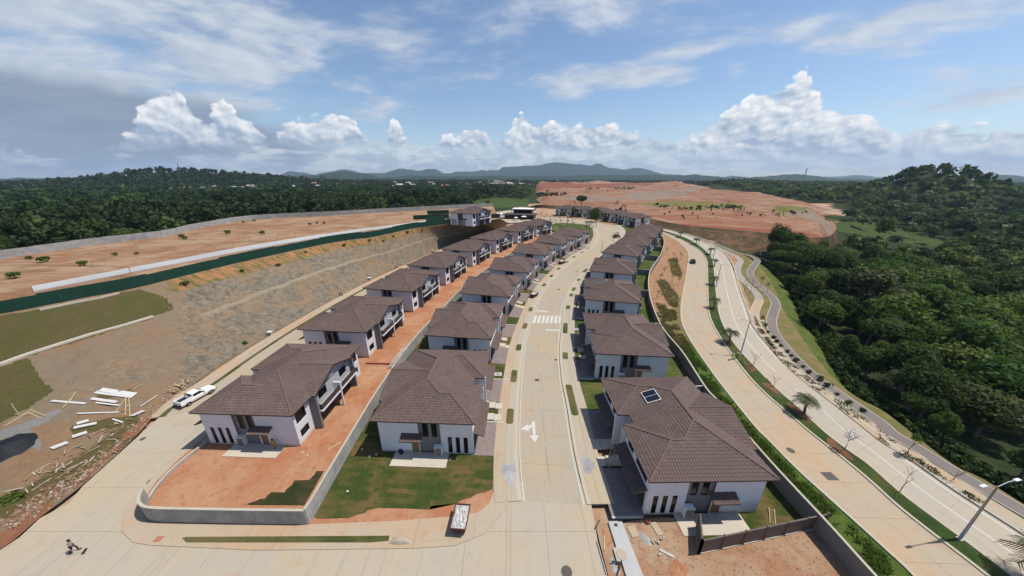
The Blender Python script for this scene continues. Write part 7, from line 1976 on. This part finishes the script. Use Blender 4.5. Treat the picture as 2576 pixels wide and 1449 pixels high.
# long pale slab and scraps on the open lot
C4 = lambda x, y: (1288 + x * 0.25, 1086.7 + y * 0.25); C3 = lambda x, y: (644 + x * 0.25, 1086.7 + y * 0.25)
sl = empty('concrete_slab', (0, 0, 0), 0, 'long pale concrete cover slab with a round hatch at the bottom edge', 'slab')
q = ground_poly('slab_top', [C4(*p) for p in [(965, 918), (1100, 912), (1310, 1449), (1390, 1660), (1240, 1660), (1140, 1449), (1105, 1335), (1060, 1338), (1015, 1188), (1048, 1178)]], 0.32, M['new_concrete'], sl, thick=0.3)
m = MB(); m.lathe([(.55, 0), (.55, .03), (.45, .04)], 24); o = m.build('hatch', M['concrete_grey'], sl); o.location = on(*C4(1100, 1253)) + Vector((0, 0, .325))
m = MB(); m.box(-.17, .17, -.15, .15, 0, .02); o = m.build('lid', M['frame'], sl); o.location = on(*C4(1041, 955)) + Vector((0, 0, .325))
def piece(name, lab, cat, mat, a, b, w, th, z=0.1, grp=None, f=C4):
    p, q = on(*f(*a)), on(*f(*b)); c = (p + q) / 2; m = MB(); m.beam(p - c + Vector((0, 0, z)), q - c + Vector((0, 0, z)), w, th); o = m.build(name, mat); o.location = c; return tag(o, lab, cat, grp)
piece('plank', 'pinkish formwork sheet lying left on the open lot', 'plank', M['sidewalk'], (1190, 955), (1250, 1060), .95, .06, .12); piece('plank', 'narrow formwork sheet lying right on the open lot', 'plank', M['sidewalk'], (1415, 915), (1495, 1045), .7, .06, .12)
piece('plank', 'pale batten beside red soil next to the concrete slab', 'plank', M['bamboo'], (930, 1040), (925, 1200), .12, .08, .12); piece('plank', 'grey channel lying across the open lot', 'plank', M['metal'], (1480, 1190), (1625, 1265), .25, .1, .12)
piece('plank', 'dark timber leaning over the gravel beside the slab', 'plank', M['frame'], (1000, 1330), (1105, 1340), .12, .1, .4); piece('plank', 'dark upright timber scrap beside the slab', 'plank', M['frame'], (1100, 1310), (1060, 1449), .12, .1, .3)
piece('plank', 'short dark bar at the pavement end of the junction', 'plank', M['frame'], (838, 980), (875, 900), .12, .08, .17); piece('plank', 'long rod lying along the kerb at the junction', 'plank', M['metal'], (855, 1105), (950, 1440), .08, .08, .12)
for k, (x, y) in enumerate([(1415, 1115), (1440, 1105), (1470, 1120), (1500, 1080), (1520, 1078), (1490, 1245)]):
    m = MB(); m.box(-.2, .2, -.1, .1, 0, .19); o = m.build('concrete_block', M['concrete_grey']); o.location = on(*C4(x, y)) + Vector((0, 0, .07)); o.rotation_euler = (0, 0, RNG.uniform(0, 3)); tag(o, 'loose grey concrete block on the open lot', 'block', 'loose blocks')
m = MB(); m.lathe([(.2, 0), (.25, .15), (.22, .4), (.17, .41), (.17, .2)], 14); o = m.build('clay_pot', M['clay']); o.location = on(*C4(1365, 918)) + Vector((0, 0, .07)); tag(o, 'round brown pot beside the slit windows of the nearest right house', 'pot')
tag(mound('gravel_patch', [C4(*p) for p in [(1240, 980), (1330, 1010), (1400, 1075), (1450, 1150), (1440, 1190), (1380, 1190), (1290, 1110)]], .18, M['gravel'], 5, None, .15), 'pale gravel patch on the open lot', None, None, 'stuff')
tag(mound('gravel_patch', [C4(*p) for p in [(940, 1200), (1000, 1210), (1040, 1330), (1130, 1449), (1100, 1500), (1010, 1449), (960, 1300)]], .2, M['gravel'], 6, None, .2), 'grey gravel beside the long concrete slab', None, None, 'stuff')
tag(mound('soil_heap', [C4(*p) for p in [(885, 950), (930, 935), (965, 950), (1010, 1100), (1040, 1180), (960, 1200), (915, 1130)]], .25, M['red_soil'], 7, None, .2), 'red soil between kerb and slab', None, None, 'stuff')
tag(mound('soil_heap', [C4(*p) for p in [(1450, 1400), (1560, 1290), (1700, 1190), (1820, 1230), (1900, 1350), (1850, 1480), (1600, 1560), (1450, 1500)]], .16, M['red_soil'], 8, None, .35), 'red dug soil on the open lot', None, None, 'stuff')
tag(mound('gravel_patch', [C3(*p) for p in [(1310, 1135), (1370, 1050), (1480, 1060), (1540, 1050), (1590, 1120), (1560, 1140), (1420, 1150)]], .5, M['concrete_grey'], 9, None, .12), 'grey sheeted heap on the verge by the cross street', None, None, 'stuff')
# white rails stacked on the wall, low timber barriers in the red strip
for k in range(4):
    p, q = on(976 + k * 5, 925 - k, rise, 0.4), on(1012 + k * 4, 876, rise, 2.3); c = (p + q) / 2; m = MB(); m.beam(p - c, q - c, .14, .08); o = m.build('white_rail', M['board']); o.location = c; tag(o, 'white rail stacked against the grey wall behind the nearest middle-row house', 'rail', 'white rails on the wall')
for k in range(7):
    key = 'A%d' % k; a, b = hz(key, HW - 1, HL + 3.0, 0.25), hz(key, HW + 6.2, HL + 3.0, 0.25)
    m = MB(); c = (a + b) / 2; m.beam(a - c, b - c, .22, .5); o = m.build('timber_barrier', M['clay']); o.location = c; tag(o, f'low reddish barrier across the dirt strip behind the {ORD[k]} left-row house', 'barrier', 'barriers across the dirt strip')
for k, (x, y) in enumerate([(762, 1141), (775, 1148)]):
    m = MB(); m.tube([(-.25, 0, .12), (.25, .1, .12)], .12, 8); o = m.build('clay_pipe', M['sidewalk']); o.location = on(x, y); o.rotation_euler = (0, 0, 1.5); tag(o, 'short clay pipe on the red yard by the patio', 'pipe', 'clay pipes')
m = MB(); m.tube([(-.9, 0, .1), (.9, 0, .16)], .14, 8); o = m.build('log', M['timber']); o.location = on(842, 1124); o.rotation_euler = (0, 0, .9); tag(o, 'pale log on the red yard next to the grey wall', 'log')
wb2 = mound('rubbish_bag', [(1005, 1147), (1000, 1137), (1006, 1130), (1014, 1131), (1017, 1140), (1014, 1148)], .7, M['black'], 12, None, .2); tag(wb2, 'black rubbish bag on the patio of the nearest middle-row house', 'bag')
for k, (x, y) in enumerate([(875, 1238), (911, 1132), (930, 1150), (947, 1145), (1133, 1157), (1103, 1176)]):
    m = MB(); m.box(-.14, .14, -.09, .09, 0, .08); o = m.build('litter', M['board']); o.location = on(x, y) + Vector((0, 0, .1)); o.rotation_euler = (0, 0, k); tag(o, 'small white scrap lying on the corner lawn', 'litter', 'scraps on the corner lawn')
for (x, y), lab in [((1253, 943), 'white utility slab in the grass beside the left pavement'), ((1451, 830), 'white utility slab in the grass beside the right pavement')]:
    p = on(x, y); m = MB(); m.box(-.75, .75, -.55, .55, 0, .14); o = m.build('utility_slab', M['new_concrete']); o.location = (p.x, p.y, p.z + .05); k = MB(); k.box(-.25, .25, -.2, .2, .14, .17); k.build('lid', M['metal'], o); tag(o, lab, 'slab')
for (x, y), lab in [((680, 842), 'white meter box beside the left road below the rock slope'), ((1090, 634), 'white box at the far end of the left pavement'), ((930, 704), 'small white block on the left pavement, farther')]:
    p = on(x, y); m = MB(); m.box(-.5, .5, -.35, .35, 0, .8); o = m.build('meter_box', M['new_concrete']); o.location = p; k = MB(); k.box(-.55, .55, -.4, .4, .8, .87); k.build('lid', M['white_box'], o); tag(o, lab, 'box')

# ------------------------------------------------------------------ people
def skin_mesh(name, verts, edges, radii, mat, parent=None):
    me = bpy.data.meshes.new(name); me.from_pydata(verts, edges, []); me.materials.append(mat); o = bpy.data.objects.new(name, me); COL.objects.link(o); o.parent = parent
    md = o.modifiers.new('skin', 'SKIN'); md.use_smooth_shade = True
    for v, r in zip(me.skin_vertices[0].data, radii): v.radius = (r, r) if not isinstance(r, tuple) else r
    me.skin_vertices[0].data[0].use_root = True
    o.modifiers.new('sub', 'SUBSURF').levels = 1; o.modifiers['sub'].render_levels = 1
    return o
def make_person(lab, shirt, trousers, hat, pose):
    """pose: joint offsets; pelvis at z 0.95, facing +x"""
    root = empty('person'); J = {'pel': (0, 0, .95), 'spine': (.02, 0, 1.15), 'chest': (.03, 0, 1.38), 'neck': (.04, 0, 1.52), 'head': (.07, 0, 1.66), 'crown': (.07, 0, 1.76)}
    for s, n in ((1, 'l'), (-1, 'r')):
        J.update({n + 'sh': (.03, .18 * s, 1.42), n + 'el': (.03, .26 * s, 1.15), n + 'wr': (.10, .27 * s, .92), n + 'pa': (.13, .27 * s, .85), n + 'hip': (0, .09 * s, .92), n + 'kn': (.03, .10 * s, .50), n + 'an': (0, .10 * s, .10), n + 'to': (.17, .11 * s, .04)})
    J.update(pose); V, E, R, ix = [], [], [], {}
    def add(k, r, par=None):
        ix[k] = len(V); V.append(J[k]); R.append(r)
        if par: E.append((ix[par], ix[k]))
    add('pel', .13); add('spine', (.12, .10), 'pel'); add('chest', (.15, .11), 'spine'); add('neck', .055, 'chest'); add('head', (.085, .10), 'neck'); add('crown', .07, 'head')
    for n in 'lr':
        add(n + 'sh', .065, 'chest'); add(n + 'el', .045, n + 'sh'); add(n + 'wr', .032, n + 'el'); add(n + 'pa', (.02, .038), n + 'wr')
        pa = Vector(J[n + 'pa']); d = (pa - Vector(J[n + 'wr'])).normalized(); sd = Vector((1, 0, 0)); sgn = 1 if n == 'l' else -1
        for k in range(4):
            q = 'f%d' % k; J[n + q] = tuple(pa + d * (.055 + .008 * (k in (1, 2))) + sd * (k - 1.5) * .02); J[n + q + 't'] = tuple(Vector(J[n + q]) + d * .03 - Vector((0, sgn * .015, 0)))
            add(n + q, .009, n + 'pa'); add(n + q + 't', .008, n + q)
        J[n + 'th'] = tuple(pa + d * .01 + Vector((.055, -sgn * .01, 0))); add(n + 'th', .010, n + 'pa')
        add(n + 'hip', .085, 'pel'); add(n + 'kn', .06, n + 'hip'); add(n + 'an', .042, n + 'kn'); add(n + 'to', .035, n + 'an')
    skin_mesh('body', V, E, R, M['skin'], root)
    def cloth(name, ks, es, rs, mat): 
        vi = {k: i for i, k in enumerate(ks)}; skin_mesh(name, [J[k] for k in ks], [(vi[a], vi[b]) for a, b in es], rs, mat, root)
    cloth('shirt', ['spine', 'chest', 'lsh', 'lel', 'rsh', 'rel', 'pel'], [('spine', 'chest'), ('chest', 'lsh'), ('lsh', 'lel'), ('chest', 'rsh'), ('rsh', 'rel'), ('spine', 'pel')], [(.15, .13), (.18, .135), .085, .058, .085, .058, .145], shirt)
    cloth('trousers', ['pel', 'lhip', 'lkn', 'lan', 'rhip', 'rkn', 'ran'], [('pel', 'lhip'), ('lhip', 'lkn'), ('lkn', 'lan'), ('pel', 'rhip'), ('rhip', 'rkn'), ('rkn', 'ran')], [.14, .10, .075, .06, .10, .075, .06], trousers)
    h = Vector(J['head']); m = MB(); m.lathe([(.10, -.02), (.118, .02), (.115, .07), (.08, .125), (.03, .145)], 12); o = m.build('hat' if hat else 'hair', hat or M['hair'], root, smooth=True); o.location = h + Vector((-.012, 0, .015))
    fx = MB()
    for s in (-1, 1): fx.box(.092, .102, s * .035 - .012, s * .035 + .012, -.01, .006)
    fx.box(.095, .118, -.012, .012, -.045, -.008); fx.box(.085, .097, -.028, .028, -.072, -.062); o = fx.build('face', M['skin'], root); o.location = h - Vector((.01, 0, .0))
    for n in 'lr': a, t_ = Vector(J[n + 'an']), Vector(J[n + 'to']); m = MB(); m.beam(a - Vector((.06, 0, .04)), t_ + Vector((.05, 0, 0)), .10, .09); m.build('shoe', M['black'], root)
    return tag(root, lab, 'person')
walk = {'lkn': (.20, .10, .52), 'lan': (.22, .10, .11), 'lto': (.38, .11, .05), 'rkn': (-.04, -.10, .50), 'ran': (-.30, -.10, .16), 'rto': (-.16, -.11, .05), 'lel': (-.12, .27, 1.16), 'lwr': (-.10, .28, .93), 'lpa': (-.08, .28, .86), 'rel': (.16, -.27, 1.17), 'rwr': (.30, -.25, 1.0), 'rpa': (.36, -.24, .96)}
bend = {'chest': (.22, 0, 1.30), 'neck': (.33, 0, 1.40), 'head': (.42, 0, 1.48), 'crown': (.47, 0, 1.57), 'lsh': (.24, .18, 1.33), 'rsh': (.24, -.18, 1.33), 'lel': (.36, .2, 1.06), 'rel': (.36, -.2, 1.08), 'lwr': (.50, .1, .92), 'rwr': (.46, -.1, .96), 'lpa': (.55, .08, .87), 'rpa': (.51, -.08, .91)}
for (x, y), rz, sh_, tr_, ht, ps, lab in [((189, 1388), 0.5, M['cloth_grey'], M['cloth_dark'], None, walk, 'person in grey shirt and dark trousers walking on the empty junction'),
        ((1841, 904), 4.2, M['vest'], M['vest'], M['helmet'], bend, 'worker in bright hi-vis bending at the median kerb, left of two'), ((1853, 902), 4.0, M['vest'], M['cloth_dark'], M['helmet'], bend, 'worker in hi-vis top and dark trousers beside the median, right of two'),
        ((855, 745), 5.0, M['cloth_white'], M['cloth_dark'], M['helmet'], {}, 'person in white standing on the left pavement, left of a pair'), ((861, 745), 4.6, M['cloth_white'], M['cloth_dark'], None, {}, 'person in white standing on the left pavement, right of a pair'),
        ((995, 677), 4.6, M['cloth_white'], M['cloth_dark'], M['helmet'], {}, 'person in white farther up the left pavement, left of a pair'), ((1000, 675), 4.2, M['cloth_white'], M['cloth_grey'], None, {}, 'person in white farther up the left pavement, right of a pair'),
        ((693, 1129), 4.7, M['machine'], M['machine'], None, {}, 'person in yellow standing by the wall of the house beside the pickup')]:
    o = make_person(lab, sh_, tr_, ht, ps); p = on(x, y); o.location = (p.x, p.y, p.z + (0.02 if y > 1300 else 0.1)); o.rotation_euler = (0, 0, rz)
# dark bicycle-like cart the walker pushes: long-handled broom
p = on(200, 1392); br_ = empty('broom', (p.x, p.y, p.z), .5, 'long-handled broom pushed by the walking person', 'broom')
m = MB(); m.tube([(-.55, 0, .98), (.35, 0, .06)], .02, 6); m.build('handle', M['timber'], br_); m = MB(); m.box(.25, .45, -.3, .3, 0, .09); m.build('head', M['black'], br_)

# ------------------------------------------------------------------ clubhouse and far things
c = on(1312, 549); cb = empty('clubhouse', (c.x, c.y, c.z), math.radians(-12), 'black two-level clubhouse with white flat roof beyond the left row', 'building')
for nm, b, mt in [('lower_floor', (-13, 11, -6, 6, 0, 3.2), M['club_black']), ('terrace_deck', (-14, 12, -7.5, 6.5, 3.2, 3.6), M['club_black']), ('upper_floor', (-6, 9, -4, 5, 3.6, 7.0), M['glass']), ('roof', (-8, 11, -6.5, 6.5, 7.0, 7.8), M['club_black']), ('roof_top', (-7.2, 10.2, -5.7, 5.7, 7.8, 7.9), M['club_white']), ('canopy', (-22, -13.2, -6, 2, 3.3, 3.7), M['club_white'])]:
    m = MB(); m.box(*b); m.build(nm, mt, cb)
for x in (-7, -2, 4, 10): m = MB(); m.box(x - .15, x + .15, -6.2, -5.9, 3.6, 7.0); m.build('column', M['club_black'], cb)
for x in (-21, -14): m = MB(); m.box(x - .12, x + .12, -5.6, -5.3, 0, 3.3); m.build('column', M['club_white'], cb)
m = MB(); m.box(-14, 12, -7.5, -7.4, 3.62, 4.6); m.build('railing', M['metal'], cb)
for k in range(5): m = MB(); x = -11 + k * 4.4; m.box(x, x + 3.4, -6.06, -6.01, .2, 2.7); m.build('window', M['glass'], cb)
for (x, y), s in [((1318, 553), 4.0), ((1298, 556), 3.0), ((1278, 550), 3.0)]:
    p = on(x, y); r = empty('sun_shade', p, 0, 'white sun shade over the poolside in front of the clubhouse', 'sun shade', 'poolside shades'); m = MB(); m.face([(-s / 2, -s / 2, 2.5), (s / 2, -s / 2, 2.5), (0, 0, 3.3)]); m.face([(s / 2, -s / 2, 2.5), (s / 2, s / 2, 2.5), (0, 0, 3.3)]); m.face([(s / 2, s / 2, 2.5), (-s / 2, s / 2, 2.5), (0, 0, 3.3)]); m.face([(-s / 2, s / 2, 2.5), (-s / 2, -s / 2, 2.5), (0, 0, 3.3)]); m.build('canopy', M['club_white'], r); m = MB(); m.tube([(0, 0, 0), (0, 0, 3.2)], .06, 6); m.build('pole', M['metal'], r)
def far_house():
    root = empty('distant_house'); m = MB(); m.box(-6, 6, -4.5, 4.5, -2, 3.6); m.face([(-6, -4.5, 3.6), (-6, 4.5, 3.6), (-6, 0, 5.6)]); m.face([(6, -4.5, 3.6), (6, 0, 5.6), (6, 4.5, 3.6)]); m.build('wall', M['far_wall'], root)
    m = MB(); m.face([(-6.5, -5, 3.45), (6.5, -5, 3.45), (6.5, 0, 5.75), (-6.5, 0, 5.75)]); m.face([(6.5, 5, 3.45), (-6.5, 5, 3.45), (-6.5, 0, 5.75), (6.5, 0, 5.75)]); m.build('roof', M['far_roof'], root)
    for x in (-3.5, 0.0, 3.5): m = MB(); m.face([(x - .7, -4.53, 1), (x + .7, -4.53, 1), (x + .7, -4.53, 2.4), (x - .7, -4.53, 2.4)]); m.build('window', M['glass'], root)
    return root
FH = far_house(); g = np.random.default_rng(91); n = 0
while n < 120:
    a = math.radians(g.uniform(-34, 14)); r = g.uniform(760, 2300)
    if n > 95: a = math.radians(g.uniform(-48, -36)); r = g.uniform(780, 980)
    x, y = r * math.sin(a), r * math.cos(a); z = float(base_z(x, y))
    if inside(np.array([x]), np.array([y]), FIELD_W)[0]: continue
    s = g.uniform(0.55, 1.0) * (1 + r / 2200)
    o = place_copy(FH, USED, (x, y, z + 5.0), g.uniform(-.6, .6), s, 'small pale house in the distant town below the mountains' if n <= 95 else 'small house on the wooded hilltop at the left horizon', 'houses of the distant town' if n <= 95 else 'houses on the left hill'); o['category'] = 'house'; n += 1
def mast(px, py_top, py_base, Y, lab, lean=0.0):
    a, b = ray(px, py_base); base = Vector((a / b * Y, Y, CAM_H - Y / b)); a2, b2 = ray(px, py_top); h = (CAM_H - Y / b2) - base.z
    root = empty('lattice_mast', base - Vector((0, 0, 25)), 0, lab, 'mast', 'masts on the horizon'); h += 25; m = MB(); w = h * .07
    for sx in (-1, 1):
        for sy in (-1, 1): m.beam((sx * w, sy * w, 0), (sx * w * .15 + lean * h, sy * w * .15, h), h * .012, h * .012)
    m.build('legs', M['metal'], root); m = MB()
    for k in range(7):
        t0, t1 = k / 7, (k + 1) / 7; q0, q1 = w * (1 - .85 * t0), w * (1 - .85 * t1)
        m.beam((-q0 + lean * h * t0, -q0, h * t0), (q1 + lean * h * t1, -q1, h * t1), h * .008, h * .008); m.beam((q0 + lean * h * t0, -q0, h * t0), (-q1 + lean * h * t1, -q1, h * t1), h * .008, h * .008)
    m.build('bracing', M['metal'], root)
mast(453, 411, 432, 900, 'lattice mast on top of the wooded hill at the left'); mast(325, 436, 452, 1000, 'lattice mast left of the wooded hill'); mast(112, 449, 464, 1100, 'lattice mast at the far left horizon'); mast(2021, 423, 448, 1300, 'leaning lattice mast on the horizon right of the earthworks', .06)

# ------------------------------------------------------------------ air
hb = MB(); hb.box(-15500, 15500, -70, 9000, -30, 400)
hm = bpy.data.materials.new('haze_air'); hm.use_nodes = True; hn = hm.node_tree; hn.nodes.remove(hn.nodes['Principled BSDF'])
pv = hn.nodes.new('ShaderNodeVolumePrincipled'); pv.inputs['Color'].default_value = (0.62, 0.78, 1.0, 1); pv.inputs['Density'].default_value = 0.000075; pv.inputs['Anisotropy'].default_value = 0.2
hn.links.new(pv.outputs[0], hn.nodes['Material Output'].inputs['Volume'])
hz_ = hb.build('haze', hm); tag(hz_, 'thin bluish air over the whole valley', None, None, 'stuff')
